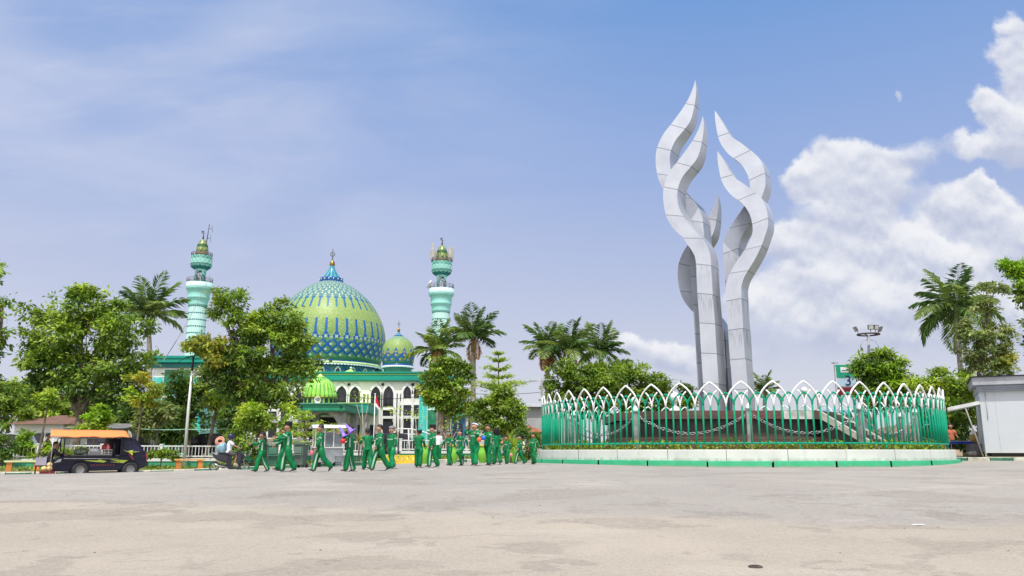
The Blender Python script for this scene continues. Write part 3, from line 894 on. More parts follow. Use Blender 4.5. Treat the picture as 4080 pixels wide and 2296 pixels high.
def dome_tiles(mb, prof, ncol, colf, c):
    """skin of diamond tiles over a turned profile [(r,z)...]; colf(p,q,row) gives the colour of each tile"""
    nx = ncol * 6
    # arc length down the profile
    acc = [0.0]
    for (r0, z0), (r1, z1) in zip(prof, prof[1:]): acc.append(acc[-1] + math.hypot(r1 - r0, z1 - z0))
    rmax = max(r for r, z in prof)
    step = 2 * PI * rmax / nx            # tile diagonal at the widest girth
    def at(s_):
        s_ = min(max(s_, 0), acc[-1])
        for i in range(len(acc) - 1):
            if s_ <= acc[i + 1]:
                t = (s_ - acc[i]) / max(1e-9, acc[i + 1] - acc[i]); a, b = prof[i], prof[i + 1]
                return a[0] + (b[0] - a[0]) * t, a[1] + (b[1] - a[1]) * t
        return prof[-1]
    def pt(x, row):
        r, z = at(row * step); an = 2 * PI * x / nx - PI / 2
        return Vector((c[0] + r * math.cos(an), c[1] + r * math.sin(an), c[2] + z))
    rows = int(acc[-1] / step * 2)
    uv = [(0, 0), (1, 0), (1, 1), (0, 1)]
    for j in range(-1, rows + 1):        # half rows
        y = j * .5
        for i in range(nx):
            x = i + (.5 if j % 2 else 0)
            vs = [pt(x, y), pt(x + .5, y + .5), pt(x, y + 1), pt(x - .5, y + .5)]
            yc = y + .5
            p = int(round(x + yc)); q = int(round(x - yc))
            cc = colf(x, yc, p, q)
            jt = R.uniform(.86, 1.14)
            mb.add(vs, [(0, 1, 2, 3)], 0, True, [uv], tuple(min(.9, a * jt) for a in cc))

def mixc(a, b, t): return tuple(u + (v - u) * t for u, v in zip(a, b))

def col_big(x, y, p, q):
    """y counts tiles upward from the rim of the large dome; columns repeat every 6 tiles"""
    xm = (x + 3) % 6 - 3                 # distance from a column axis
    pm_, qm = (p + 3) % 6, (q + 3) % 6
    if y < 12.6:
        zig = 2.2 + abs(xm)              # lower zigzag edge
        if y > 11.2 + (3 - abs(xm)) * .9: return mixc(T_MID, T_LIME, .3)
        lat = (pm_ in (0, 1)) or (qm in (0, 1))
        if y < 2.0: return T_GRN
        if lat and y > 3.1 - 0 * xm: return T_BLUE
        # inside a diamond
        core = pm_ in (3, 4) and qm in (3, 4)
        if core and y < 10: return T_WHITE
        return mixc(T_GRN, T_MID, .75 if (pm_ in (2, 5) or qm in (2, 5)) else .12)
    if y < 25.5:
        if y < 18 and abs(xm) < .9 + max(0, 16.2 - y) * .42 and y < 16.8: return T_WHITE if (abs(xm) < .8 and 12.8 < y < 14.2) else T_BLUE
        if abs(xm) < .55 and y < 25: return T_BLUE
        if 12.6 <= y < 13.4 and abs(abs(xm) - 3) < .6: return T_WHITE
        return mixc(T_MID, T_LIME, .35 + (y - 12) / 24) if R.random() > .25 else T_PALE
    if y < 32.5:
        return mixc(T_LIME, T_PALE, R.random() * .5)
    if y < 41:
        if abs(xm) < .55: return T_BLUE if R.random() > .35 else T_TEAL
        if y > 38 and abs(xm) < .55 + (y - 38) * .55: return T_BLUE
        return mixc(T_LIME, T_PALE, R.random() * .6)
    if pm_ in (0, 3) or qm in (0, 3): return mixc(mixc(T_BLUE, T_TEAL, .5), T_PALE, .28)
    if (p + q) % 3 == 0: return mixc(T_WHITE, T_PALE, .35)
    return mixc(T_PALE, T_TEAL, .55)

def col_small(x, y, p, q):
    xm = (x + 3) % 6 - 3
    pm_, qm = (p + 3) % 6, (q + 3) % 6
    ORG = (.72, .44, .12)
    if y < 6.8:
        if y < 1.2: return T_GRN
        if (pm_ in (0, 1) or qm in (0, 1)) and y > 1.6: return T_BLUE
        if pm_ in (3, 4) and qm in (3, 4): return ORG
        return mixc(T_GRN, T_MID, .4)
    if y < 10.8 and abs(xm) < 1.7 - (y - 6.8) * .33: return ORG if 7.6 < y < 8.8 and abs(xm) < .7 else T_BLUE
    if y < 8 and abs(abs(xm) - 3) < .6: return ORG
    if y > 17.5: return mixc(T_PALE, T_TEAL, .3)
    return mixc(T_LIME, T_PALE, R.random() * .6)

def profile(Y, axis_px, rows):
    """silhouette rows (py, radius px) to (radius, z) at distance Y, z relative to camera height"""
    s = M(Y)
    return [(r * s, P(axis_px, py, Y).z) for py, r in rows]

def finial(mb, cx, cy, z0, h, rb, mi_gold=0, mi_dark=1):
    mb.lathe([(rb * .6, z0), (rb, z0 + h * .10), (rb * .95, z0 + h * .2), (rb * .5, z0 + h * .33), (rb * .16, z0 + h * .39)], 14, (cx, cy, 0), mi_gold)
    mb.tube([(cx, cy, z0 + h * .36), (cx, cy, z0 + h)], rb * .13, 6, mi_dark)
    mb.ball((cx, cy, z0 + h * .46), rb * .28, 8, mi_dark)
    rr = rb * .8; zc = z0 + h * .70
    pts = [(cx + rr * math.cos(2 * PI * i / 18), cy, zc + rr * math.sin(2 * PI * i / 18)) for i in range(19)]
    mb.tube(pts, rb * .12, 5, mi_dark, caps=False)
    pts = [(cx + rr * .45 * math.cos(a), cy, zc + rr * .1 + rr * .45 * math.sin(a)) for a in [rad(200 + i * 20) for i in range(8)]]
    mb.tube(pts, rb * .12, 5, mi_dark, caps=False)

def arch_poly(w, h, hs, n=8, cx=0, z0=0):
    """pointed arch outline: width w, total height h, springing height hs"""
    pts = [(cx - w / 2, z0), (cx - w / 2, z0 + hs)]
    for i in range(1, n + 1):
        t = i / n
        pts.append((cx - w / 2 + w / 2 * (1 - math.cos(t * rad(70))) / (1 - math.cos(rad(70))), z0 + hs + (h - hs) * math.sin(t * rad(70)) / math.sin(rad(70))))
    for i in range(n - 1, -1, -1):
        a, b = pts[2 + i - 1] if i > 0 else pts[1]
        pts.append((2 * cx - a, b))
    pts.append((cx + w / 2, z0))
    return pts

def mosque():
    Y = 95.0
    s = M(Y)
    gz = .6
    X = lambda px, py=1650: P(px, py, Y).x
    Z = lambda py: P(1400, py, Y).z
    org = (X(1308), Y + 12, gz)
    root = empty('mosque', org, 'large green and white mosque with a tiled dome, a smaller dome and arched windows', 'mosque')
    B = lambda mb, n, m: mb.build(n, m, root, org)
    x0, x1 = X(812), X(1676); zt = Z(1483); zb = Z(1520)
    # body
    mb = MB(); mb.box(((x0 + x1) / 2, Y + 15, (gz + zb) / 2), (x1 - x0, 30, zb - gz)); B(mb, 'wall', CREAM)
    # flat roof with the teal parapet, running round
    mb = MB()
    mb.box(((x0 + x1) / 2, Y + 15, (zt + zb) / 2), (x1 - x0 + .8, 30.8, zt - zb - .3), 0)
    mb.box(((x0 + x1) / 2, Y + 15, zt - .07), (x1 - x0 + 1.1, 31.1, .16), 0)
    mb.box(((x0 + x1) / 2, Y + 15, Z(1493)), (x1 - x0 + .9, 30.9, .07), 1)
    mb.box(((x0 + x1) / 2, Y + 15, zb + .08), (x1 - x0 + .95, 30.95, .12), 2)
    B(mb, 'roof', [TEAL, LIME, pm('dark_teal_trim', (.01, .18, .13), .5)])
    # windows: arched pairs
    def window(pxa, pxb, ptop, pbot, arched=True):
        w = (pxb - pxa) * s; cx = X((pxa + pxb) / 2, (ptop + pbot) / 2); za, zb_ = Z(pbot), Z(ptop); h = zb_ - za
        fr = MB()
        if arched:
            pl = arch_poly(w, h, h * .52 if h > 2 else h * .4, 8, cx, za)
            big = arch_poly(w + .44, h + .42, (h * .52 if h > 2 else h * .4) + .05, 8, cx, za - .06)
            fr.ring_prism(big, pl, Y - .2, Y + .02)
            f = fr.build('window', WHITE, root, org)
            g = MB(); g.prism(pl, Y - .05, Y - .03)
            pane = g.build('pane', GLASS, f); 
            for v in pane.data.vertices: v.co = v.co - Vector(org)
            gm = MB()
            inner = arch_poly(w * .52, h * .80, h * .45, 6, cx, za)
            gm.tube([(a, Y - .07, b) for a, b in inner], .022, 4)
            for t in (.12, .42): gm.box((cx, Y - .07, za + h * t), (w, .03, .035))
            gm.tube([(cx, Y - .07, za + h * .8), (cx, Y - .07, za + h)], .02, 4)
            mu = gm.build('mullion', pm('window_bronze', (.018, .017, .022), .5), f)
            for v in mu.data.vertices: v.co = v.co - Vector(org)
        else:
            fr.ring_prism([(cx - w / 2 - .14, za - .14), (cx - w / 2 - .14, zb_ + .14), (cx + w / 2 + .14, zb_ + .14), (cx + w / 2 + .14, za - .14), (cx - w / 2 - .14, za - .14)],
                          [(cx - w / 2, za), (cx - w / 2, zb_), (cx + w / 2, zb_), (cx + w / 2, za), (cx - w / 2, za)], Y - .2, Y + .02)
            f = fr.build('window', WHITE, root, org)
            g = MB(); g.box((cx, Y - .04, (za + zb_) / 2), (w, .02, h))
            pane = g.build('pane', GLASS, f)
            for v in pane.data.vertices: v.co = v.co - Vector(org)
    q = lambda a, b: (1300 + a * .2483, 1300 + b * .2483)
    for (a, b, t, bo) in [(162, 332, 640, 918), (375, 548, 648, 962), (712, 878, 645, 970), (915, 1083, 640, 970)]:
        window(1300 + a * .2483, 1300 + b * .2483, 1380 + t * .2483, 1380 + bo * .2483)
    for (a, b) in [(1238, 1366), (1402, 1526)]:
        window(1300 + a * .2483, 1300 + b * .2483, 1380 + 642 * .2483, 1380 + 830 * .2483)
        window(1300 + a * .2483, 1300 + b * .2483, 1380 + 945 * .2483, 1380 + 1118 * .2483, False)
        window(1300 + a * .2483, 1300 + b * .2483, 1380 + 1162 * .2483, 1380 + 1400 * .2483, False)
    window(1300 + 908 * .2483, 1300 + 1078 * .2483, 1380 + 1026 * .2483, 1380 + 1122 * .2483, False)
    window(1300 + 908 * .2483, 1300 + 1078 * .2483, 1380 + 1162 * .2483, 1380 + 1400 * .2483, False)
    for pa in (840, 885, 935, 1020, 1070, 1120, 1170, 1215):
        window(pa, pa + 34, 1545, 1612)
        window(pa, pa + 34, 1640, 1672, False); window(pa, pa + 34, 1684, 1745, False)
    mb = MB()
    for a, t, bo in [(50, 770, 920), (115, 770, 920), (600, 768, 965), (664, 768, 965), (1130, 760, 1400), (1196, 758, 878), (1190, 948, 1120), (1186, 1165, 1400)]:
        cx = X(1300 + a * .2483); mb.box((cx, Y - .012, (Z(1380 + t * .2483) + Z(1380 + bo * .2483)) / 2), (.2 if a not in (1130,) else .24, .03, Z(1380 + t * .2483) - Z(1380 + bo * .2483)))
    B(mb, 'slot_opening', DARK)
    for a in (364, 907, 1388):
        mb = MB(); cx = X(1300 + a * .2483, 1533); cz = Z(1380 + 615 * .2483)
        mb.tube([(cx, Y - .1, cz), (cx, Y + .02, cz)], .17, 14, smooth=False); B(mb, 'round_vent', DARK)
    # pilaster strips between bays
    mb = MB()
    for a in (570, 690, 1106, 1160, 1216, 1384, 1548):
        cx = X(1300 + a * .2483); zz = Z(1380 + 770 * .2483); mb.box((cx, Y - .11, (zz + gz) / 2), (.26, .2, zz - gz))
    B(mb, 'pilaster', WHITE)
    # porch with teal fascia
    px0, px1 = X(1255), X(1505); zc0, zc1 = Z(1655), Z(1620)
    mb = MB()
    mb.box(((px0 + px1) / 2, Y - 3.2, (zc0 + zc1) / 2), (px1 - px0, 6.2, zc1 - zc0), 0)
    mb.box(((px0 + px1) / 2, Y - 3.2, zc1 + .04), (px1 - px0 + .14, 6.34, .09), 1)
    B(mb, 'porch_canopy', [TEAL, LIME])
    for cpx in (1300, 1445, 1490):
        mb = MB(); mb.box((X(cpx), Y - 5.6, (gz + zc0) / 2), (.5, .5, zc0 - gz)); B(mb, 'porch_column', STONE_GREY)
    mb = MB(); mb.box(((px0 + px1) / 2, Y - .06, gz + 1.9), (px1 - px0 - .5, .05, 3.0)); B(mb, 'entrance_glazing', GLASS)
    # main dome
    Yd = 110.0
    cx = P(1308, 1400, Yd).x
    rows = [(1455, 211), (1436, 217), (1420, 222), (1402, 226.5), (1385, 229), (1365, 230), (1349, 229.5), (1332, 227.5), (1316, 224), (1300, 219.5), (1284, 213.5), (1266, 205), (1248, 195), (1230, 183), (1212, 169), (1194, 153), (1176, 133), (1160, 112), (1145, 88), (1134, 66), (1127, 48)]
    prof = [(r, z) for r, z in profile(Yd, 1308, rows)]
    dm = MB(); dome_tiles(dm, prof, 36, col_big, (cx, Yd, 0)); B(dm, 'main_dome', TILE)
    rb, zb_ = prof[0]
    # rim bands and scalloped eave
    mb = MB()
    mb.lathe([(rb + .02, zb_ - .02), (rb + .2, zb_ - .05), (rb + .22, zb_ - .16), (rb + .1, zb_ - .17)], 96, (cx, Yd, 0), 0)
    mb.lathe([(rb + .15, zb_ - .171), (rb + .34, zb_ - .19), (rb + .36, zb_ - .46), (rb - .1, zb_ - .47)], 96, (cx, Yd, 0), 1)
    nsc = 108
    for i in range(nsc):
        a = 2 * PI * i / nsc; r = rb + .30
        w = PI * r / nsc
        t = Vector((-math.sin(a), math.cos(a), 0)); o = Vector((cx + r * math.cos(a), Yd + r * math.sin(a), zb_ - .46))
        pts = [o + t * (w * math.cos(PI + PI * k_ / 6)) + Vector((0, 0, .2 * math.sin(PI + PI * k_ / 6))) for k_ in range(7)]
        n_ = Vector((math.cos(a), math.sin(a), 0)) * .06
        mb.add(pts + [p_ + n_ for p_ in pts], [tuple(range(7)), tuple(range(13, 6, -1))] + [(k_, k_ + 1, 8 + k_, 7 + k_) for k_ in range(6)], 2)
    B(mb, 'dome_rim', [BLUEP, pm('pale_lime_band', (.62, .80, .34), .5), WHITE])
    # drum
    zlow = zt - .3; rd = rb - .55
    mb = MB()
    for j in range(12):
        z0_ = zlow + (zb_ - .47 - zlow) * j / 12; z1_ = zlow + (zb_ - .47 - zlow) * (j + 1) / 12
        for i in range(144):
            a0_, a1_ = 2 * PI * i / 144, 2 * PI * (i + 1) / 144
            tri = abs((i % 8) - 4) / 4 * 5
            d_ = j - 2.5 - tri
            mi = 0 if 0 <= d_ < 2.2 else (1 if d_ < 0 else 2)
            if j >= 11: mi = 0
            mb.add([(cx + rd * math.cos(a0_), Yd + rd * math.sin(a0_), z0_), (cx + rd * math.cos(a1_), Yd + rd * math.sin(a1_), z0_), (cx + rd * math.cos(a1_), Yd + rd * math.sin(a1_), z1_), (cx + rd * math.cos(a0_), Yd + rd * math.sin(a0_), z1_)], [(0, 1, 2, 3)], mi, True)
    B(mb, 'drum', [BLUEP, pm('drum_green_tile', (.06, .24, .15), .35, var=.2), pm('drum_teal_tile', (.05, .22, .25), .35, var=.25)])
    nw = 20
    for i in range(nw):
        a = -PI / 2 + 2 * PI * (i + .35) / nw
        if math.sin(a) > .25: continue
        pl = arch_poly(.86, 1.7, .9, 6); sm = arch_poly(.60, 1.46, .85, 6, 0, 0)
        Mx = Matrix.Translation((cx + rd * math.cos(a), Yd + rd * math.sin(a), zlow + .28)) @ Matrix.Rotation(a + PI / 2, 4, 'Z')
        mb = MB(); mb.ring_prism(pl, sm, -.12, .08); mb.xf(Mx); f = B(mb, 'drum_window', WHITE)
        g = MB(); g.prism(sm, -.04, .06); g.xf(Mx); pn = g.build('pane', GLASS, f)
        for v in pn.data.vertices: v.co = v.co - Vector(org)
    # lantern on top
    zc = prof[-1][1]; mpx = M(Yd)
    zt_ = P(1310, 1112, Yd).z
    mb = MB()
    mb.lathe([(48 * mpx, zc - .05), (49 * mpx, zc + .06), (49 * mpx, zc + .26)], 40, (cx, Yd, 0), 0)
    mb.lathe([(47 * mpx, zc + .261), (47.5 * mpx, zt_ - .15)], 40, (cx, Yd, 0), 1)
    mb.lathe([(48.5 * mpx, zt_ - .15), (49 * mpx, zt_), (44 * mpx, zt_ + .06)], 40, (cx, Yd, 0), 0)
    for i in range(16):
        a = 2 * PI * i / 16; r = 48.2 * mpx
        mb.ball((cx + r * math.cos(a), Yd + r * math.sin(a), (zc + .26 + zt_ - .15) / 2), .085, 6, 2, (1, 1, 1.4))
    B(mb, 'lantern_collar', [BLUEP, pm('lantern_green', (.05, .25, .12), .4), WHITE])
    z1_ = P(1310, 1061, Yd).z
    pr = []
    for i in range(13):
        t = i / 12; pr.append(((31 * (1 - t) ** 1.5 + 9) * mpx, zt_ + .05 + (z1_ - zt_) * t))
    mb = MB(); mb.lathe(pr, 48, (cx, Yd, 0), lambda i, k_: 0 if k_ % 4 < 2 else 1); B(mb, 'lantern_cone', [pm('cone_teal_glaze', (.10, .36, .32), .22, var=.2), pm('cone_blue_glaze', (.03, .18, .34), .22, var=.2)])
    mb = MB(); finial(mb, cx, Yd, z1_ - .1, P(1310, 990, Yd).z - z1_, 11.5 * mpx); B(mb, 'finial', [GOLD, DSTEEL])
    # small dome
    Ys = 101.0; cs = P(1586, 1420, Ys).x; ms = M(Ys)
    rows = [(1455, 60.5), (1442, 64), (1428, 66), (1412, 67), (1398, 66), (1384, 62.5), (1370, 56), (1358, 46), (1348, 33), (1341, 18)]
    prof = profile(Ys, 1586, rows)
    dm = MB(); dome_tiles(dm, prof, 12, col_small, (cs, Ys, 0)); B(dm, 'small_dome', TILE)
    rb, zb_ = prof[0]
    mb = MB()
    mb.lathe([(rb, zb_), (rb + .1, zb_ - .02), (rb + .1, zb_ - .18), (rb, zb_ - .19)], 48, (cs, Ys, 0), 0)
    mb.lathe([(rb + .05, zb_ - .191), (rb + .16, zb_ - .2), (rb + .16, zb_ - .36), (rb - .1, zb_ - .37)], 48, (cs, Ys, 0), 1)
    for i in range(54):
        a = 2 * PI * (i + .5) / 54; mb.ball((cs + (rb + .1) * math.cos(a), Ys + (rb + .1) * math.sin(a), zb_ - .37), .1, 5, 1)
    mb.lathe([(rb - .12, zlow), (rb - .12, zb_ - .36)], 48, (cs, Ys, 0), lambda i, k_: 2)
    for i in range(24):
        a = 2 * PI * i / 24; mb.box((cs + (rb - .1) * math.cos(a), Ys + (rb - .1) * math.sin(a), zlow + .45), (.06, .34, .34), 0, Matrix.Rotation(a, 3, 'Z') @ Matrix.Rotation(PI / 4, 3, 'X'))
    B(mb, 'small_drum', [BLUEP, WHITE, pm('small_drum_green', (.05, .22, .14), .35, var=.2)])
    z0_ = prof[-1][1]; z1_ = P(1586, 1322, Ys).z
    mb = MB(); mb.lathe([(19 * ms, z0_ - .05), (19.5 * ms, z0_ + .08)], 24, (cs, Ys, 0), 1)
    mb.lathe([((13.5 * (1 - t) ** 1.8 + 3.5) * ms, z0_ + .08 + (z1_ - z0_ - .08) * t) for t in [i / 8 for i in range(9)]], 24, (cs, Ys, 0), lambda i, k_: 0 if k_ % 2 else 1); B(mb, 'small_cone', [pm('small_cone_teal', (.12, .38, .34), .25), BLUEP])
    mb = MB(); finial(mb, cs, Ys, z1_ - .05, P(1586, 1276, Ys).z - z1_, 6.2 * ms); B(mb, 'small_finial', [GOLD, DSTEEL])
    # little lime pyramids standing on the roof edge
    for pa in (1268, 1396):
        mb = MB(); c = P(pa, 1482, 97); hh = 17 * M(97); ww = 26 * M(97)
        mb.add([(c.x - ww, 96.6 - .8, zt), (c.x + ww, 96.6 - .8, zt), (c.x + ww, 98.4, zt), (c.x - ww, 98.4, zt), (c.x, 97.2, zt + hh + .1)], [(0, 1, 4), (1, 2, 4), (2, 3, 4), (3, 0, 4)], 0)
        mb.ball((c.x, 97.2, zt + hh + .22), .13, 6, 1); B(mb, 'roof_pyramid', [LIME, WHITE])
mosque()

def minaret(axis, Y, label, dy, antennas, tip, lean_base, w, ov):
    s = M(Y); gz = .6
    cx = P(axis, 1300, Y).x
    org = (cx, Y, gz)
    root = empty('minaret', org, label, 'minaret', 'two mint green minarets of the mosque')
    z = lambda py: P(axis, py + dy, Y).z
    k = s
    B = lambda mb, n, m: mb.build(n, m, root, org)
    A = (cx, Y, 0)
    # shaft, collars, balconies (pixel rows of the left minaret)
    mb = MB(); mb.lathe([(37.4 * k, z(1540)), (36.8 * k, z(1440)), (36.2 * k, z(1330)), (35.8 * k, z(1222))], 48, A); B(mb, 'shaft', MINTL)
    mb = MB()
    mb.lathe([(36 * k, z(1222)), (38.5 * k, z(1219)), (39 * k, z(1214)), (38 * k, z(1209)), (40.5 * k, z(1195)), (44 * k, z(1192)), (44.6 * k, z(1188)), (43 * k, z(1184)), (44.5 * k, z(1160)), (50 * k, z(1157)), (52 * k, z(1152)), (51 * k, z(1148))], 48, A, lambda i, k_: 0)
    mb.lathe([(52 * k, z(1148)), (52.6 * k, z(1130)), (0.01, z(1130))], 48, A, 1)
    B(mb, 'collar', [MINT, MINTL])
    mb = MB()
    for row in range(6):
        zz = z(1224 + row * 26.5)
        for i in range(30):
            a = 2 * PI * i / 30
            if math.sin(a) > .3: continue
            rr = (35.85 + row * .12) * k + .002
            mb.box((cx + rr * math.cos(a), Y + rr * math.sin(a), zz), (.03, .125, .125), 0, Matrix.Rotation(a, 3, 'Z') @ Matrix.Rotation(PI / 4, 3, 'X'))
        mb.lathe([(35.9 * k + .006 + row * .12 * k, zz - .012), (35.9 * k + .006 + row * .12 * k, zz + .012)], 48, A, 0)
    B(mb, 'diamond_band', DTEAL)
    def railing(r, zb, h, name):
        mb = MB()
        for f in (.35, .68, 1.0):
            mb.tube([(cx + r * math.cos(2 * PI * i / 40), Y + r * math.sin(2 * PI * i / 40), zb + h * f) for i in range(41)], .028, 5, caps=False)
        for i in range(14):
            a = 2 * PI * (i + .3) / 14; mb.tube([(cx + r * math.cos(a), Y + r * math.sin(a), zb), (cx + r * math.cos(a), Y + r * math.sin(a), zb + h)], .03, 5)
        B(mb, name, pm('rail_brown_steel', (.20, .16, .15), .6))
    railing(51 * k, z(1130), (1130 - 1111) * k, 'balcony_rail')
    # open lantern with six columns
    for i in range(4):
        a = 2 * PI * (i + .5) / 4 + .12; r = 19.5 * k
        x_, y_ = cx + r * math.cos(a), Y + r * math.sin(a)
        mb = MB(); mb.tube([(x_, y_, z(1130)), (x_, y_, z(1100))], .17, 10, 1); mb.tube([(x_, y_, z(1100)), (x_, y_, z(1072))], .16, 10, 0); B(mb, 'column', [MINT, DTEAL])
    mb = MB()
    mb.lathe([(15 * k, z(1083)), (20.5 * k, z(1083)), (21.5 * k, z(1076)), (23 * k, z(1072)), (40 * k, z(1060)), (42.5 * k, z(1053)), (42 * k, z(1024))], 48, A, lambda i, k_: 0)
    for i in range(12):
        a = 2 * PI * (i + .5) / 12
        pl = arch_poly(.40, .50, .26, 5, 0, 0)
        Mx = Matrix.Translation((cx + 24.5 * k * math.cos(a), Y + 24.5 * k * math.sin(a), z(1072))) @ Matrix.Rotation(a + PI / 2, 4, 'Z') @ Matrix.Rotation(rad(54), 4, 'X')
        st = len(mb.v); mb.prism(pl, -.1, .02, 1); mb.xf(Mx, st)
    B(mb, 'corbel', [MINT, DTEAL])
    mb = MB(); mb.lathe([(42.2 * k, z(1058)), (42.2 * k, z(1022)), (.01, z(1022))], 48, A, 0)
    nd = 15; hz = (z(1024) - z(1056))
    for i in range(nd):
        for sg in (-1, 1):
            pts = []
            for j in range(7):
                a = 2 * PI * (i + sg * j / 6 * 1.5) / nd
                pts.append((cx + (42.4 * k) * math.cos(a), Y + (42.4 * k) * math.sin(a), z(1056) + hz * j / 6))
            mb.tube(pts, .02, 4, 1)
    B(mb, 'lattice_drum', [pm('lattice_green', (.035, .20, .15), .5, var=.15), MINTL])
    railing(41.5 * k, z(1022), 13 * k, 'upper_rail')
    # egg-shaped cap
    mb = MB()
    egg = [(25.5, 1022), (25.8, 1010), (25.2, 1000), (23.5, 988), (20.5, 976), (15.5, 965), (9, 957.5), (3.5, 954), (1.2, 952)]
    mb.lathe([(r * k, z(py)) for r, py in egg], 32, A, lambda i, k_: 1 if (i in (3,) or (i == 1 and k_ % 4 < 2)) else (2 if k_ % 8 == 0 else 0))
    mb.lathe([(26 * k, z(1019)), (26.8 * k, z(1016)), (26.8 * k, z(1012)), (26 * k, z(1010))], 32, A, 3)
    B(mb, 'cap_dome', [pm('cap_olive_glaze', (.20, .25, .08), .22, var=.35, scale=3), pm('cap_dark_green', (.04, .11, .035), .3), pm('cap_pale_rib', (.40, .46, .22), .3), GOLD])
    mb = MB(); mb.tube([(cx, Y, z(954)), (cx, Y, z(936)), (cx, Y, z(tip))], [.11, .05, .03], 6)
    mb.box((cx - .1, Y, z(tip + 2)), (.28, .03, .22)); mb.box((cx, Y, z(tip + 9)), (.36, .03, .05)); B(mb, 'spire', DSTEEL)
    # loudspeakers in the lantern
    mb = MB(); mb.tube([(cx, Y - .3, z(1130)), (cx, Y - .3, z(1090))], .05, 6)
    for (ox, oz) in ((-.1, 0), (.2, -.35)):
        st = len(mb.v); mb.lathe([(.05, 0), (.10, .15), (.22, .3), (.23, .32), (.18, .31), (.05, .2)], 14); mb.xf(Matrix.Translation((cx + ox, Y - .35, z(1092) + oz)) @ Matrix.Rotation(rad(90), 4, 'X'), st)
    B(mb, 'loudspeaker', pm('speaker_grey', (.36, .36, .38), .5))
    if antennas:
        for i, (dx, dyy, y0, y1) in enumerate([(-45, .3, 1009, 969), (-36, -.7, 1006, 952), (-29, .8, 1006, 970), (27, .8, 1006, 971), (35, -.5, 1006, 968), (43, .2, 1008, 958)]):
            mb = MB(); x_ = cx + dx * k; zz0, zz1 = z(y0 - 0), z(y1)
            mb.box((x_, Y + dyy, (zz0 + zz1) / 2), (.30, .18, zz1 - zz0)); mb.tube([(x_, Y + dyy + .16, zz0 - .3), (x_, Y + dyy + .16, zz1)], .04, 5)
            mb.tube([(x_, Y + dyy + .1, zz0 + .2), (cx + dx * k * .5, Y + dyy * .5, zz0 + .2)], .04, 5)
            B(mb, 'antenna_panel', pm('antenna_beige', (.42, .395, .36), .7))
        mb = MB(); mb.lathe([(.02, 0), (.5, .08), (.95, .3), (.93, .31), (.02, .06)], 20); mb.xf(Matrix.Translation((cx - 44 * k, Y - .4, z(1114))) @ Matrix.Rotation(rad(-62), 4, 'Y') @ Matrix.Scale(.62, 4)); B(mb, 'satellite_dish', WHITE)
    else:
        mb = MB(); mb.tube([(cx + 12 * k, Y + .2, z(970)), (cx + 19 * k, Y + .2, z(893))], .05, 5)
        for t in (.3, .8):
            x_ = cx + (12 + 7 * t) * k; zz = z(970 - 77 * t); mb.tube([(x_, Y + .2, zz), (x_ + .3, Y + .2, zz - .05)], .03, 5); mb.tube([(x_ + .42, Y + .2, zz - .5), (x_ + .36, Y + .2, zz + .4)], .02, 5)
        B(mb, 'antenna_mast', DSTEEL)
    # square base block with its green slab
    zb0, zb1 = P(axis, lean_base + 35, Y).z, P(axis, lean_base, Y).z
    bx = cx - .45 if not antennas else cx + .25
    mb = MB()
    mb.box((bx, Y + .2, (zb0 + zb1) / 2 + .02), (w + 2 * ov, w + 2 * ov, zb1 - zb0 - .5), 0); mb.box((bx, Y + .2, zb1 - .12), (w + 2 * ov + .2, w + 2 * ov + .2, .24), 0); mb.box((bx, Y + .2, zb0 - .02), (w + ov, w + ov, .45), 1)
    B(mb, 'base_slab', [TEAL, DTEAL])
    mb = MB(); mb.box((bx, Y + .2, (gz + zb0) / 2 - .1), (w, w, zb0 - gz - .2), 0); mb.box((bx, Y + .2, zb0 - .75), (w + .06, w + .06, 1.0), 1)
    B(mb, 'base_block', [MINT, CREAM])
    mb = MB()
    for t in (.08, .38, .70):
        zz = gz + (zb0 - gz) * (t + .12); mb.box((bx, Y + .2 - w / 2 - .02, zz), (w * .56, .06, (zb0 - gz) * .26), 0); mb.box((bx, Y + .2 - w / 2 - .035, zz + (zb0 - gz) * .142), (w * .58, .06, .12), 1)
    B(mb, 'green_glazing', [pm('green_mirror_glass', (.02, .20, .11), .18, var=.3), WHITE])
    for sg in (-1, 1):
        mb = MB(); xx = bx + sg * w * .405
        mb.box((xx, Y + .2 - w / 2 - .03, (gz + zb0) / 2 - .6), (.85, .08, zb0 - gz - 1.4), 0)
        r2 = random.Random(3 + sg)
        zz = gz + .6
        while zz < zb0 - 1.3:
            h = r2.uniform(.12, .24)
            mb.box((xx + r2.uniform(-.05, .05), Y + .2 - w / 2 - .085, zz), (r2.uniform(.22, .5), .03, .05), 1)
            mb.box((xx + r2.uniform(-.2, .2), Y + .2 - w / 2 - .085, zz + h * .4), (.05, .028, h), 1, Matrix.Rotation(r2.uniform(-.5, .5), 3, 'Y'))
            zz += h + .07
        B(mb, 'lettered_pillar', [CYANW, pm('pale_cyan_relief', (.36, .78, .72), .5)])
minaret(782, 88.0, 'left mint green minaret with diamond bands and a thin antenna mast beside its cap', 0, False, 922, 1431, 5.4, .65)
minaret(1756, 95.5, 'right mint green minaret ringed with pale antenna panels and a small dish', 24, True, 926, 1505, 4.8, .1)

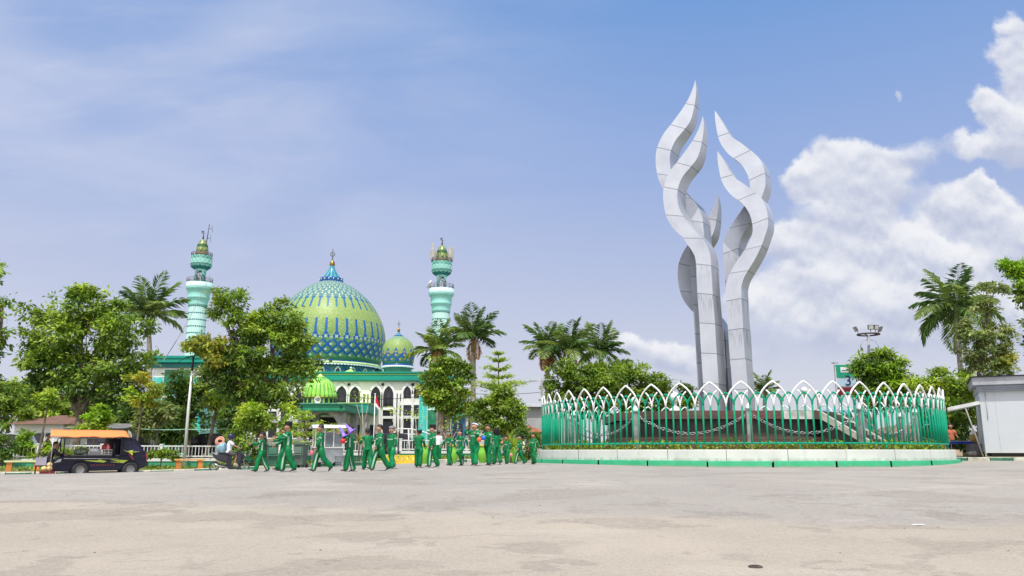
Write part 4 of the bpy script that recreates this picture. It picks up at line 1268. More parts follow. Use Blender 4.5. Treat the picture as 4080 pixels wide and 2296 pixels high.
def gatehouse():
    Y = 70.0; s = M(Y); gz = .6
    X = lambda px, py=1650: P(px, py, Y).x
    Z = lambda py: P(1240, py, Y).z
    g = lambda a, b: (1100 + a * .2069, 1480 + b * .2069)
    org = (X(1282), Y, gz)
    root = empty('gatehouse', org, 'grey stone gate arch under a lime green ribbed dome in front of the mosque', 'gatehouse')
    B = lambda mb, n, m: mb.build(n, m, root, org)
    xl, xr = X(1187), X(1374); z0 = Z(1636)
    dpt = 6.0
    # arch wall
    mb = MB()
    cx = X(1281, 1700); rad_ = 66 * s; zs = Z(1712)
    opening = [(cx - rad_, gz)] + [(cx - rad_ * math.cos(PI * i / 16), zs + rad_ * 1.02 * math.sin(PI * i / 16)) for i in range(17)] + [(cx + rad_, gz)]
    outer = [(xl + .2, gz)] + [(xl + .2 + (xr - xl - .4) * max(0, min(1, (i - 4) / 8)), zs if i in () else (z0 if 1 <= i <= 15 else z0)) for i in range(17)] + [(xr - .2, gz)]
    outer[1] = (xl + .2, zs); outer[2] = (xl + .2, (zs + z0) / 2); outer[3] = (xl + .2, z0 - .02); outer[17] = (xr - .2, zs); outer[16] = (xr - .2, (zs + z0) / 2); outer[15] = (xr - .2, z0 - .02)
    mb.ring_prism(outer, opening, Y + .1, Y + .8)
    B(mb, 'arch_wall', pm('pale_limestone', (.42, .41, .38), .85, var=.3, scale=1.5, bump=.3, dirt=(.26, .25, .23, .6)))
    for px in (1201, 1361):
        mb = MB(); mb.box((X(px), Y + .3, (gz + z0) / 2), (28 * s, 28 * s, z0 - gz)); B(mb, 'pillar', STONE_GREY)
        mb = MB(); mb.box((X(px), Y + dpt - .4, (gz + z0) / 2), (28 * s, 28 * s, z0 - gz)); B(mb, 'pillar', STONE_GREY)
    sl0, sl1 = X(1165), X(1377); z1 = Z(1611)
    mb = MB()
    mb.box(((sl0 + sl1) / 2, Y + dpt / 2, (z0 + z1) / 2), (sl1 - sl0, dpt + .8, z1 - z0), 0)
    mb.box(((sl0 + sl1) / 2, Y + dpt / 2, z1 + .03), (sl1 - sl0 + .3, dpt + 1.1, .1), 1); mb.box(((sl0 + sl1) / 2, Y + dpt / 2, z0 - .02), (sl1 - sl0 + .06, dpt + .9, .14), 2)
    for px in (1206, 1362):
        mb.box((X(px), Y - .42, (z0 + z1) / 2), (.16, .05, .2), 3)
    B(mb, 'roof_slab', [pm('gate_green_paint', (.03, .30, .17), .55, var=.1), pm('gate_green_edge', (.12, .34, .25), .5), pm('gate_green_dark', (.012, .16, .09), .5), DARK])
    # dome on a low drum
    cd = (X(1240, 1580), Y + dpt / 2, 0); k = M(Y + dpt / 2)
    zz = lambda py: P(1240, py, Y + dpt / 2).z
    mb = MB(); mb.lathe([(70 * k, zz(1613)), (70 * k, zz(1590))], 48, cd, 0)
    for i in range(20):
        a = 2 * PI * i / 20; r = 70 * k
        if math.sin(a) < .3: mb.box((cd[0] + r * math.cos(a), cd[1] + r * math.sin(a), zz(1601)), (.06, .28, .42), 1, a)
    mb.lathe([(70.5 * k, zz(1590)), (74 * k, zz(1589)), (74 * k, zz(1586)), (70 * k, zz(1585))], 48, cd, 2)
    B(mb, 'drum', [pm('drum_lime', (.22, .52, .09), .5, var=.1), DARK, GOLD])
    prof = [(69, 1586), (67, 1572), (62.5, 1556), (56, 1541), (47.5, 1527), (37, 1516), (25, 1508.5), (16, 1505)]
    mb = MB(); mb.lathe([(r * k, zz(py)) for r, py in prof], 48, cd, 0)
    for i in range(24):
        a = 2 * PI * i / 24
        pts = [(cd[0] + (r * k + .01) * math.cos(a), cd[1] + (r * k + .01) * math.sin(a), zz(py)) for r, py in prof]
        mb.tube(pts, .045, 5, 1)
        for sg in (-1, 1):
            pts = []
            for j in range(9):
                t = j / 8; f = t * (len(prof) - 2.2); i0 = int(f); fr = f - i0
                r = prof[i0][0] + (prof[i0 + 1][0] - prof[i0][0]) * fr; py = prof[i0][1] + (prof[i0 + 1][1] - prof[i0][1]) * fr
                a2 = a + sg * 2 * PI / 24 * abs(math.sin(t * PI * 1.5)) * .5
                pts.append((cd[0] + (r * k + .012) * math.cos(a2), cd[1] + (r * k + .012) * math.sin(a2), zz(py)))
            mb.tube(pts, .03, 4, 2)
    mb.lathe([(16.5 * k, zz(1505)), (17 * k, zz(1502)), (17 * k, zz(1500)), (9 * k, zz(1498)), (2 * k, zz(1490))], 20, cd, 2)
    B(mb, 'dome', [pm('dome_lime_paint', (.28, .62, .06), .45, var=.1, scale=1), pm('dome_rib_green', (.12, .42, .07), .5), pm('dome_rib_pale', (.50, .76, .20), .5)])
    mb = MB(); st = 0
    mb.lathe([(.05, 0), (.10, .15), (.30, .4), (.32, .43), (.26, .42), (.05, .2)], 16); mb.xf(Matrix.Translation((X(1271, 1597), Y - .1, Z(1597))) @ Matrix.Rotation(rad(90), 4, 'X'))
    mb.tube([(X(1271, 1597), Y + .1, Z(1597)), (X(1271, 1597), Y + .1, z1)], .04, 6)
    B(mb, 'loudspeaker', pm('horn_white', (.6, .6, .6), .5))
    mb = MB(); mb.box((X(1240), Y + dpt - .2, gz + 1.8), (xr - xl - 1, .1, 3.4)); B(mb, 'back_screen', GLASS)
gatehouse()
# ------------------------------------------------------------------ trees and plants
def gz(x, y): return zgard(x, y) if y > K(x) else zroad(x, y)

def palm(px, py, Y, label, base_px=None, frond=2.6, nf=17, pal='palm', trunk_r=.16, dead=0, droop=1.0, group='royal palms around the square', seed=0, straight=True, up=.9):
    rr = random.Random(seed)
    c = P(px, py, Y)
    bx = P(base_px or px, 1760, Y).x
    z0 = gz(bx, Y)
    root = empty('palm_tree', (bx, Y, z0), label, 'palm', group)
    o = (bx, Y, z0)
    mb = MB(); n = 9
    pts = [Vector((bx + (c.x - bx) * t ** 1.3, Y, z0 + (c.z - z0) * t)) for t in [i / n for i in range(n + 1)]]
    rs = [trunk_r * (1.5 if i == 0 else (1.05 + .12 * math.sin(i * 2.1))) * (1 - .35 * i / n) for i in range(n + 1)]
    mb.tube(pts, rs, 10); mb.build('trunk', BARKP, root, o)
    mb = MB(); mb.tube([c - Vector((0, 0, 1.1)), c - Vector((0, 0, .6)), c + Vector((0, 0, .15))], [trunk_r * .75, trunk_r * .85, trunk_r * .35], 9); mb.build('crownshaft', pm('palm_crownshaft', (.13, .19, .06), .5, var=.3), root, o)
    for f in range(nf + dead):
        isdead = f >= nf
        az = f * 2.39996 + rr.uniform(-.3, .3)
        t = (f + .5) / nf
        e0 = rad(86 - 108 * t * up) if not isdead else rad(-55)
        L = frond * 1.18 * rr.uniform(.82, 1.12) * (.75 if isdead else 1)
        hd = Vector((math.cos(az), math.sin(az), 0))
        p = c + hd * .1; e = e0
        rach = [p.copy()]; seg = 14
        for i in range(seg):
            p = p + (hd * math.cos(e) + Vector((0, 0, math.sin(e)))) * (L / seg)
            e -= (rad(2.2) + rad(5.0) * (i / seg) ** 1.5) * droop * (.55 + .75 * t)
            e = max(e, rad(-86)); rach.append(p.copy())
        cen = []; dr = []; nr = []; ln = []
        side = hd.cross(Vector((0, 0, 1)))
        for i in range(2, seg * 3):
            tt = i / (seg * 3); f_ = tt * seg; i0 = int(f_); q = rach[i0].lerp(rach[i0 + 1], f_ - i0)
            tg = (rach[i0 + 1] - rach[i0]).normalized(); upv = side.cross(tg)
            ll = L * .32 * math.sin(PI * min(1, (.12 + tt * .9))) ** .7 + .06
            for sg in (-1, 1):
                dd = (tg * (.55 + .5 * tt) + side * sg * 1.0 + upv * rr.uniform(-.1, .35) + Vector((0, 0, -.30 * droop + rr.uniform(-.3, .25)))).normalized()
                cen.append(q + dd * ll * .5); dr.append(dd); nr.append(upv + side * rr.uniform(-.5, .5)); ln.append(ll * rr.uniform(.85, 1.12))
        cen = np.array(cen); dr = np.array(dr); nr = np.array(nr); ln = np.array(ln)
        pl = np.array([(.30, .17, .07), (.36, .22, .10)] if isdead else PAL[pal])
        kb = pl[rr.randrange(len(pl))]
        col = np.clip(kb * (1 + .22 * rng.normal(size=(len(cen), 1))), .01, .5)
        fo = leaf_mesh('frond', cen, dr, nr, ln, np.full(len(ln), .062 * frond / 2.2), col, LEAFG, root, o)
        # rachis merged in as thin stem
        rb = MB(); rb.tube([q - Vector(o) for q in rach], [.03 - .026 * i / seg for i in range(seg + 1)], 5)
        s_ = rb.build('stem', STEM, fo)
    # spear leaf
    mb = MB(); mb.tube([c, c + Vector((.03, 0, frond * .45)), c + Vector((.06, 0, frond * .72))], [.05, .03, .006], 5); mb.build('spear_leaf', STEM, root, o)
    return root
STEM = pm('green_stem', (.16, .22, .07), .6, var=.25)

G1 = 'street trees by the left pavement'
def trees():
    g = lambda px, Y: gz(P(px, 1760, Y).x, Y)
    # left edge
    tree('broadleaf_tree', 37, (-30, 1700), g(-30, 37), [(-60, 1250, 75, 70, 'green'), (-25, 1330, 45, 60, 'green'), (-55, 1450, 65, 80, 'dark'), (-40, 1570, 45, 60, 'green'), (-35, 1110, 40, 60, 'green'), (12, 1205, 38, 14, 'green')], 3600, .24,
         'tall narrow tree cut off by the left edge of the photo', group=G1, trunk_r=.2)
    # big round tree
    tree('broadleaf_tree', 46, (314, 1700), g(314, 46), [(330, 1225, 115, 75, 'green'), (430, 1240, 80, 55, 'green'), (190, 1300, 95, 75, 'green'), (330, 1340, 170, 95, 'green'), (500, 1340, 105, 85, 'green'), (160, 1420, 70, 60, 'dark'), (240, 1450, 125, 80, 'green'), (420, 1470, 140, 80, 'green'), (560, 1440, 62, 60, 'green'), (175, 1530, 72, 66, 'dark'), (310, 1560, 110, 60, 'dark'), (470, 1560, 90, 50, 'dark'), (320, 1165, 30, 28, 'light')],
         14500, .27, 'broad rounded tree with dense crown behind the van', group=G1, trunk_r=.2, clump_r=.5, fork=g(314, 46) + 2.6)
    # three-lobed tree with a yellowing side
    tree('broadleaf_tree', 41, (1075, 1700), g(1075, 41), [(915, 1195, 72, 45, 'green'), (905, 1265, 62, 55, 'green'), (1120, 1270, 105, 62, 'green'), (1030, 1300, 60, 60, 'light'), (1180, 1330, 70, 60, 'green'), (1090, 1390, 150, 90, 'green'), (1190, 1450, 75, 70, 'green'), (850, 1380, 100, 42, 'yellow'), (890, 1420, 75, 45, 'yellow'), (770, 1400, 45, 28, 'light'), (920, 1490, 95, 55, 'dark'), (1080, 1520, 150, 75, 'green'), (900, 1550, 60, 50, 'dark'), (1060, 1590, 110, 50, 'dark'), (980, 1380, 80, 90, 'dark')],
         16500, .23, 'large lobed tree with a yellowing left side in front of the main dome', group=G1, trunk_r=.19, clump_r=.42, fork=g(1075, 41) + 2.4)
    tree('young_tree', 39.5, (1010, 1760), g(1010, 39.5), [(1010, 1640, 50, 40, 'light'), (1060, 1670, 55, 40, 'green'), (985, 1695, 40, 40, 'light'), (1115, 1645, 40, 35, 'light'), (1120, 1700, 45, 40, 'green')], 2000, .20, 'young leafy tree under the lobed tree behind the first two boys', group=G1, trunk_r=.05, clump_r=.35)
    tree('shrub', 39.2, (965, 1800), g(965, 39.2), [(960, 1740, 55, 50, 'green'), (985, 1800, 60, 45, 'dark'), (930, 1790, 40, 40, 'light'), (1000, 1700, 40, 40, 'green')], 2000, .17, 'bushy green shrub behind the scooter handlebars', 'shrub', trunk_r=.04, clump_r=.3)
    # understory, left to right
    tree('sapling', 42, (548, 1770), g(548, 42), [(560, 1520, 60, 32, 'yellow'), (615, 1550, 48, 35, 'yellow'), (545, 1570, 50, 30, 'light'), (590, 1590, 55, 30, 'yellow')], 1500, .2, 'slim sapling with yellowing leaves right of the van roof', group='young trees on the garden strip', trunk_r=.055, clump_r=.33, fork=P(545, 1600, 42).z)
    tree('willowy_tree', 45, (625, 1770), g(625, 45), [(620, 1620, 55, 55, 'grey'), (600, 1690, 60, 50, 'grey'), (655, 1660, 40, 60, 'grey')], 2000, .24, 'drooping grey green tree between the sapling and the white pole', group='young trees on the garden strip', trunk_r=.08, clump_r=.4)
    tree('broadleaf_tree', 52, (745, 1770), g(745, 52), [(720, 1560, 80, 70, 'dark'), (800, 1540, 80, 60, 'green'), (690, 1640, 70, 70, 'dark'), (770, 1650, 80, 70, 'dark'), (850, 1590, 60, 60, 'green'), (830, 1500, 60, 40, 'grey')], 5500, .24, 'dark bushy tree hiding the foot of the left minaret', group=G1, trunk_r=.16, clump_r=.45)
    tree('leaning_tree', 42.5, (815, 1800), g(815, 42.5), [(870, 1590, 55, 35, 'light'), (910, 1570, 40, 30, 'light'), (850, 1620, 40, 30, 'grey')], 1300, .2, 'thin leaning tree with sparse light crown left of the scooter rider', group='young trees on the garden strip', trunk_r=.1, clump_r=.3, fork=P(865, 1630, 42.5).z, trunk_top_px=(862, 1630))
    tree('sapling', 38, (148, 1800), g(148, 38), [(195, 1565, 35, 25, 'light'), (215, 1590, 40, 28, 'green'), (180, 1600, 30, 22, 'light')], 700, .2, 'leaning sapling on a pale stake left of the van', group='young trees on the garden strip', trunk_r=.045, clump_r=.28, fork=P(192, 1610, 38).z, trunk_top_px=(192, 1610))
    tree('young_tree', 44, (372, 1790), g(372, 44), [(385, 1650, 45, 32, 'bright'), (365, 1700, 50, 32, 'light'), (415, 1690, 40, 30, 'light'), (350, 1720, 40, 26, 'bright')], 1500, .22, 'yellow green young tree rising just behind the orange awning', group='young trees on the garden strip', trunk_r=.05, clump_r=.32)
    # distant greenery behind the garden
    for i, (px, py, rx, ry, Y, pal, lab) in enumerate([(30, 1610, 90, 90, 66, 'green', 'soft green tree far behind the left edge tree'), (150, 1590, 90, 70, 70, 'light', 'light green tree in the background left of the brown roof'),
                                  (250, 1620, 90, 60, 72, 'green', 'background tree over the brown roofed house'), (420, 1640, 100, 70, 68, 'green', 'background tree behind the orange awning, middle'), (520, 1640, 80, 70, 64, 'dark', 'dark background tree behind the awning end'), (360, 1610, 90, 60, 74, 'light', 'pale background tree behind the rounded tree trunk'), (690, 1700, 70, 60, 60, 'dark', 'dark background tree left of the white pole'), (960, 1640, 80, 70, 62, 'dark', 'shaded background tree under the lobed tree')]):
        tree('background_tree', Y, (px, 1760), .6, [(px, py, rx, ry, pal), (px - rx * .5, py + ry * .4, rx * .6, ry * .6, pal), (px + rx * .5, py + ry * .5, rx * .6, ry * .6, pal)], 3000, .34, lab, group='trees in the left background', trunk_r=.15, clump_r=.6)
    # layered feathery tree by the gate
    def layered(px, Y, tiers, label, base_py, pal='light', tr=.05, leaf=.16):
        bx = P(px, 1700, Y).x; z0 = g(px, Y)
        root = empty('tiered_tree', (bx, Y, z0), label, 'tree', 'tiered saplings near the mosque fence')
        o = (bx, Y, z0)
        mb = MB(); ztop = P(px, tiers[0][0], Y).z
        mb.tube([(bx, Y, z0 - .1), (bx + .03, Y, (z0 + ztop) / 2), (bx, Y, ztop)], [tr * 1.4, tr, tr * .3], 8)
        cen = []; dr = []; nr = []; col = []
        pl = np.array(PAL[pal])
        for (py, rpx, rise) in tiers:
            zc = P(px, py, Y).z; r = rpx * M(Y)
            nb = 6
            for b_ in range(nb):
                az = 2 * PI * b_ / nb + R.uniform(-.3, .3); L = r * R.uniform(.75, 1.1)
                e = Vector((bx + math.cos(az) * L, Y + math.sin(az) * L, zc + rise * L * R.uniform(.6, 1.2)))
                st = Vector((bx, Y, zc - .05)); mb.tube([st, st.lerp(e, .5) + Vector((0, 0, .03)), e], [tr * .4, tr * .25, tr * .1], 5)
                nn = int(14 + 55 * L)
                for q in range(nn):
                    t = R.uniform(.15, 1.05); p = st.lerp(e, t) + Vector((R.gauss(0, .13), R.gauss(0, .13), R.gauss(.02, .05))) * (.6 + L * .45)
                    cen.append(p); dr.append((math.cos(az) + R.gauss(0, .7), math.sin(az) + R.gauss(0, .7), R.gauss(-.1, .25))); nr.append((R.gauss(0, .3), R.gauss(0, .3), 1)); col.append(pl[R.randrange(len(pl))] * R.uniform(.8, 1.2))
        cen = np.array(cen); ln = leaf * rng.uniform(.7, 1.3, len(cen))
        leaf_mesh('crown', cen, np.array(dr), np.array(nr), ln, ln * .5, np.array(col), LEAF, root, o)
        mb.build('trunk', BARK, root, o)
    layered(1213, 38.8, [(1650, 22, .5), (1672, 50, .35), (1700, 75, .25), (1735, 90, .15), (1770, 60, .1)], 'light green feathery tiered sapling beside the grey wheelie bin', 1860, 'light')
    layered(1305, 41.5, [(1700, 30, .3), (1725, 62, .2), (1750, 60, .15)], 'low light green tiered sapling over the food cart', 1800, 'light')
    layered(1985, 52, [(1412, 22, .5), (1440, 40, .4), (1475, 62, .25), (1508, 75, .2), (1540, 95, .2), (1560, 120, .35), (1585, 70, .1)], 'tall tiered tree with flat layered branches above the round bushy tree', 1700, 'light', .08, .2)
    tree('bushy_tree', 50, (2010, 1790), g(2010, 50), [(2000, 1580, 55, 35, 'green'), (1960, 1630, 65, 45, 'green'), (2040, 1640, 65, 50, 'green'), (2000, 1680, 80, 50, 'green'), (1950, 1680, 40, 35, 'dark'), (2060, 1690, 35, 30, 'dark'), (2005, 1615, 50, 40, 'light')], 6500, .23, 'dense round bushy tree right of the tall bare palm trunk', group=G1, trunk_r=.12, clump_r=.36)
    # tree in front of the right minaret
    tree('broadleaf_tree', 50, (1747, 1790), g(1747, 50), [(1770, 1455, 60, 35, 'green'), (1740, 1510, 60, 45, 'green'), (1815, 1490, 50, 40, 'green'), (1790, 1560, 70, 50, 'green'), (1730, 1570, 50, 35, 'light'), (1800, 1620, 50, 35, 'green'), (1750, 1610, 40, 30, 'green'), (1858, 1590, 26, 45, 'light'), (1862, 1500, 22, 40, 'dark'), (1690, 1550, 35, 15, 'yellow')], 7500, .22, 'upright tree with thick pale double trunk before the right minaret', group=G1, trunk_r=.24, clump_r=.36, fork=P(1747, 1610, 50).z, two=True, bark=pm('pale_grey_bark', (.27, .22, .18), .9, var=.35, scale=2, bump=.7))
    # big trees behind the ring, left
    tree('broadleaf_tree', 66, (2300, 1760), .6, [(2300, 1490, 100, 55, 'green'), (2230, 1560, 60, 65, 'green'), (2330, 1570, 105, 60, 'green'), (2400, 1500, 75, 55, 'green'), (2230, 1625, 50, 40, 'dark'), (2340, 1640, 110, 40, 'dark')], 9000, .30, 'broad low tree behind the left half of the ring fence', group='big trees behind the roundabout', trunk_r=.25, clump_r=.55)
    tree('broadleaf_tree', 70, (2500, 1760), .6, [(2500, 1470, 65, 45, 'green'), (2460, 1520, 70, 55, 'green'), (2560, 1510, 75, 45, 'green'), (2630, 1545, 45, 45, 'green'), (2500, 1590, 110, 50, 'green'), (2600, 1600, 80, 45, 'dark')], 8500, .30, 'broad low tree behind the ring fence, nearest the flame shafts', group='big trees behind the roundabout', trunk_r=.25, clump_r=.55)
    tree('broadleaf_tree', 76, (2745, 1760), .6, [(2745, 1565, 40, 35, 'dark'), (2720, 1610, 40, 35, 'green'), (2765, 1605, 30, 35, 'green')], 1800, .32, 'small dark tree just left of the flame shafts', group='big trees behind the roundabout', trunk_r=.15, clump_r=.5)
    # right side
    tree('broadleaf_tree', 60, (3470, 1760), .6, [(3485, 1432, 58, 40, 'green'), (3462, 1488, 48, 48, 'dark'), (3500, 1470, 80, 50, 'bright'), (3560, 1490, 60, 50, 'green'), (3515, 1540, 92, 60, 'bright'), (3600, 1560, 50, 50, 'light'), (3470, 1565, 48, 45, 'green'), (3540, 1600, 100, 45, 'green')], 9000, .30, 'wide bright green tree beside the green sign board', group='trees on the right of the square', trunk_r=.22, clump_r=.55)
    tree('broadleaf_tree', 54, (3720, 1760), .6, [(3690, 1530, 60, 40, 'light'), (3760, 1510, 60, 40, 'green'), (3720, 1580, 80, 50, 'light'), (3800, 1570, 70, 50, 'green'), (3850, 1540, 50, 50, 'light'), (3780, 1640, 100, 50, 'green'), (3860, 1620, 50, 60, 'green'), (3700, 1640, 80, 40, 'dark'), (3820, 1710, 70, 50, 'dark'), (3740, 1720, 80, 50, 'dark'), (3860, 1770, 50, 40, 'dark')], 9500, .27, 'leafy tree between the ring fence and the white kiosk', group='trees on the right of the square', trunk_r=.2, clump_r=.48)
    tree('willowy_tree', 50, (3900, 1760), .6, [(3960, 1165, 50, 40, 'grey'), (3930, 1240, 50, 50, 'grey'), (3890, 1330, 70, 60, 'grey'), (3960, 1340, 70, 60, 'grey'), (3900, 1420, 80, 60, 'grey'), (4000, 1410, 60, 50, 'yellow'), (3950, 1470, 90, 40, 'grey')], 6500, .22, 'loose grey green tree beside the tall right palm', group='trees on the right of the square', trunk_r=.15, clump_r=.42, shell=.3)
    tree('broadleaf_tree', 45, (4150, 1760), .6, [(4060, 1065, 60, 40, 'bright'), (4070, 1130, 50, 60, 'bright'), (4085, 1200, 45, 60, 'green'), (4130, 1100, 80, 100, 'green'), (4080, 1280, 60, 30, 'green'), (4140, 1380, 60, 80, 'dark')], 4500, .25, 'bright tree cut off by the right edge of the photo', group='trees on the right of the square', trunk_r=.2, clump_r=.4)
    # palms
    palm(592, 1250, 62, 'single palm behind the rounded tree, left of the left minaret', 598, 2.9, 18, trunk_r=.22, seed=1, pal='palm')
    palm(1742, 1395, 66, 'green palm with orange dead fronds in front of the right minaret', 1745, 2.3, 15, seed=2, dead=3, pal='green')
    palm(1886, 1345, 60, 'tall palm with long bare pale trunk right of the right minaret', 1884, 2.2, 18, seed=3, trunk_r=.24, dead=2, up=.75, pal='palm')
    palm(2180, 1385, 70, 'leftmost palm of the cluster left of the monument', 2182, 2.4, 17, seed=4, trunk_r=.26, dead=5)
    palm(2268, 1390, 68, 'middle palm of the cluster left of the monument', 2262, 2.5, 17, seed=5, trunk_r=.26, dead=2)
    palm(2395, 1400, 72, 'rightmost palm of the cluster, partly behind round trees', 2380, 2.5, 18, seed=6, trunk_r=.26)
    palm(3808, 1222, 58, 'tall dark palm on the right with drooping fronds', 3850, 3.3, 20, seed=7, trunk_r=.22, droop=1.35, pal='palm', up=1.12, dead=0)
    palm(3045, 1555, 84, 'small distant palm right of the flame shafts', 3045, 1.8, 14, seed=8, trunk_r=.2)
    palm(1870, 1655, 56, 'small young palm at the foot of the tall bare palm', 1872, 1.2, 11, seed=9, trunk_r=.09)
    # clipped shrubs and hedges on the garden strip
    tree('topiary_shrub', 38.5, (106, 1820), g(106, 38.5), [(106, 1735, 24, 22, 'bright'), (104, 1765, 36, 30, 'bright'), (106, 1795, 46, 32, 'bright')], 2400, .12, 'bright green cone shaped shrub left of the van', 'shrub', trunk_r=.05, clump_r=.2)
    tree('topiary_shrub', 37.5, (10, 1820), g(10, 37.5), [(8, 1770, 52, 50, 'green'), (15, 1800, 50, 30, 'dark')], 2200, .13, 'round dark green shrub at the left edge of the photo', 'shrub', trunk_r=.05, clump_r=.22)
    tree('low_hedge', 39.5, (640, 1830), g(640, 39.5), [(605, 1812, 30, 15, 'green'), (650, 1812, 35, 16, 'green'), (690, 1814, 28, 14, 'green')], 1600, .13, 'low hedge strip behind the rear of the van', 'hedge', trunk_r=.03, clump_r=.2)
    tree('low_hedge', 38.5, (300, 1820), g(300, 38.5), [(120, 1815, 60, 14, 'light'), (220, 1800, 50, 30, 'light'), (300, 1810, 60, 22, 'green'), (200, 1775, 30, 20, 'green')], 1800, .14, 'ragged green planting seen through the open van', 'hedge', trunk_r=.03, clump_r=.22)
    tree('shrub', 41.5, (2090, 1800), g(2090, 41.5), [(2100, 1760, 45, 40, 'green'), (2140, 1780, 35, 45, 'grey'), (2085, 1720, 40, 30, 'dark'), (2110, 1810, 40, 25, 'green')], 1600, .17, 'green shrub between the last boys and the ring fence', 'shrub', trunk_r=.04, clump_r=.28)
    # spiky plant in the lime pot, and little plants
    def spiky(px, py, Y, label, r, n, pal, zb=None):
        c = P(px, py, Y); z0 = g(px, Y) if zb is None else zb
        root = empty('spiky_plant', (c.x, Y, z0), label, 'plant')
        mb = MB(); mb.tube([(0, 0, 0), (0, 0, c.z - z0)], [.05, .03], 6); mb.build('stem', BARK, root)
        mb = MB(); pl = PAL[pal]
        for i in range(n):
            az = R.uniform(0, 2 * PI); e = R.uniform(rad(5), rad(85)); L = r * R.uniform(.7, 1.2)
            d = Vector((math.cos(az) * math.cos(e), math.sin(az) * math.cos(e), math.sin(e))); s_ = d.cross(Vector((0, 0, 1))).normalized() * .022
            b0 = Vector((0, 0, (c.z - z0) * R.uniform(.6, 1))); m_ = b0 + d * L * .55; t = b0 + d * L - Vector((0, 0, L * .35))
            mb.add([b0 - s_, b0 + s_, m_ + s_ * .9, m_ - s_ * .9, t], [(0, 1, 2, 3), (3, 2, 4)], 0, False, None, [tuple(v * R.uniform(.8, 1.2) for v in R.choice(pl))] * 2)
        mb.build('leaves', LEAF, root, recalc=False)
    spiky(2035, 1765, 39.6, 'spiky variegated plant with long striped leaves behind the small boys', .95, 150, 'light')
    spiky(1790, 1745, 41, 'brown tufted young plant tied to a stake behind the boys', .6, 70, 'yellow')
    spiky(1432, 1745, 42, 'pale bushy plant by the flag pole', .5, 70, 'yellow')
trees()

def ground_cover():
    # low weeds and creeping plants between the pavement and the railings, and beyond
    n = 26000
    x = rng.uniform(-46, 2, n); t = rng.beta(1.1, 1.6, n)
    kx = np.array([K(v) for v in x]); y = kx + 1.9 + t * 9
    pat = np.array([mnoise.noise(Vector((a * .45, b_ * .45, 3.1))) for a, b_ in zip(x, y)])
    keep = pat + rng.normal(size=n) * .12 > -.08
    x = x[keep]; y = y[keep]; pat = pat[keep]; n = len(x)
    h = np.clip(.10 + .30 * pat, .04, .42) * rng.uniform(.2, 1.0, n)
    z = np.array([zgard(a, b_) for a, b_ in zip(x, y)]) + h
    pl = np.array(PAL['green'] + PAL['light'] + PAL['grey'][:2]); ln = rng.uniform(.10, .2, n)
    o = leaf_mesh('ground_cover', np.stack([x, y, z], 1), rng.normal(size=(n, 3)) + np.array([0, 0, .9]), rng.normal(size=(n, 3)) + np.array([0, 0, 1]), ln, ln * .45, pl[rng.integers(0, len(pl), n)] * rng.uniform(.6, 1.1, (n, 1)), LEAF, None, (-20, 38, 0))
    tag(o, 'low weedy planting on the soil strip behind the left pavement', 'ground cover', kind='stuff')
ground_cover()
# ------------------------------------------------------------------ people
SKIN = pm('brown_skin', (.50, .27, .165), .55, var=.08)
SKIND = pm('dark_brown_skin', (.37, .195, .12), .55, var=.08)
HAIR = pm('black_hair', (.012, .011, .011), .5, var=.3, scale=30)
def satin(name, col, rough):
    m, nt, b = new_mat(name); k = NB(nt)
    p = k.pos()
    n1 = k.noise(k.scale(p, (1, 1, .45)), 7, 3, .5, dist=1.2); n2 = k.noise(p, 20, 3)
    k.link(k.mix(k.ss(n1, .3, .7), tuple(c * .72 for c in col), tuple(c * 1.25 for c in col)), b.inputs['Base Color'])
    b.inputs['Roughness'].default_value = rough; b.inputs['Specular IOR Level'].default_value = .22
    k.link(k.bump(k.math('ADD', n1, k.math('MULTIPLY', n2, .15)), .6, .06), b.inputs['Normal'])
    return m
TRACK = satin('green_tracksuit', (.003, .17, .052), .45)
TRACKL = satin('bright_green_satin', (.006, .25, .085), .36)
STRIPE = pm('pale_stripe', (.36, .52, .41), .5)
SHOE = pm('black_canvas_shoe', (.013, .013, .017), .6, var=.3)
SOLE = pm('white_rubber_sole', (.7, .7, .69), .6)
VELVET = pm('black_velvet_cap', (.008, .008, .011), .85, var=.2)
GREYCAP = pm('grey_knit_cap', (.22, .22, .24), .8, var=.2)
WCLOTH = pm('white_cloth', (.72, .73, .77), .7, var=.06, scale=6, bump=.2)
EYE = pm('eye_dark', (.01, .008, .007), .3)
LIP = pm('lip_brown', (.22, .085, .06), .5)

def skin_mesh(name, verts, edges, radii, roots, mats, sub=1):
    me = bpy.data.meshes.new(name); me.from_pydata([tuple(v) for v in verts], edges, [])
    ob = bpy.data.objects.new(name, me); C.objects.link(ob)
    md = ob.modifiers.new('skin', 'SKIN'); md.use_smooth_shade = True; md.branch_smoothing = .4
    for d, r in zip(me.skin_vertices[0].data, radii):
        d.radius = r if isinstance(r, tuple) else (r, r); d.use_root = False
    for r in roots: me.skin_vertices[0].data[r].use_root = True
    ss = ob.modifiers.new('sub', 'SUBSURF'); ss.levels = sub; ss.render_levels = sub
    dg = bpy.context.evaluated_depsgraph_get(); dg.update()
    out = bpy.data.meshes.new_from_object(ob.evaluated_get(dg))
    bpy.data.objects.remove(ob); bpy.data.meshes.remove(me)
    out.name = name
    return out

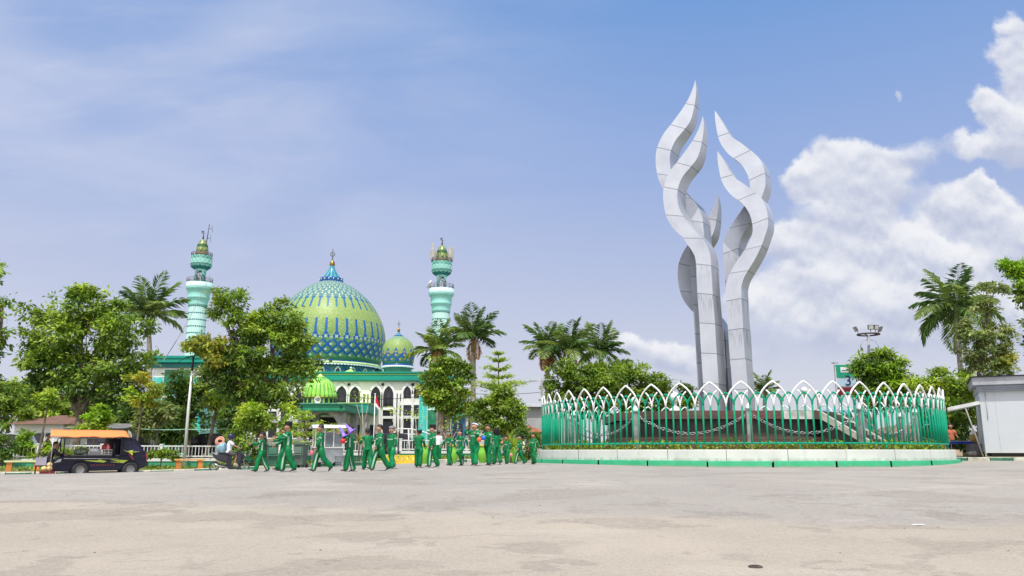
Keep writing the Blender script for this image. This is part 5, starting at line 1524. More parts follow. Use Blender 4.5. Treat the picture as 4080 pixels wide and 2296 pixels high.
def person(label, loc, yaw, H, lt=(0, 0), rt=(0, 0), la=(0, 8, 10), ra=(0, 8, 10), lean=0, head=0, hat=None, skin=None, top=TRACK, legs=TRACK, shoes=SHOE, sole=SOLE, short=False, group='boys in green tracksuits crossing the road', seat=None, nod=0, stripes=True, helmet=False, girth=1.0, lift=None):
    """x forward, y left, z up; angles in degrees: legs (thigh forward, knee bend), arms (swing forward, out to the side, elbow bend)"""
    skin = skin or SKIN
    r_ = math.radians
    if seat is None: lt, rt = [(a * .78 if abs(a) <= 30 else a, b) for a, b in (lt, rt)]
    root = empty('person', loc, label, 'person', group, yaw)
    pel = Vector((0, 0, 0))
    J = {}
    for s, (a, b) in ((1, lt), (-1, rt)):
        hp = Vector((0, s * .052, -.015))
        d1 = Vector((math.sin(r_(a)), 0, -math.cos(r_(a)))); d2 = Vector((math.sin(r_(a - b)), 0, -math.cos(r_(a - b))))
        kn = hp + d1 * .235; an = kn + d2 * .225
        fa = max(-1.2, min(.35, r_(a - b) * .75 if b > 4 else r_(a) * .8))
        if abs(a - b) > 40: fa = -r_(min(85, abs(a - b)))
        if lift and lift.get(s) is not None: fa = r_(lift[s])
        toe = an + Vector((math.cos(fa), s * .12, math.sin(fa))) * .115 + Vector((0, 0, -.02))
        J[s] = (hp, kn, an, toe, fa)
    l = r_(lean)
    up = Vector((math.sin(l), 0, math.cos(l)))
    chest = pel + up * .20; nb = pel + up * .315
    hs = 1.17
    hd = nb + Vector((math.sin(l) * .05 + .012, 0, .036))
    A = {}
    for s, (sw, ab, el) in ((1, la), (-1, ra)):
        sh = pel + up * .285 + Vector((0, s * .098 * girth, 0))
        f = lambda sw_, ab_: Vector((math.sin(r_(sw_)) * math.cos(r_(ab_)), s * math.sin(r_(ab_)), -math.cos(r_(sw_)) * math.cos(r_(ab_))))
        elb = sh + f(sw, ab) * .155; d2 = f(sw + el, ab * .3 - (6 if el > 30 else 0) if el < 110 else -28)
        wr = elb + d2 * .135
        A[s] = (sh, elb, wr, d2)
    zmin = min(min(J[s][3].z, J[s][2].z - .045) for s in (1, -1)) - .008
    dz = -zmin if seat is None else seat / H
    T = lambda v: Vector((v.x, v.y, v.z + dz)) * H
    # ---- body: one skinned surface from pelvis to head, hands with five fingers, feet
    vs = []; es = []; rs = []; roots = []
    def av(p, r, par=None):
        vs.append(T(p)); rs.append(tuple(q * H for q in r) if isinstance(r, tuple) else r * H)
        if par is not None: es.append((par, len(vs) - 1))
        return len(vs) - 1
    p0 = av(pel, .06); roots.append(0)
    pc = av(chest, .066, p0); pn = av(nb, .036, pc)
    hx = Vector((math.cos(r_(head)), math.sin(r_(head)), 0)); hy = Vector((-hx.y, hx.x, 0))
    nd = r_(nod)
    fwd = (hx * math.cos(nd) + Vector((0, 0, -math.sin(nd)))).normalized()
    jaw = av(hd + (fwd * .010 + Vector((0, 0, .01))) * hs, .046 * hs, pn); sk = av(hd + (Vector((0, 0, .062)) - fwd * .002) * hs, .062 * hs, jaw); tp = av(hd + (Vector((0, 0, .098)) - fwd * .006) * hs, .045 * hs, sk)
    nz = av(hd + (fwd * .073 + Vector((0, 0, .032))) * hs, .010 * hs, sk)
    for s in (1, -1): av(hd + (hy * (s * .070) + Vector((0, 0, .038))) * hs, .011 * hs, sk)
    for s in (1, -1):
        hp, kn, an, toe, fa = J[s]
        a = av(hp, .052, p0); b = av(kn, .036, a); c = av(an, .020, b); av(an.lerp(toe, .4), .008, c)
        sh, elb, wr, d2 = A[s]
        a = av(sh, .032, pc); b = av(elb, .024, a); c = av(wr, .017, b)
        side = d2.cross(Vector((0, 0, 1)));
        if side.length < .2: side = d2.cross(Vector((1, 0, 0)))
        side.normalize(); palmn = side.cross(d2)
        pm_ = av(wr + d2 * .040, (.017, .024), c)
        for k_, (off, ln) in enumerate(((-.017, .036), (-.006, .044), (.006, .042), (.017, .032))):
            q = wr + d2 * .052 + palmn * off
            i0 = av(q, .0065); roots.append(i0)
            curl = side * (s * -.010)
            i1 = av(q + d2 * ln * .55 + curl * .5, .006, i0); av(q + d2 * ln + curl * 1.8, .0048, i1)
        q = wr + d2 * .026 + palmn * (-.020)
        i0 = av(q, .0075); roots.append(i0); i1 = av(q - palmn * .016 + d2 * .016, .0068, i0); av(q - palmn * .020 + d2 * .034, .0055, i1)
    me = skin_mesh('body', vs, es, rs, roots, None)
    bm = bmesh.new(); bm.from_mesh(me)
    for f in bm.faces: f.material_index = 0; f.smooth = True
    n0 = len(bm.faces)
    def blob(c, r, mi):
        g = bmesh.ops.create_icosphere(bm, subdivisions=1, radius=1.0, matrix=Matrix.Translation(T(c)) @ Matrix.Diagonal((r[0] * H, r[1] * H, r[2] * H, 1)))
        for v in g['verts']:
            for f in v.link_faces: f.material_index = mi
    for s in (1, -1):
        blob(hd + (fwd * .060 + hy * (s * .024) + Vector((0, 0, .044))) * hs, (.009, .009, .006), 1)
        blob(hd + (fwd * .061 + hy * (s * .025) + Vector((0, 0, .058))) * hs, (.008, .013, .004), 1)
    blob(hd + (fwd * .056 + Vector((0, 0, .006))) * hs, (.009, .019, .006), 2)
    bm.to_mesh(me); bm.free()
    for m in (skin, EYE, LIP): me.materials.append(m)
    me.update()
    bo = bpy.data.objects.new('body', me); C.objects.link(bo); bo.parent = root
    # ---- jacket
    rr = random.Random(int(loc[0] * 100) + int(H * 1000))
    hem = -.03 if top is TRACK or top is TRACKL else -.01
    mb = MB()
    def ringpts(c, a, b): return (a, b)
    prof = [(hem, .092 * girth, .098 * girth), (.03, .088 * girth, .098 * girth), (.10, .080 * girth, .092 * girth), (.172, .078 * girth, .099 * girth), (.198, .078 * girth, .100 * girth), (.26, .068 * girth, .104 * girth), (.295, .050, .075), (.322, .038, .042)]
    pts = [T(pel + up * z) for z, a, b in prof]
    n = 14; vv = []
    for (z, a, b), p in zip(prof, pts):
        for k_ in range(n):
            an = 2 * PI * k_ / n
            w = 1 + rr.uniform(-.055, .055) * (z < .25)
            vv.append(p + Vector((math.cos(an) * a * H * w, math.sin(an) * b * H * w, 0)))
    fs = [(i * n + k_, i * n + (k_ + 1) % n, (i + 1) * n + (k_ + 1) % n, (i + 1) * n + k_) for i in range(len(prof) - 1) for k_ in range(n)]
    mi = [1 if (stripes and k_ in (3, 10) and 0 < i < 5) else (1 if i == 3 and k_ in (12, 13, 0, 1) and stripes else 0) for i in range(len(prof) - 1) for k_ in range(n)]
    mb.add(vv, fs, mi, True)
    for s in (1, -1):
        sh, elb, wr, d2 = A[s]
        sh0 = sh - Vector((0, s * .03, 0)); e2 = elb.lerp(wr, .55) if not short else None
        if short: P_ = [sh0, sh.lerp(elb, .25), sh.lerp(elb, .85)]; Q_ = [.036, .044, .046]
        else: P_ = [sh0, sh.lerp(elb, .12), sh.lerp(elb, .45), sh.lerp(elb, .60), elb, elb.lerp(wr, .5), wr.lerp(elb, .04)]; Q_ = [.036, .043, .040, .038, .037, .034, .026]
        st = 7 if s > 0 else 7
        mb.tube([T(q) for q in P_], [q * H * rr.uniform(.93, 1.07) for q in Q_], 10, (lambda i, k_: 1 if stripes and (i == 2 or k_ == 2) else 0))
    mb.build('jacket' if not short else 'shirt', [top, STRIPE], root)
    # ---- trousers
    mb = MB()
    if legs is not None:
        mb.tube([T(pel + up * .02), T(pel + Vector((0, 0, -.03))), T(pel + Vector((0, 0, -.065)))], [(.074 * H * girth, .088 * H * girth), (.082 * H * girth, .094 * H * girth), (.06 * H, .075 * H)], 12, 0)
        for s in (1, -1):
            hp, kn, an, toe, fa = J[s]
            if short: P_ = [hp + Vector((0, 0, .02)), hp.lerp(kn, .5), hp.lerp(kn, .92)]; Q_ = [.062, .062, .060]
            else:
                w = Vector((0, s * .004, 0))
                P_ = [hp + Vector((0, 0, .02)), hp.lerp(kn, .35) + w, hp.lerp(kn, .75), kn, kn.lerp(an, .25), kn.lerp(an, .6), kn.lerp(an, .88), an + (an - kn).normalized() * .015]
                Q_ = [.064 * girth, .070 * girth, .064, .061, .063, .060, .059, .050]
            mb.tube([T(q) for q in P_], [q * H * rr.uniform(.92, 1.08) for q in Q_], 12, (lambda i, k_, s=s: 1 if stripes and not short and k_ == (2 if s > 0 else 9) and i > 0 else 0))
        mb.build('trousers' if not short else 'shorts', [legs, STRIPE], root)
    # ---- shoes
    for s in (1, -1):
        hp, kn, an, toe, fa = J[s]
        mb = MB(); d = (toe - an); d = Vector((math.cos(fa), s * .12, math.sin(fa))).normalized(); nrm = Vector((-math.sin(fa), 0, math.cos(fa)))
        heel = an - nrm * .024 - d * .028
        P_ = [heel, heel + d * .03, heel + d * .075, heel + d * .115, heel + d * .14]
        mb.tube([T(q + nrm * z) for q, z in zip(P_, (.006, .014, .004, -.002, -.008))], [(.020 * H, .020 * H), (.027 * H, .032 * H), (.025 * H, .024 * H), (.024 * H, .018 * H), (.012 * H, .010 * H)], 10, 0)
        mb.tube([T(q - nrm * .018) for q in P_], [(.018 * H, .008 * H), (.027 * H, .008 * H), (.026 * H, .008 * H), (.026 * H, .008 * H), (.013 * H, .007 * H)], 10, 1)
        mb.build('shoe', [shoes, sole], root)
    # ---- hair, cap
    hc = hd + (Vector((0, 0, .062)) - fwd * .002) * hs
    def cap_ring(prof, mats, name, tilt=0.0, back=.004):
        mb = MB(); n = 18
        vv = []
        tl = Matrix.Rotation(tilt, 3, hy)
        for (z, ra, rb) in prof:
            for k_ in range(n):
                an = 2 * PI * k_ / n
                q = fwd * (math.cos(an) * ra - back) + hy * (math.sin(an) * rb) + Vector((0, 0, z))
                vv.append(T(hc + tl @ q * hs))
        fs = [(i * n + k_, i * n + (k_ + 1) % n, (i + 1) * n + (k_ + 1) % n, (i + 1) * n + k_) for i in range(len(prof) - 1) for k_ in range(n)]
        fs.append(tuple((len(prof) - 1) * n + k_ for k_ in range(n)))
        ms = [(prof_mi[i] if prof_mi else 0) for i in range(len(prof) - 1) for k_ in range(n)] + [prof_mi[-1] if prof_mi else 0]
        mb.add(vv, fs, ms, True)
        return mb.build(name, mats, root)
    prof_mi = None
    if hat != 'scarf' and not helmet:
        # hair: shell over skull, lower at the nape than at the brow
        mb = MB(); n = 18; m_ = 7; vv = []; fs = []
        for i in range(m_ + 1):
            for k_ in range(n):
                an = 2 * PI * k_ / n; frac = (1 + math.cos(an)) / 2
                low = rad(-34) + rad(72) * frac ** .75
                ph = low + (PI / 2 - low) * i / m_
                wv = 1 + rr.uniform(-.04, .07) * (i < m_)
                q = fwd * (math.cos(ph) * math.cos(an) * .0655 * wv - .005) + hy * (math.cos(ph) * math.sin(an) * .0625 * wv) + Vector((0, 0, math.sin(ph) * .069 * wv - .002))
                vv.append(T(hc + q * hs))
        for i in range(m_):
            for k_ in range(n): fs.append((i * n + k_, i * n + (k_ + 1) % n, (i + 1) * n + (k_ + 1) % n, (i + 1) * n + k_))
        mb.add(vv, fs, 0, True); mb.build('hair', HAIR, root)
    if hat == 'peci': cap_ring([(.026, .069, .064), (.055, .070, .064), (.086, .067, .060), (.089, .062, .055)], [VELVET], 'cap')
    if hat == 'peci_tilt': cap_ring([(.022, .069, .064), (.055, .070, .064), (.086, .067, .060), (.089, .062, .055)], [VELVET], 'cap', -.45, .02)
    if hat == 'grey':
        cap_ring([(.024, .069, .065), (.050, .068, .063), (.068, .056, .052), (.076, .030, .028)], [GREYCAP], 'cap')
    if hat == 'greyrim':
        prof_mi = [1, 0, 0, 0]; cap_ring([(.022, .071, .066), (.042, .071, .066), (.066, .062, .056), (.078, .03, .03)], [VELVET, STRIPE], 'cap')
    if hat == 'band':
        prof_mi = [1, 1, 0, 0, 0]; cap_ring([(.016, .073, .068), (.030, .074, .069), (.046, .074, .069), (.074, .066, .060), (.088, .035, .032)], [VELVET, WCLOTH], 'cap', -.38, .018)
    if hat == 'greencap':
        prof_mi = [0, 1, 1, 0]; cap_ring([(.016, .071, .067), (.035, .072, .067), (.058, .066, .060), (.078, .034, .03)], [VELVET, DTEAL], 'cap')
    if hat == 'scarf':
        mb = MB(); prof = [(-.10, .060, .07), (-.05, .066, .074), (0, .071, .071), (.045, .066, .064), (.072, .045, .042), (.082, .018, .018)]
        n = 16; vv = []
        for z, a, b in prof:
            for k_ in range(n):
                an = 2 * PI * k_ / n; vv.append(T(hc + (fwd * (math.cos(an) * a - .006) + hy * math.sin(an) * b + Vector((0, 0, z))) * hs))
        fs = [(i * n + k_, i * n + (k_ + 1) % n, (i + 1) * n + (k_ + 1) % n, (i + 1) * n + k_) for i in range(len(prof) - 1) for k_ in range(n)]
        mb.add(vv, fs, 0, True); mb.build('headscarf', VELVET, root)
    if helmet:
        mb = MB(); mb.ball(tuple(T(hc + Vector((0, 0, .012)))), .098 * H, 12, 0, (1.05, .95, .98)); mb.build('helmet', pm('dark_blue_helmet', (.012, .014, .04), .18, coat=.5), root)
        mb = MB(); v_ = T(hc + fwd * .075 + Vector((0, 0, .0))); mb.ball(tuple(v_), .05 * H, 8, 0, (.6, 1.1, .8)); mb.build('visor', pm('smoked_visor', (.05, .05, .06), .1), root)
    root['_hand'] = 0
    del root['_hand']
    W = Matrix.Translation(Vector(loc)) @ Matrix.Rotation(yaw, 4, 'Z')
    return {'root': root, 'hand': {s: W @ T(A[s][2] + A[s][3] * .06) for s in (1, -1)}, 'head': W @ T(hc), 'T': T, 'W': W, 'fwd': (W.to_3x3() @ fwd)}

def kid(px, Y, Hpx, label, off=0, **kw):
    x = P(px, 1850, Y).x
    view = math.atan2(x, Y)
    yaw = PI - view + rad(off)         # profile facing left, turned towards the camera by off degrees
    return person(label, (x, Y, zroad(x, Y)), yaw, Hpx * M(Y) * .97, **kw)

def people():
    kd = {}
    kd[1] = kid(1040, 24, 160, 'first boy at the head of the line, bare headed, both arms held out in front', 0, lt=(24, 6), rt=(-22, 12), la=(55, 8, 40), ra=(50, 8, 45), skin=SKIND)
    kd[2] = kid(1142, 24, 196, 'second boy in line with black cap, one hand raised and one on the boy ahead', 4, lt=(-18, 14), rt=(20, 10), la=(38, 10, 62), ra=(62, 6, 12), hat='peci', girth=1.05)
    kd[20] = kid(1128, 24.7, 172, 'boy mostly hidden behind the second boy, leg stepping forward', 0, lt=(26, 8), rt=(4, 6), la=(30, 8, 30), ra=(60, 8, 20), skin=SKIND)
    kd[3] = kid(1272, 24, 190, 'tall bare headed boy walking alone before the food cart, looking down', 10, lt=(-26, 26), rt=(20, 4), la=(14, 7, 12), ra=(0, 8, 10), nod=22, skin=SKIND)
    kd[4] = kid(1392, 24.4, 180, 'boy with purple cones over his face and shoulder', -5, lt=(18, 10), rt=(-10, 8), la=(70, 10, 60), ra=(-40, 45, 95), nod=10, skin=SKIND)
    kd[5] = kid(1463, 26.2, 166, 'boy seen from behind with round black hair beside the flag pole', -75, lt=(20, 8), rt=(-18, 20), la=(15, 25, 70), ra=(15, 20, 60), skin=SKIND, lean=6)
    kd[6] = kid(1510, 25.2, 187, 'big bare headed boy striding with a clenched fist, right of the flag pole', 14, lt=(-28, 12), rt=(30, 10), la=(12, 9, 25), ra=(-10, 8, 20), girth=1.22, lift={-1: 22})
    kd[7] = kid(1558, 26.8, 168, 'smiling boy in a grey cap carrying a water bottle', 48, lt=(10, 6), rt=(-16, 20), la=(0, 16, 8), ra=(-8, 12, 12), hat='grey', legs=TRACKL)
    kd[8] = kid(1667, 28, 152, 'boy in a green and black cap turned away from the camera', -100, lt=(10, 8), rt=(-6, 8), la=(12, 18, 40), ra=(10, 14, 30), hat='greencap', skin=SKIND, head=30)
    kd[9] = kid(1722, 28, 166, 'boy in a tall black cap with one arm hanging, beside a lime pot', 22, lt=(-16, 8), rt=(16, 10), la=(6, 10, 14), ra=(-4, 8, 20), hat='peci')
    kd[10] = kid(1790, 30, 133, 'small boy in a grey rimmed dark cap with an arm stretched back', 30, lt=(12, 10), rt=(-8, 14), la=(-30, 30, 10), ra=(18, 55, 14), hat='greyrim', skin=SKIND, lean=5)
    kd[11] = kid(1838, 29.8, 142, 'small running boy with one knee lifted and foot kicked back', 38, lt=(52, 118), rt=(-6, 8), la=(-45, 25, 35), ra=(30, 52, 14), lean=8, lift={1: -70})
    kd[12] = kid(1890, 29.6, 170, 'boy shading his eyes with a raised hand, white band round his cap', 58, lt=(8, 4), rt=(-6, 6), la=(40, 12, 80), ra=(28, 72, 142), hat='band', girth=1.15, legs=TRACKL)
    kd[13] = kid(1945, 29.8, 163, 'bare headed boy with his arms folded forward holding a blue ball', 44, lt=(10, 8), rt=(-12, 10), la=(40, 8, 62), ra=(42, 10, 55), girth=1.12, skin=SKIND)
    kd[14] = kid(1978, 31.2, 144, 'child in a black headscarf seen from behind', -60, lt=(10, 8), rt=(-14, 16), la=(10, 18, 55), ra=(10, 18, 60), hat='scarf')
    kd[15] = kid(2018, 32.4, 112, 'smallest bare headed boy holding an orange cup up and a pink toy down', 60, lt=(14, 14), rt=(-12, 8), la=(-6, 22, 8), ra=(26, 34, 92), skin=SKIND)
    kd[16] = kid(2070, 32.4, 116, 'boy with a black cap tipped back, striding before the white gate post', 16, lt=(-22, 12), rt=(26, 8), la=(0, 10, 45), ra=(-6, 10, 30), hat='peci_tilt', lean=-6, head=-10)
    kd[17] = kid(2126, 31.6, 124, 'last boy in line with close cropped hair beside the ring fence', 48, lt=(22, 40), rt=(-4, 6), la=(-30, 12, 30), ra=(8, 8, 20), skin=SKIND, lift={1: -25})
    person('person in a white shirt and green trousers standing far behind the boys by the fence', (P(1746, 1800, 43).x, 43, gz(P(1746, 1800, 43).x, 43)), rad(80), 1.45, la=(5, 8, 10), ra=(5, 8, 10), top=WCLOTH, skin=SKIND, group=None, stripes=False)
    # things they carry
    def cone(base, axis, h, r, label):
        base = Vector(base); ax = Vector(axis).normalized()
        root = empty('plastic_cone', base, label, 'toy cone', 'purple plastic cones')
        q = ax.to_track_quat('Z', 'Y').to_matrix().to_4x4()
        pur = pm('purple_plastic', (.30, .17, .72), .35, var=.15, scale=4)
        mb = MB(); mb.lathe([(r, .012), (r * .8, .02), (r * .5, h * .45), (r * .22, h * .92), (r * .14, h), (.001, h)], 18, (0, 0, 0)); mb.xf(q); mb.build('cone', pur, root)
        mb = MB(); mb.lathe([(r * 1.05, 0), (r * 1.4, 0), (r * 1.4, .022), (r * 1.0, .024)], 18); mb.xf(q); mb.build('rim', pur, root)
    s4 = M(24.2)
    def up_at(px, py, Y): return P(px, py, Y)
    cone(up_at(1372, 1740, 24.1), P(1354, 1701, 24.1) - P(1372, 1740, 24.1), .33, .085, 'purple cone pointing up in front of the boy, the lower of the two')
    cone(up_at(1402, 1722, 24.1), P(1378, 1692, 24.1) - P(1402, 1722, 24.1), .33, .10, 'purple cone covering the face of the boy, the higher of the two')
    def cup(p, r, col, name, label, squash=1.0, strap=False):
        root = empty(name, p, label, 'ball' if 'ball' in name else 'toy')
        m = pm(name + '_plastic_%d' % int(p[0] * 10), col, .3, var=.12, scale=8)
        mb = MB(); mb.ball((0, 0, 0), r, 12, 0, (1, 1, squash)); mb.tube([(0, 0, r * squash * .9), (0, 0, r * squash * 1.12)], r * .3, 8); mb.build('shell', m, root)
        mb = MB(); mb.lathe([(r * 1.004, -r * .05), (r * 1.012, 0), (r * 1.004, r * .05)], 20); mb.build('seam', pm(name + '_seam_%d' % int(p[0] * 10), tuple(c * .6 for c in col), .4), root)
    cup(P(1366, 1758, 24.0), .078, (.62, .02, .02), 'toy_ball', 'red ball held at the chest of the boy with purple cones', .95)
    cup(P(1243, 1805, 23.9), .055, (.75, .16, .20), 'toy_bag', 'small pink bag dangling from the hand of the boy before the food cart', 1.25)
    cup(P(1909, 1752, 29.2), .088, (.80, .13, .05), 'toy_ball', 'orange red ball held by the boy shading his eyes')
    cup(P(1926, 1746, 29.3), .082, (.02, .16, .68), 'toy_ball', 'blue ball beside the orange red ball')
    cup(P(2000, 1764, 32.2), .05, (.72, .24, .08), 'toy_cup', 'orange cup raised by the smallest boy', 1.1)
    cup(P(2037, 1813, 32.2), .055, (.80, .28, .25), 'toy_cup', 'pink and white toy hanging from the hand of the smallest boy', 1.2)
    # bottle
    p = P(1580, 1792, 26.6)
    root = empty('water_bottle', p, 'clear plastic water bottle held by the smiling boy in the grey cap', 'bottle')
    mb = MB(); mb.lathe([(.001, -.11), (.033, -.11), (.034, .02), (.03, .05), (.012, .075), (.012, .085)], 12); mb.build('bottle', pm('clear_pet', (.55, .60, .62), .12, var=.05), root)
    mb = MB(); mb.lathe([(.014, .085), (.014, .105), (.001, .105)], 10); mb.build('cap', pm('bottle_cap_blue', (.05, .15, .5), .4), root)
people()

# ------------------------------------------------------------------ van
def wheel(parent, c, r, w, spokes=False):
    mb = MB(); prof = [(r * .60, -w / 2), (r * .9, -w / 2), (r, -w / 2 + .03), (r, w / 2 - .03), (r * .9, w / 2), (r * .60, w / 2), (r * .58, 0)]
    mb.lathe(prof + [prof[0]], 36); mb.xf(Matrix.Translation(c) @ Matrix.Rotation(PI / 2, 4, 'X'))
    t = mb.build('wheel', RUBBER, parent)
    mb = MB()
    mb.lathe([(r * .62, w * .46), (r * .58, w * .42), (r * .54, w * .22), (r * .44, w * .12), (r * .36, w * .30), (r * .22, w * .34), (r * .20, w * .42), (.001, w * .44)], 32)
    mb.lathe([(r * .67, -w * .46), (r * .6, -w * .3), (.001, -w * .3)], 32)
    for i in range(8):
        a = 2 * PI * i / 8; mb.ball((r * .50 * math.cos(a), r * .5 * math.sin(a), w * .2), r * .05, 5, 1)
    mb.xf(Matrix.Translation(c) @ Matrix.Rotation(-PI / 2 if c[1] > 0 else PI / 2, 4, 'X'))
    mb.build('rim', [pm('silver_rim', (.20, .20, .21), .5, metal=.3), DARK], t)
    return t

def van():
    # local: x toward the rear, y away from the viewer, z up; origin at the front wheel contact
    fx, fy = -17.32, 33.0
    VR = rad(34)
    root = empty('fruit_van', (fx, fy, -.005), 'dark blue minivan with an orange awning selling goods from its open side', 'van', rz=VR)
    NAVY = pm('navy_van_paint', (.005, .006, .024), .42, var=.25, scale=1.5, coat=.05, spec=.3, dirt=(.022, .018, .022, .5))
    NAVL = pm('navy_glass_panel', (.016, .016, .05), .25, var=.3, scale=.8)
    W = 1.5
    X = lambda u: (u - 965) / 570.0
    Zz = lambda v: (1410 - v) / 531.0
    side = [(X(370), .22), (X(370), .50), (X(420), .56), (X(480), .72), (X(620), .80), (X(1770), .80), (X(2350), .84), (X(2365), .62), (X(2405), .56), (X(2395), .42), (X(2300), .33), (X(2155), .26), (X(820), .2)]
    mb = MB(); mb.prism([(a, b) for a, b in side], .0, W, 0); b_ = mb.build('body', NAVY, root)
    bev = b_.modifiers.new('bevel', 'BEVEL'); bev.width = .035; bev.segments = 2
    # rear upper body with sloping back, roof, pillars
    mb = MB(); mb.prism([(X(1765), .795), (X(1765), 1.55), (X(1920), 1.58), (X(2060), 1.52), (X(2110), 1.46), (X(2250), 1.15), (X(2345), .86), (X(2352), .80)], .02, W - .02, 0)
    b2 = mb.build('rear_body', NAVY, root); bev = b2.modifiers.new('bevel', 'BEVEL'); bev.width = .03; bev.segments = 2
    mb = MB(); mb.prism([(X(1850), .98), (X(1850), 1.43), (X(2040), 1.42), (X(2180), 1.14), (X(2230), .98)], .006, .02, 0); mb.build('side_window', NAVL, root)
    mb = MB(); mb.prism([(X(520), 1.50), (X(520), 1.56), (X(1900), 1.60), (X(1900), 1.53)], .03, W - .03, 0); mb.build('roof', pm('grey_van_roof', (.25, .24, .25), .5), root)
    for (u0, z0_, u1, z1_, r) in [(600, .80, 600, 1.5, .022), (455, .78, 530, 1.5, .022), (1640, .80, 1640, 1.53, .06)]:
        for yy in (.05, W - .05):
            mb = MB(); mb.tube([(X(u0), yy, z0_), (X(u1), yy, z1_)], r, 8); mb.build('pillar', NAVY, root)
    mb = MB(); mb.box(((X(1530) + X(1765)) / 2, W * .62, 1.16), (X(1765) - X(1530), W * .7, .78)); mb.build('dark_partition', DARK, root)
    mb = MB(); mb.box(((X(600) + X(1765)) / 2, W / 2, .83), (X(1765) - X(600), W - .1, .05)); mb.build('counter', pm('grey_counter', (.10, .10, .11), .6), root)
    mb = MB(); mb.tube([(X(615), -.012, .715), (X(1730), -.012, .705)], .022, 6); mb.build('side_trim', CHROME, root)
    yg = pm('yellow_green_decal', (.50, .58, .06), .4); rd = pm('dull_red_lettering', (.22, .03, .035), .5)
    mb = MB()
    for poly in ([(1020, 1068), (1300, 1075), (1350, 1050), (1500, 1090), (1440, 1118), (1330, 1108), (1150, 1088)], [(1540, 1045), (1960, 1075), (1890, 1135), (1560, 1105), (1760, 1100)], [(1820, 850), (1940, 880), (1960, 860), (2060, 855), (2030, 885), (2200, 888), (2030, 905), (2050, 950), (2040, 965), (1960, 905)]):
        mb.prism([(X(a), Zz(b)) for a, b in poly], -.006, .004, 0)
    mb.build('swoosh_decal', yg, root)
    mb = MB(); r3 = random.Random(4)
    for i in range(9):
        x0 = 1170 + i * 58; mb.prism([(X(x0), Zz(1190)), (X(x0 + 18), Zz(1150)), (X(x0 + 40), Zz(1150 + r3.uniform(0, 12))), (X(x0 + 22), Zz(1190 - r3.uniform(0, 10)))], -.005, .004, 0)
    for i in range(3): mb.prism([(X(1950 + i * 40), Zz(930 + i * 45)), (X(1995 + i * 35), Zz(925 + i * 45)), (X(2010 + i * 30), Zz(985 + i * 35)), (X(1980 + i * 30), Zz(990 + i * 35))], -.0055, .004, 0)
    mb.build('red_decal', rd, root)
    mb = MB(); mb.prism([(X(425), .545), (X(560), .59), (X(575), .70), (X(520), .70)], -.012, .3, 0); mb.build('headlight', pm('headlight_glass', (.42, .42, .40), .15), root)
    mb = MB(); mb.box((X(2352), .12, .78), (.05, .22, .26)); mb.build('tail_light', pm('tail_light_red', (.35, .04, .03), .25), root)
    mb = MB(); mb.box((X(400), W / 2, .38), (.12, W + .02, .2)); mb.build('bumper', BLACK, root)
    mb = MB()
    for u in (640, 1130, 1775): mb.box((X(u), -.003, .50), (.012, .006, .56 if u != 640 else .4), 0)
    mb.box((X(1400), -.003, .245), (1.2, .006, .012), 0); mb.box((X(1240), -.003, .78), (2.0, .006, .012), 0); mb.build('door_seam', DARK, root)
    mb = MB(); mb.box((X(2370), W / 2, .47), (.12, W + .02, .18)); mb.build('bumper', BLACK, root)
    mb = MB(); mb.box((X(930), -.03, .645), (.10, .05, .07)); mb.build('door_handle', BLACK, root)
    mb = MB(); mb.ball((X(700), -.09, .81), .06, 8, 0, (1.2, .6, .8)); mb.tube([(X(690), -.1, .78), (X(660), .02, .76)], .012, 5); mb.build('wing_mirror', BLACK, root)
    for u in (965, 2020):
        for yy in (.045, W - .045):
            wheel(root, Vector((X(u), yy, .285)), .28, .17)
        mb = MB(); mb.lathe([(.001, 0), (.335, 0), (.335, .02)], 28); mb.xf(Matrix.Translation((X(u), -.004, .285)) @ Matrix.Rotation(-PI / 2, 4, 'X')); mb.build('wheel_well', DARK, root)
        mb = MB()
        mb.tube([(X(u) + .34 * math.cos(PI * k / 12), -.004, .285 + .34 * math.sin(PI * k / 12)) for k in range(13)], .022, 6); mb.build('wheel_arch', NAVY, root)
    # awning: fabric stretched from the roof out over the customers
    mb = MB(); nx = 30
    vs = []; 
    prof = [(.55, 1.865), (.0, 1.80), (-.34, 1.62), (-.40, 1.565)]
    for j, (yy, zz) in enumerate(prof):
        for i in range(nx + 1):
            t = i / nx; x = X(325) + (X(1850) - X(325)) * t + (t - .4) * .10 * j * .6
            sag = .018 * math.sin(t * PI * 5) * (j / 3) + .012 * math.sin(t * 37) * (j == 3)
            vs.append((x, yy, zz + sag))
    fs = [(j * (nx + 1) + i, j * (nx + 1) + i + 1, (j + 1) * (nx + 1) + i + 1, (j + 1) * (nx + 1) + i) for j in range(3) for i in range(nx)]
    mb.add(vs, fs, 0, True)
    aw = mb.build('awning', pm('orange_tarpaulin', (.86, .27, .075), .6, var=.07, scale=1), root); so_ = aw.modifiers.new('solid', 'SOLIDIFY'); so_.thickness = .012
    for e, xx in ((0, X(325)), (1, X(1850) + .17)):
        mb = MB(); x2 = xx - (.12 if e == 0 else -.02)
        q = [(xx, .5, 1.86), (x2 if e else xx - .02, -.02, 1.78), (xx + (-.05 if e == 0 else .02), -.38, 1.57), (xx, .4, 1.56)]
        mb.add(q, [(0, 1, 2, 3)], 0); o_ = mb.build('awning_end', pm('cream_canvas_%d' % e, (.50, .47, .36), .8), aw); m_ = o_.modifiers.new('solid', 'SOLIDIFY'); m_.thickness = .012
    for u in (345, 1880):
        mb = MB(); mb.tube([(X(u), -.36, 1.57), (X(u), .1, 1.60)], .014, 6); mb.build('awning_rod', CHROME, root)
    mb = MB(); mb.tube([(X(345), -.37, 1.56), (X(345), -.37, 1.02 if False else .05)], .014, 6); mb.build('awning_leg', CHROME, root)
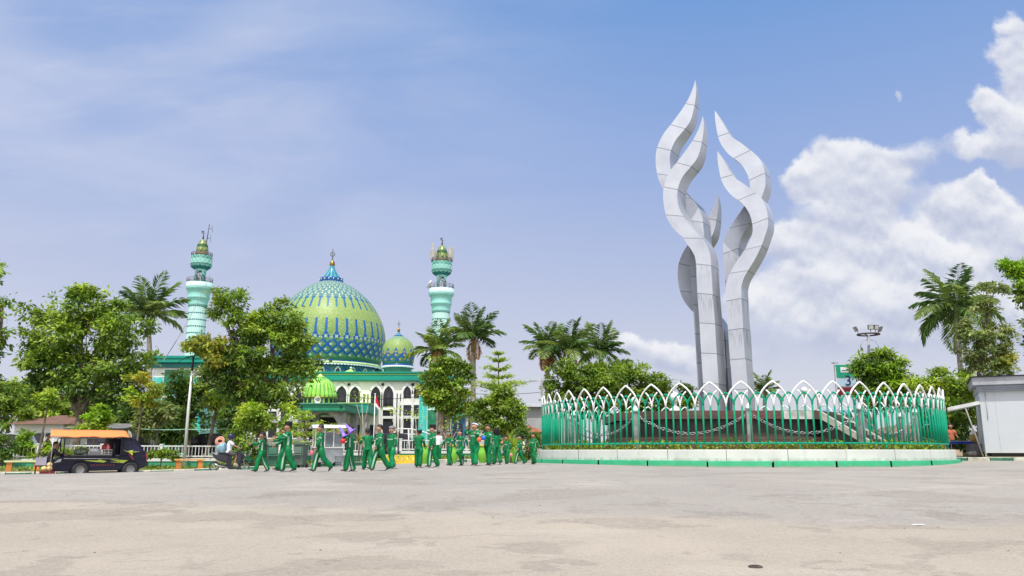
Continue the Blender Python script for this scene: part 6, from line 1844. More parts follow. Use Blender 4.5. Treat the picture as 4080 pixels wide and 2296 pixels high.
    for yy in (.2, .7, 1.2):
        mb = MB(); mb.tube([(X(450), yy, 1.68), (X(1700), yy, 1.70)], .016, 6); mb.build('roof_rack_bar', CHROME, root)
    Mx = Matrix.Translation(root.location) @ Matrix.Rotation(VR, 4, 'Z')
    # goods on the counter (things of their own)
    def thing_at(name, local, label, cat):
        o = empty(name, Mx @ Vector(local), label, cat, rz=VR); return o
    cz = .857
    o = thing_at('produce_crate', (X(1250), .25, cz), 'grey shallow crate heaped with a white cloth sack in the open van', 'crate')
    mb = MB()
    for i in range(3): mb.box((0, -.17, .03 + i * .05), (.5, .014, .035)); mb.box((0, .17, .03 + i * .05), (.5, .014, .035)); mb.box((-.25, 0, .03 + i * .05), (.014, .34, .035)); mb.box((.25, 0, .03 + i * .05), (.014, .34, .035))
    mb.box((0, 0, .01), (.5, .34, .015)); mb.build('crate', pm('grey_plastic_crate', (.33, .33, .34), .5), o)
    mb = MB(); mb.ball((-.02, 0, .16), .2, 10, 0, (1.05, .75, .62)); mb.build('sack', WCLOTH, o)
    o = thing_at('slatted_crate', (X(1490), .25, cz), 'pale slatted crate with a red and white striped bundle in the open van', 'crate')
    mb = MB()
    for z_ in (.02, .10, .205): mb.box((0, -.16, z_), (.44, .014, .035)); mb.box((0, .16, z_), (.44, .014, .035))
    for x_ in (-.22, -.08, .07, .22): mb.box((x_, -.16, .11), (.03, .018, .22)); mb.box((x_, .16, .11), (.03, .018, .22))
    mb.box((-.22, 0, .11), (.014, .32, .2)); mb.box((.22, 0, .11), (.014, .32, .2)); mb.box((0, 0, .01), (.44, .32, .014)); mb.build('crate', pm('pale_crate', (.42, .40, .38), .6), o)
    mb = MB(); mb.ball((0, 0, .29), .2, 12, (lambda i, k: 1 if k % 4 == 0 else 0), (1.0, .8, .85)); mb.build('bundle', [pm('red_net', (.38, .03, .05), .5), pm('pale_net', (.55, .40, .40), .5)], o)
    o = thing_at('green_bundle', (X(965), .3, cz), 'grey green net bag of vegetables lying on the van counter', 'bag')
    mb = MB(); mb.ball((0, 0, .13), .17, 12, 0, (1.6, 1.0, .8)); mb.ball((.12, .02, .15), .12, 10, 0); mb.ball((-.14, 0, .12), .12, 10, 0); mb.build('sack', pm('green_net_bag', (.16, .20, .13), .8, var=.5, scale=14, bump=.8), o)
    mb = MB(); mb.tube([(0, 0, .24), (.03, 0, .30), (-.02, 0, .33)], [.05, .03, .05], 8); mb.build('knot', pm('green_net_knot', (.2, .22, .15), .8), o)
    # in front of the bumper
    o = thing_at('red_crate', (X(310), -.15, 0), 'dark red plastic crate standing before the van bumper', 'crate')
    mb = MB(); mb.box((0, 0, .11), (.5, .36, .2), 0); mb.box((0, 0, .215), (.53, .39, .03), 0); mb.box((0, -.183, .11), (.4, .012, .04), 1); mb.build('crate', [pm('dark_red_plastic', (.22, .025, .025), .5, var=.25), DARK], o)
    mel = pm('cream_melon_skin', (.66, .47, .20), .5, var=.15, scale=8)
    for i, (x_, y_, z_, lab) in enumerate([(-.13, -.05, .335, 'round cream melon at the left of the red crate'), (.06, -.06, .335, 'round cream melon in the middle of the red crate'), (.06, .06, .48, 'round cream melon on top of the others')]):
        p_ = Mx @ Vector((X(310) + x_, -.15 + y_, z_)); o2 = empty('melon', p_, lab, 'melon', 'melons on the red crate')
        mb = MB(); mb.ball((0, 0, 0), .105, 12, 0, (1, 1, .93)); mb.build('fruit', mel, o2); mb = MB(); mb.tube([(0, 0, .09), (.01, 0, .125)], .012, 5); mb.build('stalk', STEM, o2)
    o = thing_at('cardboard_box', (X(185), .3, .46), 'pale lilac box on a dark stool left of the van nose', 'box')
    mb = MB(); mb.box((0, 0, .15), (.36, .3, .30), 0); mb.box((.1, 0, .305), (.2, .3, .012), 0, Matrix.Rotation(rad(-18), 3, 'Y')); mb.build('box', pm('lilac_box', (.36, .34, .42), .8), o)
    o2 = thing_at('stool', (X(185), .3, .1), 'dark stool carrying the pale lilac box', 'stool')
    mb = MB(); mb.box((0, 0, .33), (.4, .34, .04)); mb.build('seat', BLACK, o2)
    for a, b in ((-.17, -.14), (.17, -.14), (.17, .14), (-.17, .14)):
        mb = MB(); mb.tube([(a, b, -.05), (a * .9, b * .9, .32)], .018, 6); mb.build('leg', BLACK, o2)
    # the seller at the front, in dark clothes
    p_ = Mx @ Vector((X(330), .55, 0))
    person('fruit seller in dark clothes crouched at the nose of the van', (p_.x, p_.y, zroad(p_.x, p_.y) + .02), rad(26), 1.55, lt=(70, 110), rt=(60, 105), la=(40, 10, 40), ra=(45, 10, 40), lean=22, skin=SKIND, top=pm('dark_brown_shirt', (.035, .026, .024), .8), legs=pm('black_trousers', (.015, .014, .017), .8), group=None, stripes=False)
    p_ = P(186, 1790, 38.5)
    person('customer in a dark red jacket standing at the left end of the awning', (p_.x, p_.y, zgard(p_.x, p_.y)), rad(40), 1.62, la=(20, 8, 40), ra=(20, 8, 40), skin=SKIND, top=pm('maroon_jacket', (.085, .012, .015), .7), legs=pm('grey_trousers', (.16, .16, .17), .8), group=None, stripes=False)
van()

# ------------------------------------------------------------------ scooter and rider
def scooter():
    Y = 34.6; x0 = P(912, 1850, Y).x
    yaw = -math.atan2(x0, Y) + rad(2)
    z0 = zroad(x0, Y)
    root = empty('scooter', (x0, Y, z0), 'black automatic scooter carrying one rider, heading right', 'scooter', rz=yaw)
    # local x forward (to the right of the photo), y away from the viewer
    U = lambda u: (u - 640) / 705.0
    V = lambda v: (1310 - v) / 705.0
    BODY = pm('dark_scooter_paint', (.014, .015, .024), .22, var=.2, coat=.5)
    for u in (235, 1085):
        mb = MB(); r = .205; c = Vector((U(u), 0, r))
        prof = [(r * .78, -.05), (r * .95, -.045), (r, -.02), (r, .02), (r * .95, .045), (r * .78, .05)]
        mb.lathe(prof + [prof[0]], 32); mb.xf(Matrix.Translation(c) @ Matrix.Rotation(PI / 2, 4, 'X')); t = mb.build('wheel', RUBBER, root)
        mb = MB(); mb.lathe([(r * .79, -.04), (r * .79, .04), (r * .72, .04), (r * .72, -.04), (r * .79, -.04)], 28); mb.lathe([(.03, -.05), (.05, -.05), (.05, .05), (.03, .05)], 12)
        for i in range(5):
            a = 2 * PI * i / 5 + .3; mb.tube([(.04 * math.cos(a), .04 * math.sin(a), 0), (r * .74 * math.cos(a + .25), r * .74 * math.sin(a + .25), 0)], .016, 5)
        mb.xf(Matrix.Translation(c) @ Matrix.Rotation(PI / 2, 4, 'X')); mb.build('rim', CHROME, t)
    def panel(name, poly, w, mat, bev=.02, off=0):
        mb = MB(); mb.prism([(U(a), V(b)) for a, b in poly], -w / 2 + off, w / 2 + off, 0); o = mb.build(name, mat, root)
        m = o.modifiers.new('bevel', 'BEVEL'); m.width = bev; m.segments = 3; return o
    panel('rear_body', [(150, 745), (310, 800), (520, 830), (700, 860), (720, 1000), (640, 1080), (500, 1050), (330, 1000), (220, 930), (170, 850)], .24, BODY, .05)
    panel('engine_case', [(200, 1060), (260, 1040), (500, 1130), (640, 1110), (640, 1200), (480, 1230), (350, 1180), (230, 1130)], .16, BODY, .03)
    panel('footboard', [(560, 1010), (700, 1020), (710, 1170), (960, 1190), (950, 1250), (640, 1255), (560, 1180)], .28, BODY, .03)
    panel('front_shield', [(820, 700), (930, 720), (1060, 830), (1100, 900), (1010, 1000), (960, 1130), (880, 1140), (850, 1000), (850, 850)], .30, BODY, .05)
    panel('seat', [(330, 745), (520, 770), (700, 790), (760, 840), (690, 870), (480, 845), (330, 800)], .22, BLACK, .03)
    panel('front_fender', [(970, 1090), (1010, 1010), (1085, 985), (1165, 1000), (1200, 1050), (1150, 1040), (1085, 1035), (1020, 1060)], .13, BODY, .02)
    mb = MB(); mb.tube([(U(1085), .07, .205), (U(1010), .06, .62), (U(985), 0, .80)], .022, 8); mb.tube([(U(1085), -.07, .205), (U(1010), -.06, .62), (U(985), 0, .80)], .022, 8); mb.build('fork', CHROME, root)
    mb = MB(); mb.tube([(U(940), -.32, .90), (U(960), -.1, .86), (U(960), .1, .86), (U(940), .32, .90)], .016, 8); mb.tube([(U(938), -.34, .90), (U(942), -.24, .895)], .024, 8); mb.tube([(U(938), .34, .90), (U(942), .24, .895)], .024, 8); mb.build('handlebar', BLACK, root)
    mb = MB(); mb.ball((U(1075), 0, V(860)), .07, 10, 0, (.7, 1.5, 1.0)); mb.build('headlight', pm('scooter_lamp_glass', (.4, .4, .42), .1), root)
    mb = MB(); mb.prism([(U(140), V(750)), (U(300), V(810)), (U(285), V(840)), (U(190), V(800))], -.128, .128, 0); mb.build('tail_panel', pm('silver_panel', (.42, .38, .42), .3), root)
    mb = MB(); mb.box((U(110), 0, V(950)), (.02, .17, .12), 0, Matrix.Rotation(rad(20), 3, 'Y')); mb.build('number_plate', BLACK, root)
    mb = MB(); mb.tube([(U(600), -.13, V(1200)), (U(450), -.14, V(1170)), (U(330), -.15, V(1150)), (U(230), -.15, V(1090))], [.02, .03, .045, .04], 10); mb.build('exhaust', CHROME, root)
    for sg in (-1, 1):
        mb = MB(); mb.tube([(U(950), sg * .25, .90), (U(930), sg * .30, 1.02)], .007, 5); mb.ball((U(930), sg * .32, 1.06), .055, 8, 0, (.35, 1.1, .8)); mb.build('mirror', BLACK, root)
    Mx = Matrix.Translation(root.location) @ Matrix.Rotation(yaw, 4, 'Z')
    p_ = Mx @ Vector((U(600), 0, 0))
    person('scooter rider in a dark helmet, white shirt and shorts, steering to the right', tuple(p_), yaw, 1.5, lt=(72, 78), rt=(72, 82), la=(48, 12, 18), ra=(48, 12, 18), lean=6, seat=V(800) + .06, top=WCLOTH, legs=pm('brown_shorts', (.09, .08, .085), .8), short=True, group=None, stripes=False, helmet=True, shoes=pm('sandal_tan', (.42, .30, .2), .7), lift={1: -4, -1: -4}, skin=pm('tan_skin', (.38, .22, .14), .55))
    o = empty('backpack', Mx @ Vector((U(395), 0, V(790))), 'large pale blue shiny bag on the scooter seat behind the rider', 'bag', rz=yaw)
    mb = MB(); mb.ball((0, 0, .20), .2, 14, 0, (.95, .8, 1.12)); mb.ball((.08, 0, .30), .13, 10, 0, (1, .9, 1.2)); mb.build('sack', pm('pale_blue_nylon', (.24, .42, .50), .35, var=.35, scale=5, bump=.5), o)
    mb = MB(); mb.tube([(.12, -.10, .40), (.20, -.13, .26), (.16, -.14, .08)], .02, 6); mb.tube([(.12, .10, .40), (.20, .13, .26), (.16, .14, .08)], .02, 6); mb.build('strap', pm('blue_strap', (.05, .12, .26), .6), o)
    o = empty('hose_coil', Mx @ Vector((U(350), 0, V(400))), 'thick peach coloured coil looped above the pale blue bag', 'coil', rz=yaw)
    mb = MB(); pts = []
    for i in range(61):
        t = i / 60 * 2 * PI * 2.2; pts.append((.145 * math.cos(t) * (1 + .15 * math.sin(t * .5)), .05 * math.sin(t * .45 + .5), .135 * math.sin(t) + .05 * math.cos(t * .5) - .06))
    mb.tube(pts, .037, 8); mb.build('coil', pm('peach_hose', (.68, .33, .21), .5, var=.15, scale=4), o)
    mb = MB(); mb.tube([(.02, 0, -.19), (.05, 0, -.10)], .05, 8); mb.build('tie', pm('peach_tie', (.55, .27, .18), .6), o)
scooter()
# ------------------------------------------------------------------ street furniture and surroundings
def X_(px, Y, py=1790): return P(px, py, Y).x

def mosque_fence():
    # runs parallel to the left kerb, some metres behind it
    Mx0, Mx1 = -34.0, 1.0
    fl = lambda x: (44.3 + .47 * x) / .88
    def seg(xa, xb, label):
        ang = math.atan2(fl(xb) - fl(xa), xb - xa); L = math.hypot(xb - xa, fl(xb) - fl(xa))
        z0 = gz(xb, fl(xb)) - .02
        root = empty('railing_fence', (xa, fl(xa), z0), label, 'fence', 'white railings on a green based wall before the mosque', ang)
        mb = MB(); mb.box((L / 2, 0, .14), (L, .2, .34), 0); mb.box((L / 2, 0, .38), (L, .26, .15), 1)
        mb.build('base_wall', [pm('fence_green_base', (.07, .36, .20), .7, var=.2), WHITE], root)
        n = max(2, int(L / 2.4))
        pst = MB(); pst.box((0, 0, .78), (.12, .12, .66)); pst.box((0, 0, 1.13), (.16, .16, .05))
        p0 = None
        for i in range(n + 1):
            if p0 is None: p0 = pst.build('post', WHITE, root); c = p0
            else: c = p0.copy(); C.objects.link(c)
            c.location = (L * i / n, 0, 0)
        mb = MB(); mb.box((L / 2, 0, 1.05), (L, .06, .06)); mb.build('rail', WHITE, root)
        mb = MB(); mb.box((L / 2, 0, .55), (L, .05, .05)); mb.build('rail', WHITE, root)
        mb = MB(); k = int(L / .16)
        for i in range(k): mb.box((L * (i + .5) / k, 0, .80), (.028, .028, .5))
        mb.build('pickets', WHITE, root)
    seg(-34, -15.2, 'white railing fence stretch behind the van and the white pole')
    seg(-14.0, -7.8, 'white railing fence stretch behind the scooter and first boys')
    seg(-6.4, 1.6, 'white railing fence stretch behind the boys and lime pots')
mosque_fence()

def furniture():
    # white pole with wire bracket
    Y = 41.0; b = P(735, 1830, Y); t = P(744, 1470, Y); z0 = gz(b.x, Y)
    root = empty('white_pole', (b.x, Y, z0), 'tall slender white pole carrying wires, left of the lobed tree', 'pole')
    o = (b.x, Y, z0)
    mb = MB(); mb.tube([(b.x, Y, z0 - .1), (b.x, Y, P(738, 1620, Y).z), (b.x + .03, Y, t.z)], [.085, .07, .05], 12); mb.build('pole', pm('white_pole_paint', (.72, .72, .71), .5, var=.08, dirt=(.4, .38, .34, .4)), root, o)
    tt = P(748, 1418, Y)
    mb = MB(); mb.tube([(b.x + .03, Y, t.z - .1), (b.x + .05, Y, tt.z)], .055, 8); mb.tube([(b.x - .3, Y, tt.z - .1), (b.x + .75, Y, tt.z + .14)], .03, 6); mb.build('bracket', BLACK, root, o)
    def wire(pts, r, label, name='cable', mat=BLACK):
        mb = MB(); out = []
        for (a, c_) in zip(pts, pts[1:]):
            for i in range(10):
                q = Vector(a).lerp(Vector(c_), i / 10); q.z -= (Vector(c_) - Vector(a)).length * .018 * 4 * (i / 10) * (1 - i / 10); out.append(q)
        out.append(Vector(pts[-1])); mb.tube(out, r, 5)
        tag(mb.build(name, mat, None, origin=out[0]), label, 'cable')
    wire([P(655, 1462, 46), tt, P(790, 1402, 38)], .014, 'thin dark wire over the top of the white pole', mat=BLACK)
    wire([(X_(792, 87), 86.5, P(792, 1100, 87).z), P(650, 1440, 60)], .03, 'thin wire slanting down from the left minaret balcony', mat=pm('grey_wire', (.25, .25, .26), .6))
    wire([P(560, 1709, 43.5), P(740, 1711, 43.5), P(912, 1708, 43.5)], .022, 'pale green cord stretched between the saplings behind the scooter', mat=pm('pale_green_cord', (.35, .62, .48), .6))
    wire([P(1330, 1560, 60), P(1500, 1592, 64), P(1680, 1578, 66), P(1790, 1556, 64)], .022, 'sagging wire crossing in front of the mosque windows')
    wire([P(1845, 1566, 60), P(2020, 1570, 60), P(2160, 1562, 60)], .02, 'upper wire running to the pole left of the ring fence')
    # lamp pole with wires left of the ring
    Y = 60; b = P(2168, 1760, Y); root = empty('utility_pole', (b.x, Y, .6), 'thin grey utility pole with cross arm left of the round trees', 'pole'); o = (b.x, Y, .6)
    tz = P(2158, 1510, Y); mb = MB(); mb.tube([(b.x, Y, .5), (tz.x, Y, tz.z)], [.11, .06], 10); mb.build('pole', pm('weathered_pole', (.24, .23, .22), .8), root, o)
    e0 = P(2098, 1522, Y); e1 = P(2215, 1512, Y); mb = MB(); mb.tube([e0, (tz.x, Y, tz.z - .1), e1], .04, 6); mb.box((e0.x, Y, e0.z), (.6, .14, .09)); mb.build('cross_arm', CHROME, root, o)
    # benches
    def bench(px, py, Y, wpx, label, col, cl):
        x = X_(px, Y); z0 = gz(x, Y); w = wpx * M(Y)
        root = empty('bench', (x, Y, z0), label, 'bench', 'low concrete benches along the pavement', rad(28))
        mb = MB(); mb.box((0, 0, .42), (w, .42, .07)); mb.build('seat', pm(cl + '_seat', col, .7, var=.12, dirt=(.4, .3, .2, .4)), root)
        for sg in (-1, 1):
            mb = MB(); mb.box((sg * w * .36, 0, .19), (.22, .34, .385), 0, None, .9); mb.build('leg', pm(cl + '_leg', (.58, .22, .055), .75, var=.15), root)
    bench(758, 1815, 38.6, 112, 'orange concrete bench at the foot of the white pole', (.66, .36, .13), 'orange_bench')
    bench(100, 1835, 35.4, 130, 'pale yellow bench on orange legs left of the van', (.62, .66, .34), 'yellow_bench')
    # wheelie bins
    def bin_(px, Y, label, col, h, rz, lid=0):
        x = X_(px, Y); z0 = gz(x, Y)
        root = empty('wheelie_bin', (x, Y, z0), label, 'bin', 'wheeled rubbish bins by the kerb', rz)
        m = pm('bin_plastic_%d' % px, col, .55, var=.25, scale=3, dirt=(.18, .18, .15, .5))
        mb = MB(); mb.box((0, 0, .12 + h * .42), (.50, .46, h * .84), 0)
        for i in range(len(mb.v) - 8, len(mb.v)):
            x_, y_, z_ = mb.v[i]; f = .78 + .22 * (z_ - .12) / (h * .84); mb.v[i] = (x_ * f, y_ * f, z_)
        b_ = mb.build('bin', m, root); bv = b_.modifiers.new('b', 'BEVEL'); bv.width = .03; bv.segments = 2
        mb = MB(); mb.box((0, -.235, .16 + h * .58), (.34, .04, h * .26)); mb.box((0, -.25, .16 + h * .40), (.40, .05, .05)); mb.build('front_panel', pm('bin_panel_%d' % px, tuple(c * 1.5 for c in col), .5), root)
        mb = MB(); mb.box((0, 0, .15 + h * .86), (.56, .54, .05), 0, Matrix.Rotation(rad(lid), 3, 'X')); mb.build('lid', m, root)
        mb = MB(); mb.tube([(-.24, .27, .12 + h * .78), (.24, .27, .12 + h * .78)], .018, 6); mb.build('handle', BLACK, root)
        for sx in (-.2, .2):
            mb = MB(); mb.lathe([(.001, -.03), (.10, -.03), (.11, 0), (.10, .03), (.001, .03)], 18); mb.xf(Matrix.Translation((sx, .18, .11)) @ Matrix.Rotation(PI / 2, 4, 'Y')); mb.build('wheel', RUBBER, root)
    kx = X_(1190, 36.5)
    bin_(1200, 36.2, 'grey green wheelie bin tilted beside the second boy', (.085, .13, .105), 1.05, rad(-18), 5)
    bin_(1086, 36.8, 'dark green wheelie bin between the first two boys', (.04, .13, .085), 1.1, rad(20))
    # food cart
    Y = 37.4; x = X_(1305, Y); z0 = gz(x, Y) if Y > K(x) else zroad(x, Y)
    root = empty('food_cart', (x, Y, z0), 'white glass sided food cart with a pitched white canopy behind the walking boy', 'cart', rz=rad(22))
    alu = pm('white_cart_frame', (.62, .62, .62), .4, var=.1)
    for a in (-.62, -.2, .2, .62):
        for b_ in (-.35, .35):
            mb = MB(); mb.box((a, b_, .95), (.045, .045, 1.55)); mb.build('post', alu, root)
    mb = MB(); mb.box((0, 0, .52), (1.3, .76, .62)); mb.build('cabinet', pm('dull_aluminium', (.36, .38, .40), .4, metal=.4, var=.3), root)
    mb = MB(); mb.box((0, 0, .86), (1.42, .84, .05)); mb.build('counter', alu, root)
    mb = MB(); mb.box((.2, -.33, 1.22), (.78, .012, .62)); mb.box((.2, .33, 1.22), (.78, .012, .62)); mb.build('glass_pane', pm('cart_glass', (.16, .19, .20), .1, var=.3), root)
    for zz in (1.1, 1.35, 1.55): 
        mb = MB(); mb.box((.2, 0, zz), (.8, .66, .025)); mb.build('shelf', alu, root)
    mb = MB()
    for sg in (-1, 1): mb.add([(-.74, 0, 1.88), (.74, 0, 1.88), (.80, sg * .62, 1.74), (-.80, sg * .62, 1.74)], [(0, 1, 2, 3)], 0)
    c_ = mb.build('canopy', pm('white_canvas', (.74, .74, .76), .7, var=.06), root); md = c_.modifiers.new('s', 'SOLIDIFY'); md.thickness = .02
    for a in (-.45, .45):
        for b_ in (-.3, .3):
            mb = MB(); mb.lathe([(.001, -.035), (.12, -.035), (.14, 0), (.12, .035), (.001, .035)], 18); mb.xf(Matrix.Translation((a, b_, .14)) @ Matrix.Rotation(PI / 2, 4, 'X')); mb.build('wheel', RUBBER, root)
    # plastic crates by the cart
    for (px, YY, lab, col) in [(1368, 36.4, 'grey mesh crate on the ground right of the food cart', (.2, .24, .25)), (1412, 37.5, 'dark green crate right of the food cart', (.02, .12, .09)), (1968, 42.2, 'dark green bench crate behind the last boys', (.02, .14, .1))]:
        xx = X_(px, YY); zz = gz(xx, YY)
        o = empty('market_crate', (xx, YY, zz), lab, 'crate', rz=rad(20))
        mb = MB()
        for i in range(5):
            for sg in (-1, 1): mb.box((0, sg * .2, .05 + i * .085), (.62, .02, .03)); mb.box((sg * .31, 0, .05 + i * .085), (.02, .4, .03))
        for i in range(7):
            for sg in (-1, 1): mb.box((-.3 + i * .1, sg * .2, .22), (.02, .024, .4))
        mb.box((0, 0, .02), (.62, .4, .03)); mb.build('crate', pm('crate_plastic_%d' % px, col, .5), o)
        mb = MB(); mb.box((0, 0, .43), (.66, .44, .03)); mb.build('lid', pm('crate_lid_%d' % px, tuple(c * .8 for c in col), .5), o)
    # lime pots with yellow rims
    for (px, YY, hpx, lab) in [(1690, 38.5, 62, 'lime green urn with yellow rim between the turned boy and the tall black cap'), (1805, 38.8, 60, 'lime green urn with yellow rim behind the small boy in a grey rimmed cap'), (1922, 40.5, 58, 'lime green urn with yellow rim between the two boys with balls'), (2040, 39.8, 66, 'lime green urn with yellow rim under the spiky plant')]:
        xx = X_(px, YY); zz = gz(xx, YY); h = (hpx + 6) * M(YY)
        o = empty('plant_urn', (xx, YY, zz), lab, 'urn', 'lime green urns along the pavement')
        w = 23 * M(YY)
        mb = MB(); mb.lathe([(w * .45, 0), (w * .5, .03), (w * .78, h * .25), (w * .98, h * .48), (w * .92, h * .70), (w * .62, h * .90), (w * .60, h)], 28); mb.build('urn', pm('lime_urn_%d' % px, (.20, .52, .045), .45, var=.15), o)
        mb = MB(); mb.lathe([(w * .58, h), (w * .74, h + .015), (w * .74, h + .07), (w * .58, h + .085), (w * .5, h + .02)], 28); mb.build('rim', pm('yellow_rim_%d' % px, (.62, .42, .05), .5), o)
    # yellow painted planter with lettering
    YY = 41.2; xx = X_(1606, YY); zz = gz(xx, YY)
    o = empty('planter_box', (xx, YY, zz), 'yellow painted planter box with pale lettering and green leaf marks', 'planter', rz=rad(14))
    mb = MB(); mb.box((0, 0, .2), (1.75, .5, .42)); mb.box((0, -.02, .025), (1.85, .6, .1)); mb.build('box', pm('yellow_paint_worn', (.72, .52, .03), .6, var=.15, dirt=(.45, .30, .10, .6), dscale=2.5), o)
    mb = MB()
    r4 = random.Random(2)
    for i in range(5):
        x0_ = -.5 + i * .22
        st = [[(0, 0), (.07, .2), (.14, 0)], [(.13, .18), (.02, .16), (.12, .08), (.0, .02)], [(0, 0), (0, .2), (.1, .12), (0, .1)], [(.05, 0), (.05, .2)], [(0, 0), (0, .2), (.12, 0), (.12, .2)]][i]
        mb.tube([(x0_ + a, -.258, .10 + b) for a, b in st], .018, 5)
    mb.build('lettering', pm('pale_letter_paint', (.80, .74, .45), .6), o)
    mb = MB()
    for i in range(4): mb.ball((-.75 + i * .5, -.252, .33), .045, 6, 0, (1, .2, .7))
    mb.build('leaf_mark', pm('leaf_mark_green', (.15, .34, .06), .6), o)
    # flag on a white pole
    YY = 40.5; b_ = P(1487, 1800, YY); tp = P(1489, 1573, YY); zz = gz(b_.x, YY)
    root = empty('flag_pole', (b_.x, YY, zz), 'thin white flag pole with a limp red and white flag in front of the porch', 'flag pole')
    mb = MB(); mb.tube([(0, 0, 0), (0, 0, tp.z - zz)], [.028, .02], 8); mb.ball((0, 0, tp.z - zz + .03), .04, 8); mb.build('pole', WHITE, root)
    mb = MB(); top = tp.z - zz - .05; vs = []; nn = 8
    for j in range(nn + 1):
        t = j / nn
        for i in range(6):
            s_ = i / 5; vs.append((.02 + s_ * (.13 + .20 * t) * (1 - .3 * t * s_), .04 * math.sin(s_ * 9 + t * 3), top - t * .52 - s_ * (.22 + .1 * t)))
    fs = [(j * 6 + i, j * 6 + i + 1, (j + 1) * 6 + i + 1, (j + 1) * 6 + i) for j in range(nn) for i in range(5)]
    mb.add(vs, fs, [0 if f // 5 < 5 else 1 for f in range(len(fs))], True); fl = mb.build('flag', [pm('flag_red', (.55, .012, .02), .7), pm('flag_white', (.75, .75, .75), .7)], root); md = fl.modifiers.new('s', 'SOLIDIFY'); md.thickness = .006
    # parked dark car and kerb-side parked cars beyond the railings
    def car(px, Y, label, col, L=4.2, rz=0.0, group='cars parked beyond the railings'):
        x = X_(px, Y); zz = gz(x, Y)
        root = empty('parked_car', (x, Y, zz), label, 'car', group, rz)
        m = pm('car_paint_%d' % px, col, .22, var=.1, coat=.5)
        body = [(-L / 2, .28), (-L / 2 + .02, .72), (-L / 2 + .25, .86), (L / 2 - 1.1, .92), (L / 2 - .1, .78), (L / 2, .55), (L / 2 - .02, .28)]
        mb = MB(); mb.prism(body, -.82, .82); b_ = mb.build('body', m, root); bv = b_.modifiers.new('b', 'BEVEL'); bv.width = .08; bv.segments = 3
        cab = [(-L / 2 + .18, .84), (-L / 2 + .45, 1.45), (-.2, 1.56), (.55, 1.48), (L / 2 - 1.15, .90)]
        mb = MB(); mb.prism(cab, -.72, .72); b_ = mb.build('roof', m, root); bv = b_.modifiers.new('b', 'BEVEL'); bv.width = .07; bv.segments = 3
        mb = MB(); mb.prism([(-L / 2 + .36, .92), (-L / 2 + .55, 1.40), (-.2, 1.49), (.5, 1.42), (L / 2 - 1.35, .95)], -.727, .727); mb.build('window', GLASS, root)
        for sx in (-L / 2 + .8, L / 2 - .82):
            for sy in (-.74, .74): wheel(root, Vector((sx, sy, .31)), .31, .19)
        mb = MB(); mb.box((L / 2 - .05, -.6, .68), (.1, .3, .14)); mb.box((L / 2 - .05, .6, .68), (.1, .3, .14)); mb.build('headlight', pm('car_lamp_%d' % px, (.6, .6, .6), .15), root)
    car(1590, 50, 'dark parked car behind the railings right of the flag pole', (.012, .012, .016), 4.3, rad(2))
    car(455, 56, 'dark parked car seen behind the van awning end', (.02, .02, .024), 4.2, rad(182))
    car(860, 54, 'black parked car behind the scooter rider', (.014, .015, .02), 4.2, rad(4))
    car(70, 55, 'silver grey parked car behind the cone shaped shrub', (.35, .36, .37), 4.2, rad(3))
    # bent white carport hoop over the dark car
    YY = 48.6; mb = MB(); pts = [P(a, b, YY) for a, b in [(1562, 1735), (1563, 1718), (1590, 1708), (1640, 1710), (1690, 1722), (1725, 1736)]]
    o_ = pts[0]; mb.tube(pts, .035, 8); mb.tube([P(1628, 1712, YY), P(1629, 1810, YY)], .04, 8); mb.tube([P(1725, 1736, YY), P(1726, 1810, YY)], .035, 8)
    tag(mb.build('carport_hoop', WHITE, None, origin=o_), 'bent white tube hoop arching over the dark parked car', 'carport')
    # thin bare saplings on stakes in front of the mosque
    for (px, ptop, YY, lab) in [(1440, 1580, 44, 'bare pale forked sapling left of the flag'), (1580, 1636, 43, 'bare thin sapling right of the flag pole'), (1655, 1650, 43.5, 'thin pale sapling with few leaves near the mosque corner'), (1786, 1700, 41.5, 'short pale stake sapling by the urns')]:
        xx = X_(px, YY); zz = gz(xx, YY); tp = P(px, ptop, YY)
        root = empty('bare_sapling', (xx, YY, zz), lab, 'sapling', 'thin bare saplings before the mosque'); o = (xx, YY, zz)
        mb = MB(); mid = Vector((xx + .05, YY, (zz + tp.z) / 2)); mb.tube([(xx, YY, zz), mid, (tp.x, YY, tp.z)], [.04, .03, .012], 6); mb.tube([mid, (tp.x - .35, YY, tp.z - .1)], [.025, .01], 5); mb.tube([mid, (tp.x + .4, YY + .1, tp.z - .25)], [.025, .01], 5); mb.build('trunk', pm('pale_twig_%d' % px, (.42, .38, .32), .8), root, o)
        n = 60; cen = np.array([tp.x, YY, tp.z]) + rng.normal(size=(n, 3)) * np.array([.3, .2, .15]); ln = rng.uniform(.1, .18, n); pl = np.array(PAL['light'])
        leaf_mesh('crown', cen, rng.normal(size=(n, 3)), rng.normal(size=(n, 3)) + np.array([0, 0, 1]), ln, ln * .5, pl[rng.integers(0, 4, n)], LEAF, root, o)
    # white gate post and small planters
    for (px, YY, py0, lab) in [(2088, 42.5, 1742, 'white round gate post behind the boy with tipped cap')]:
        xx = X_(px, YY); zz = gz(xx, YY); tp = P(px, py0, YY)
        root = empty('gate_post', (xx, YY, zz), lab, 'post'); mb = MB(); mb.tube([(0, 0, 0), (0, 0, tp.z - zz)], .075, 12); mb.build('post', WHITE, root); mb = MB(); mb.lathe([(.16, 0), (.15, .12), (.08, .18)], 14); mb.build('base', WHITE, root)
furniture()

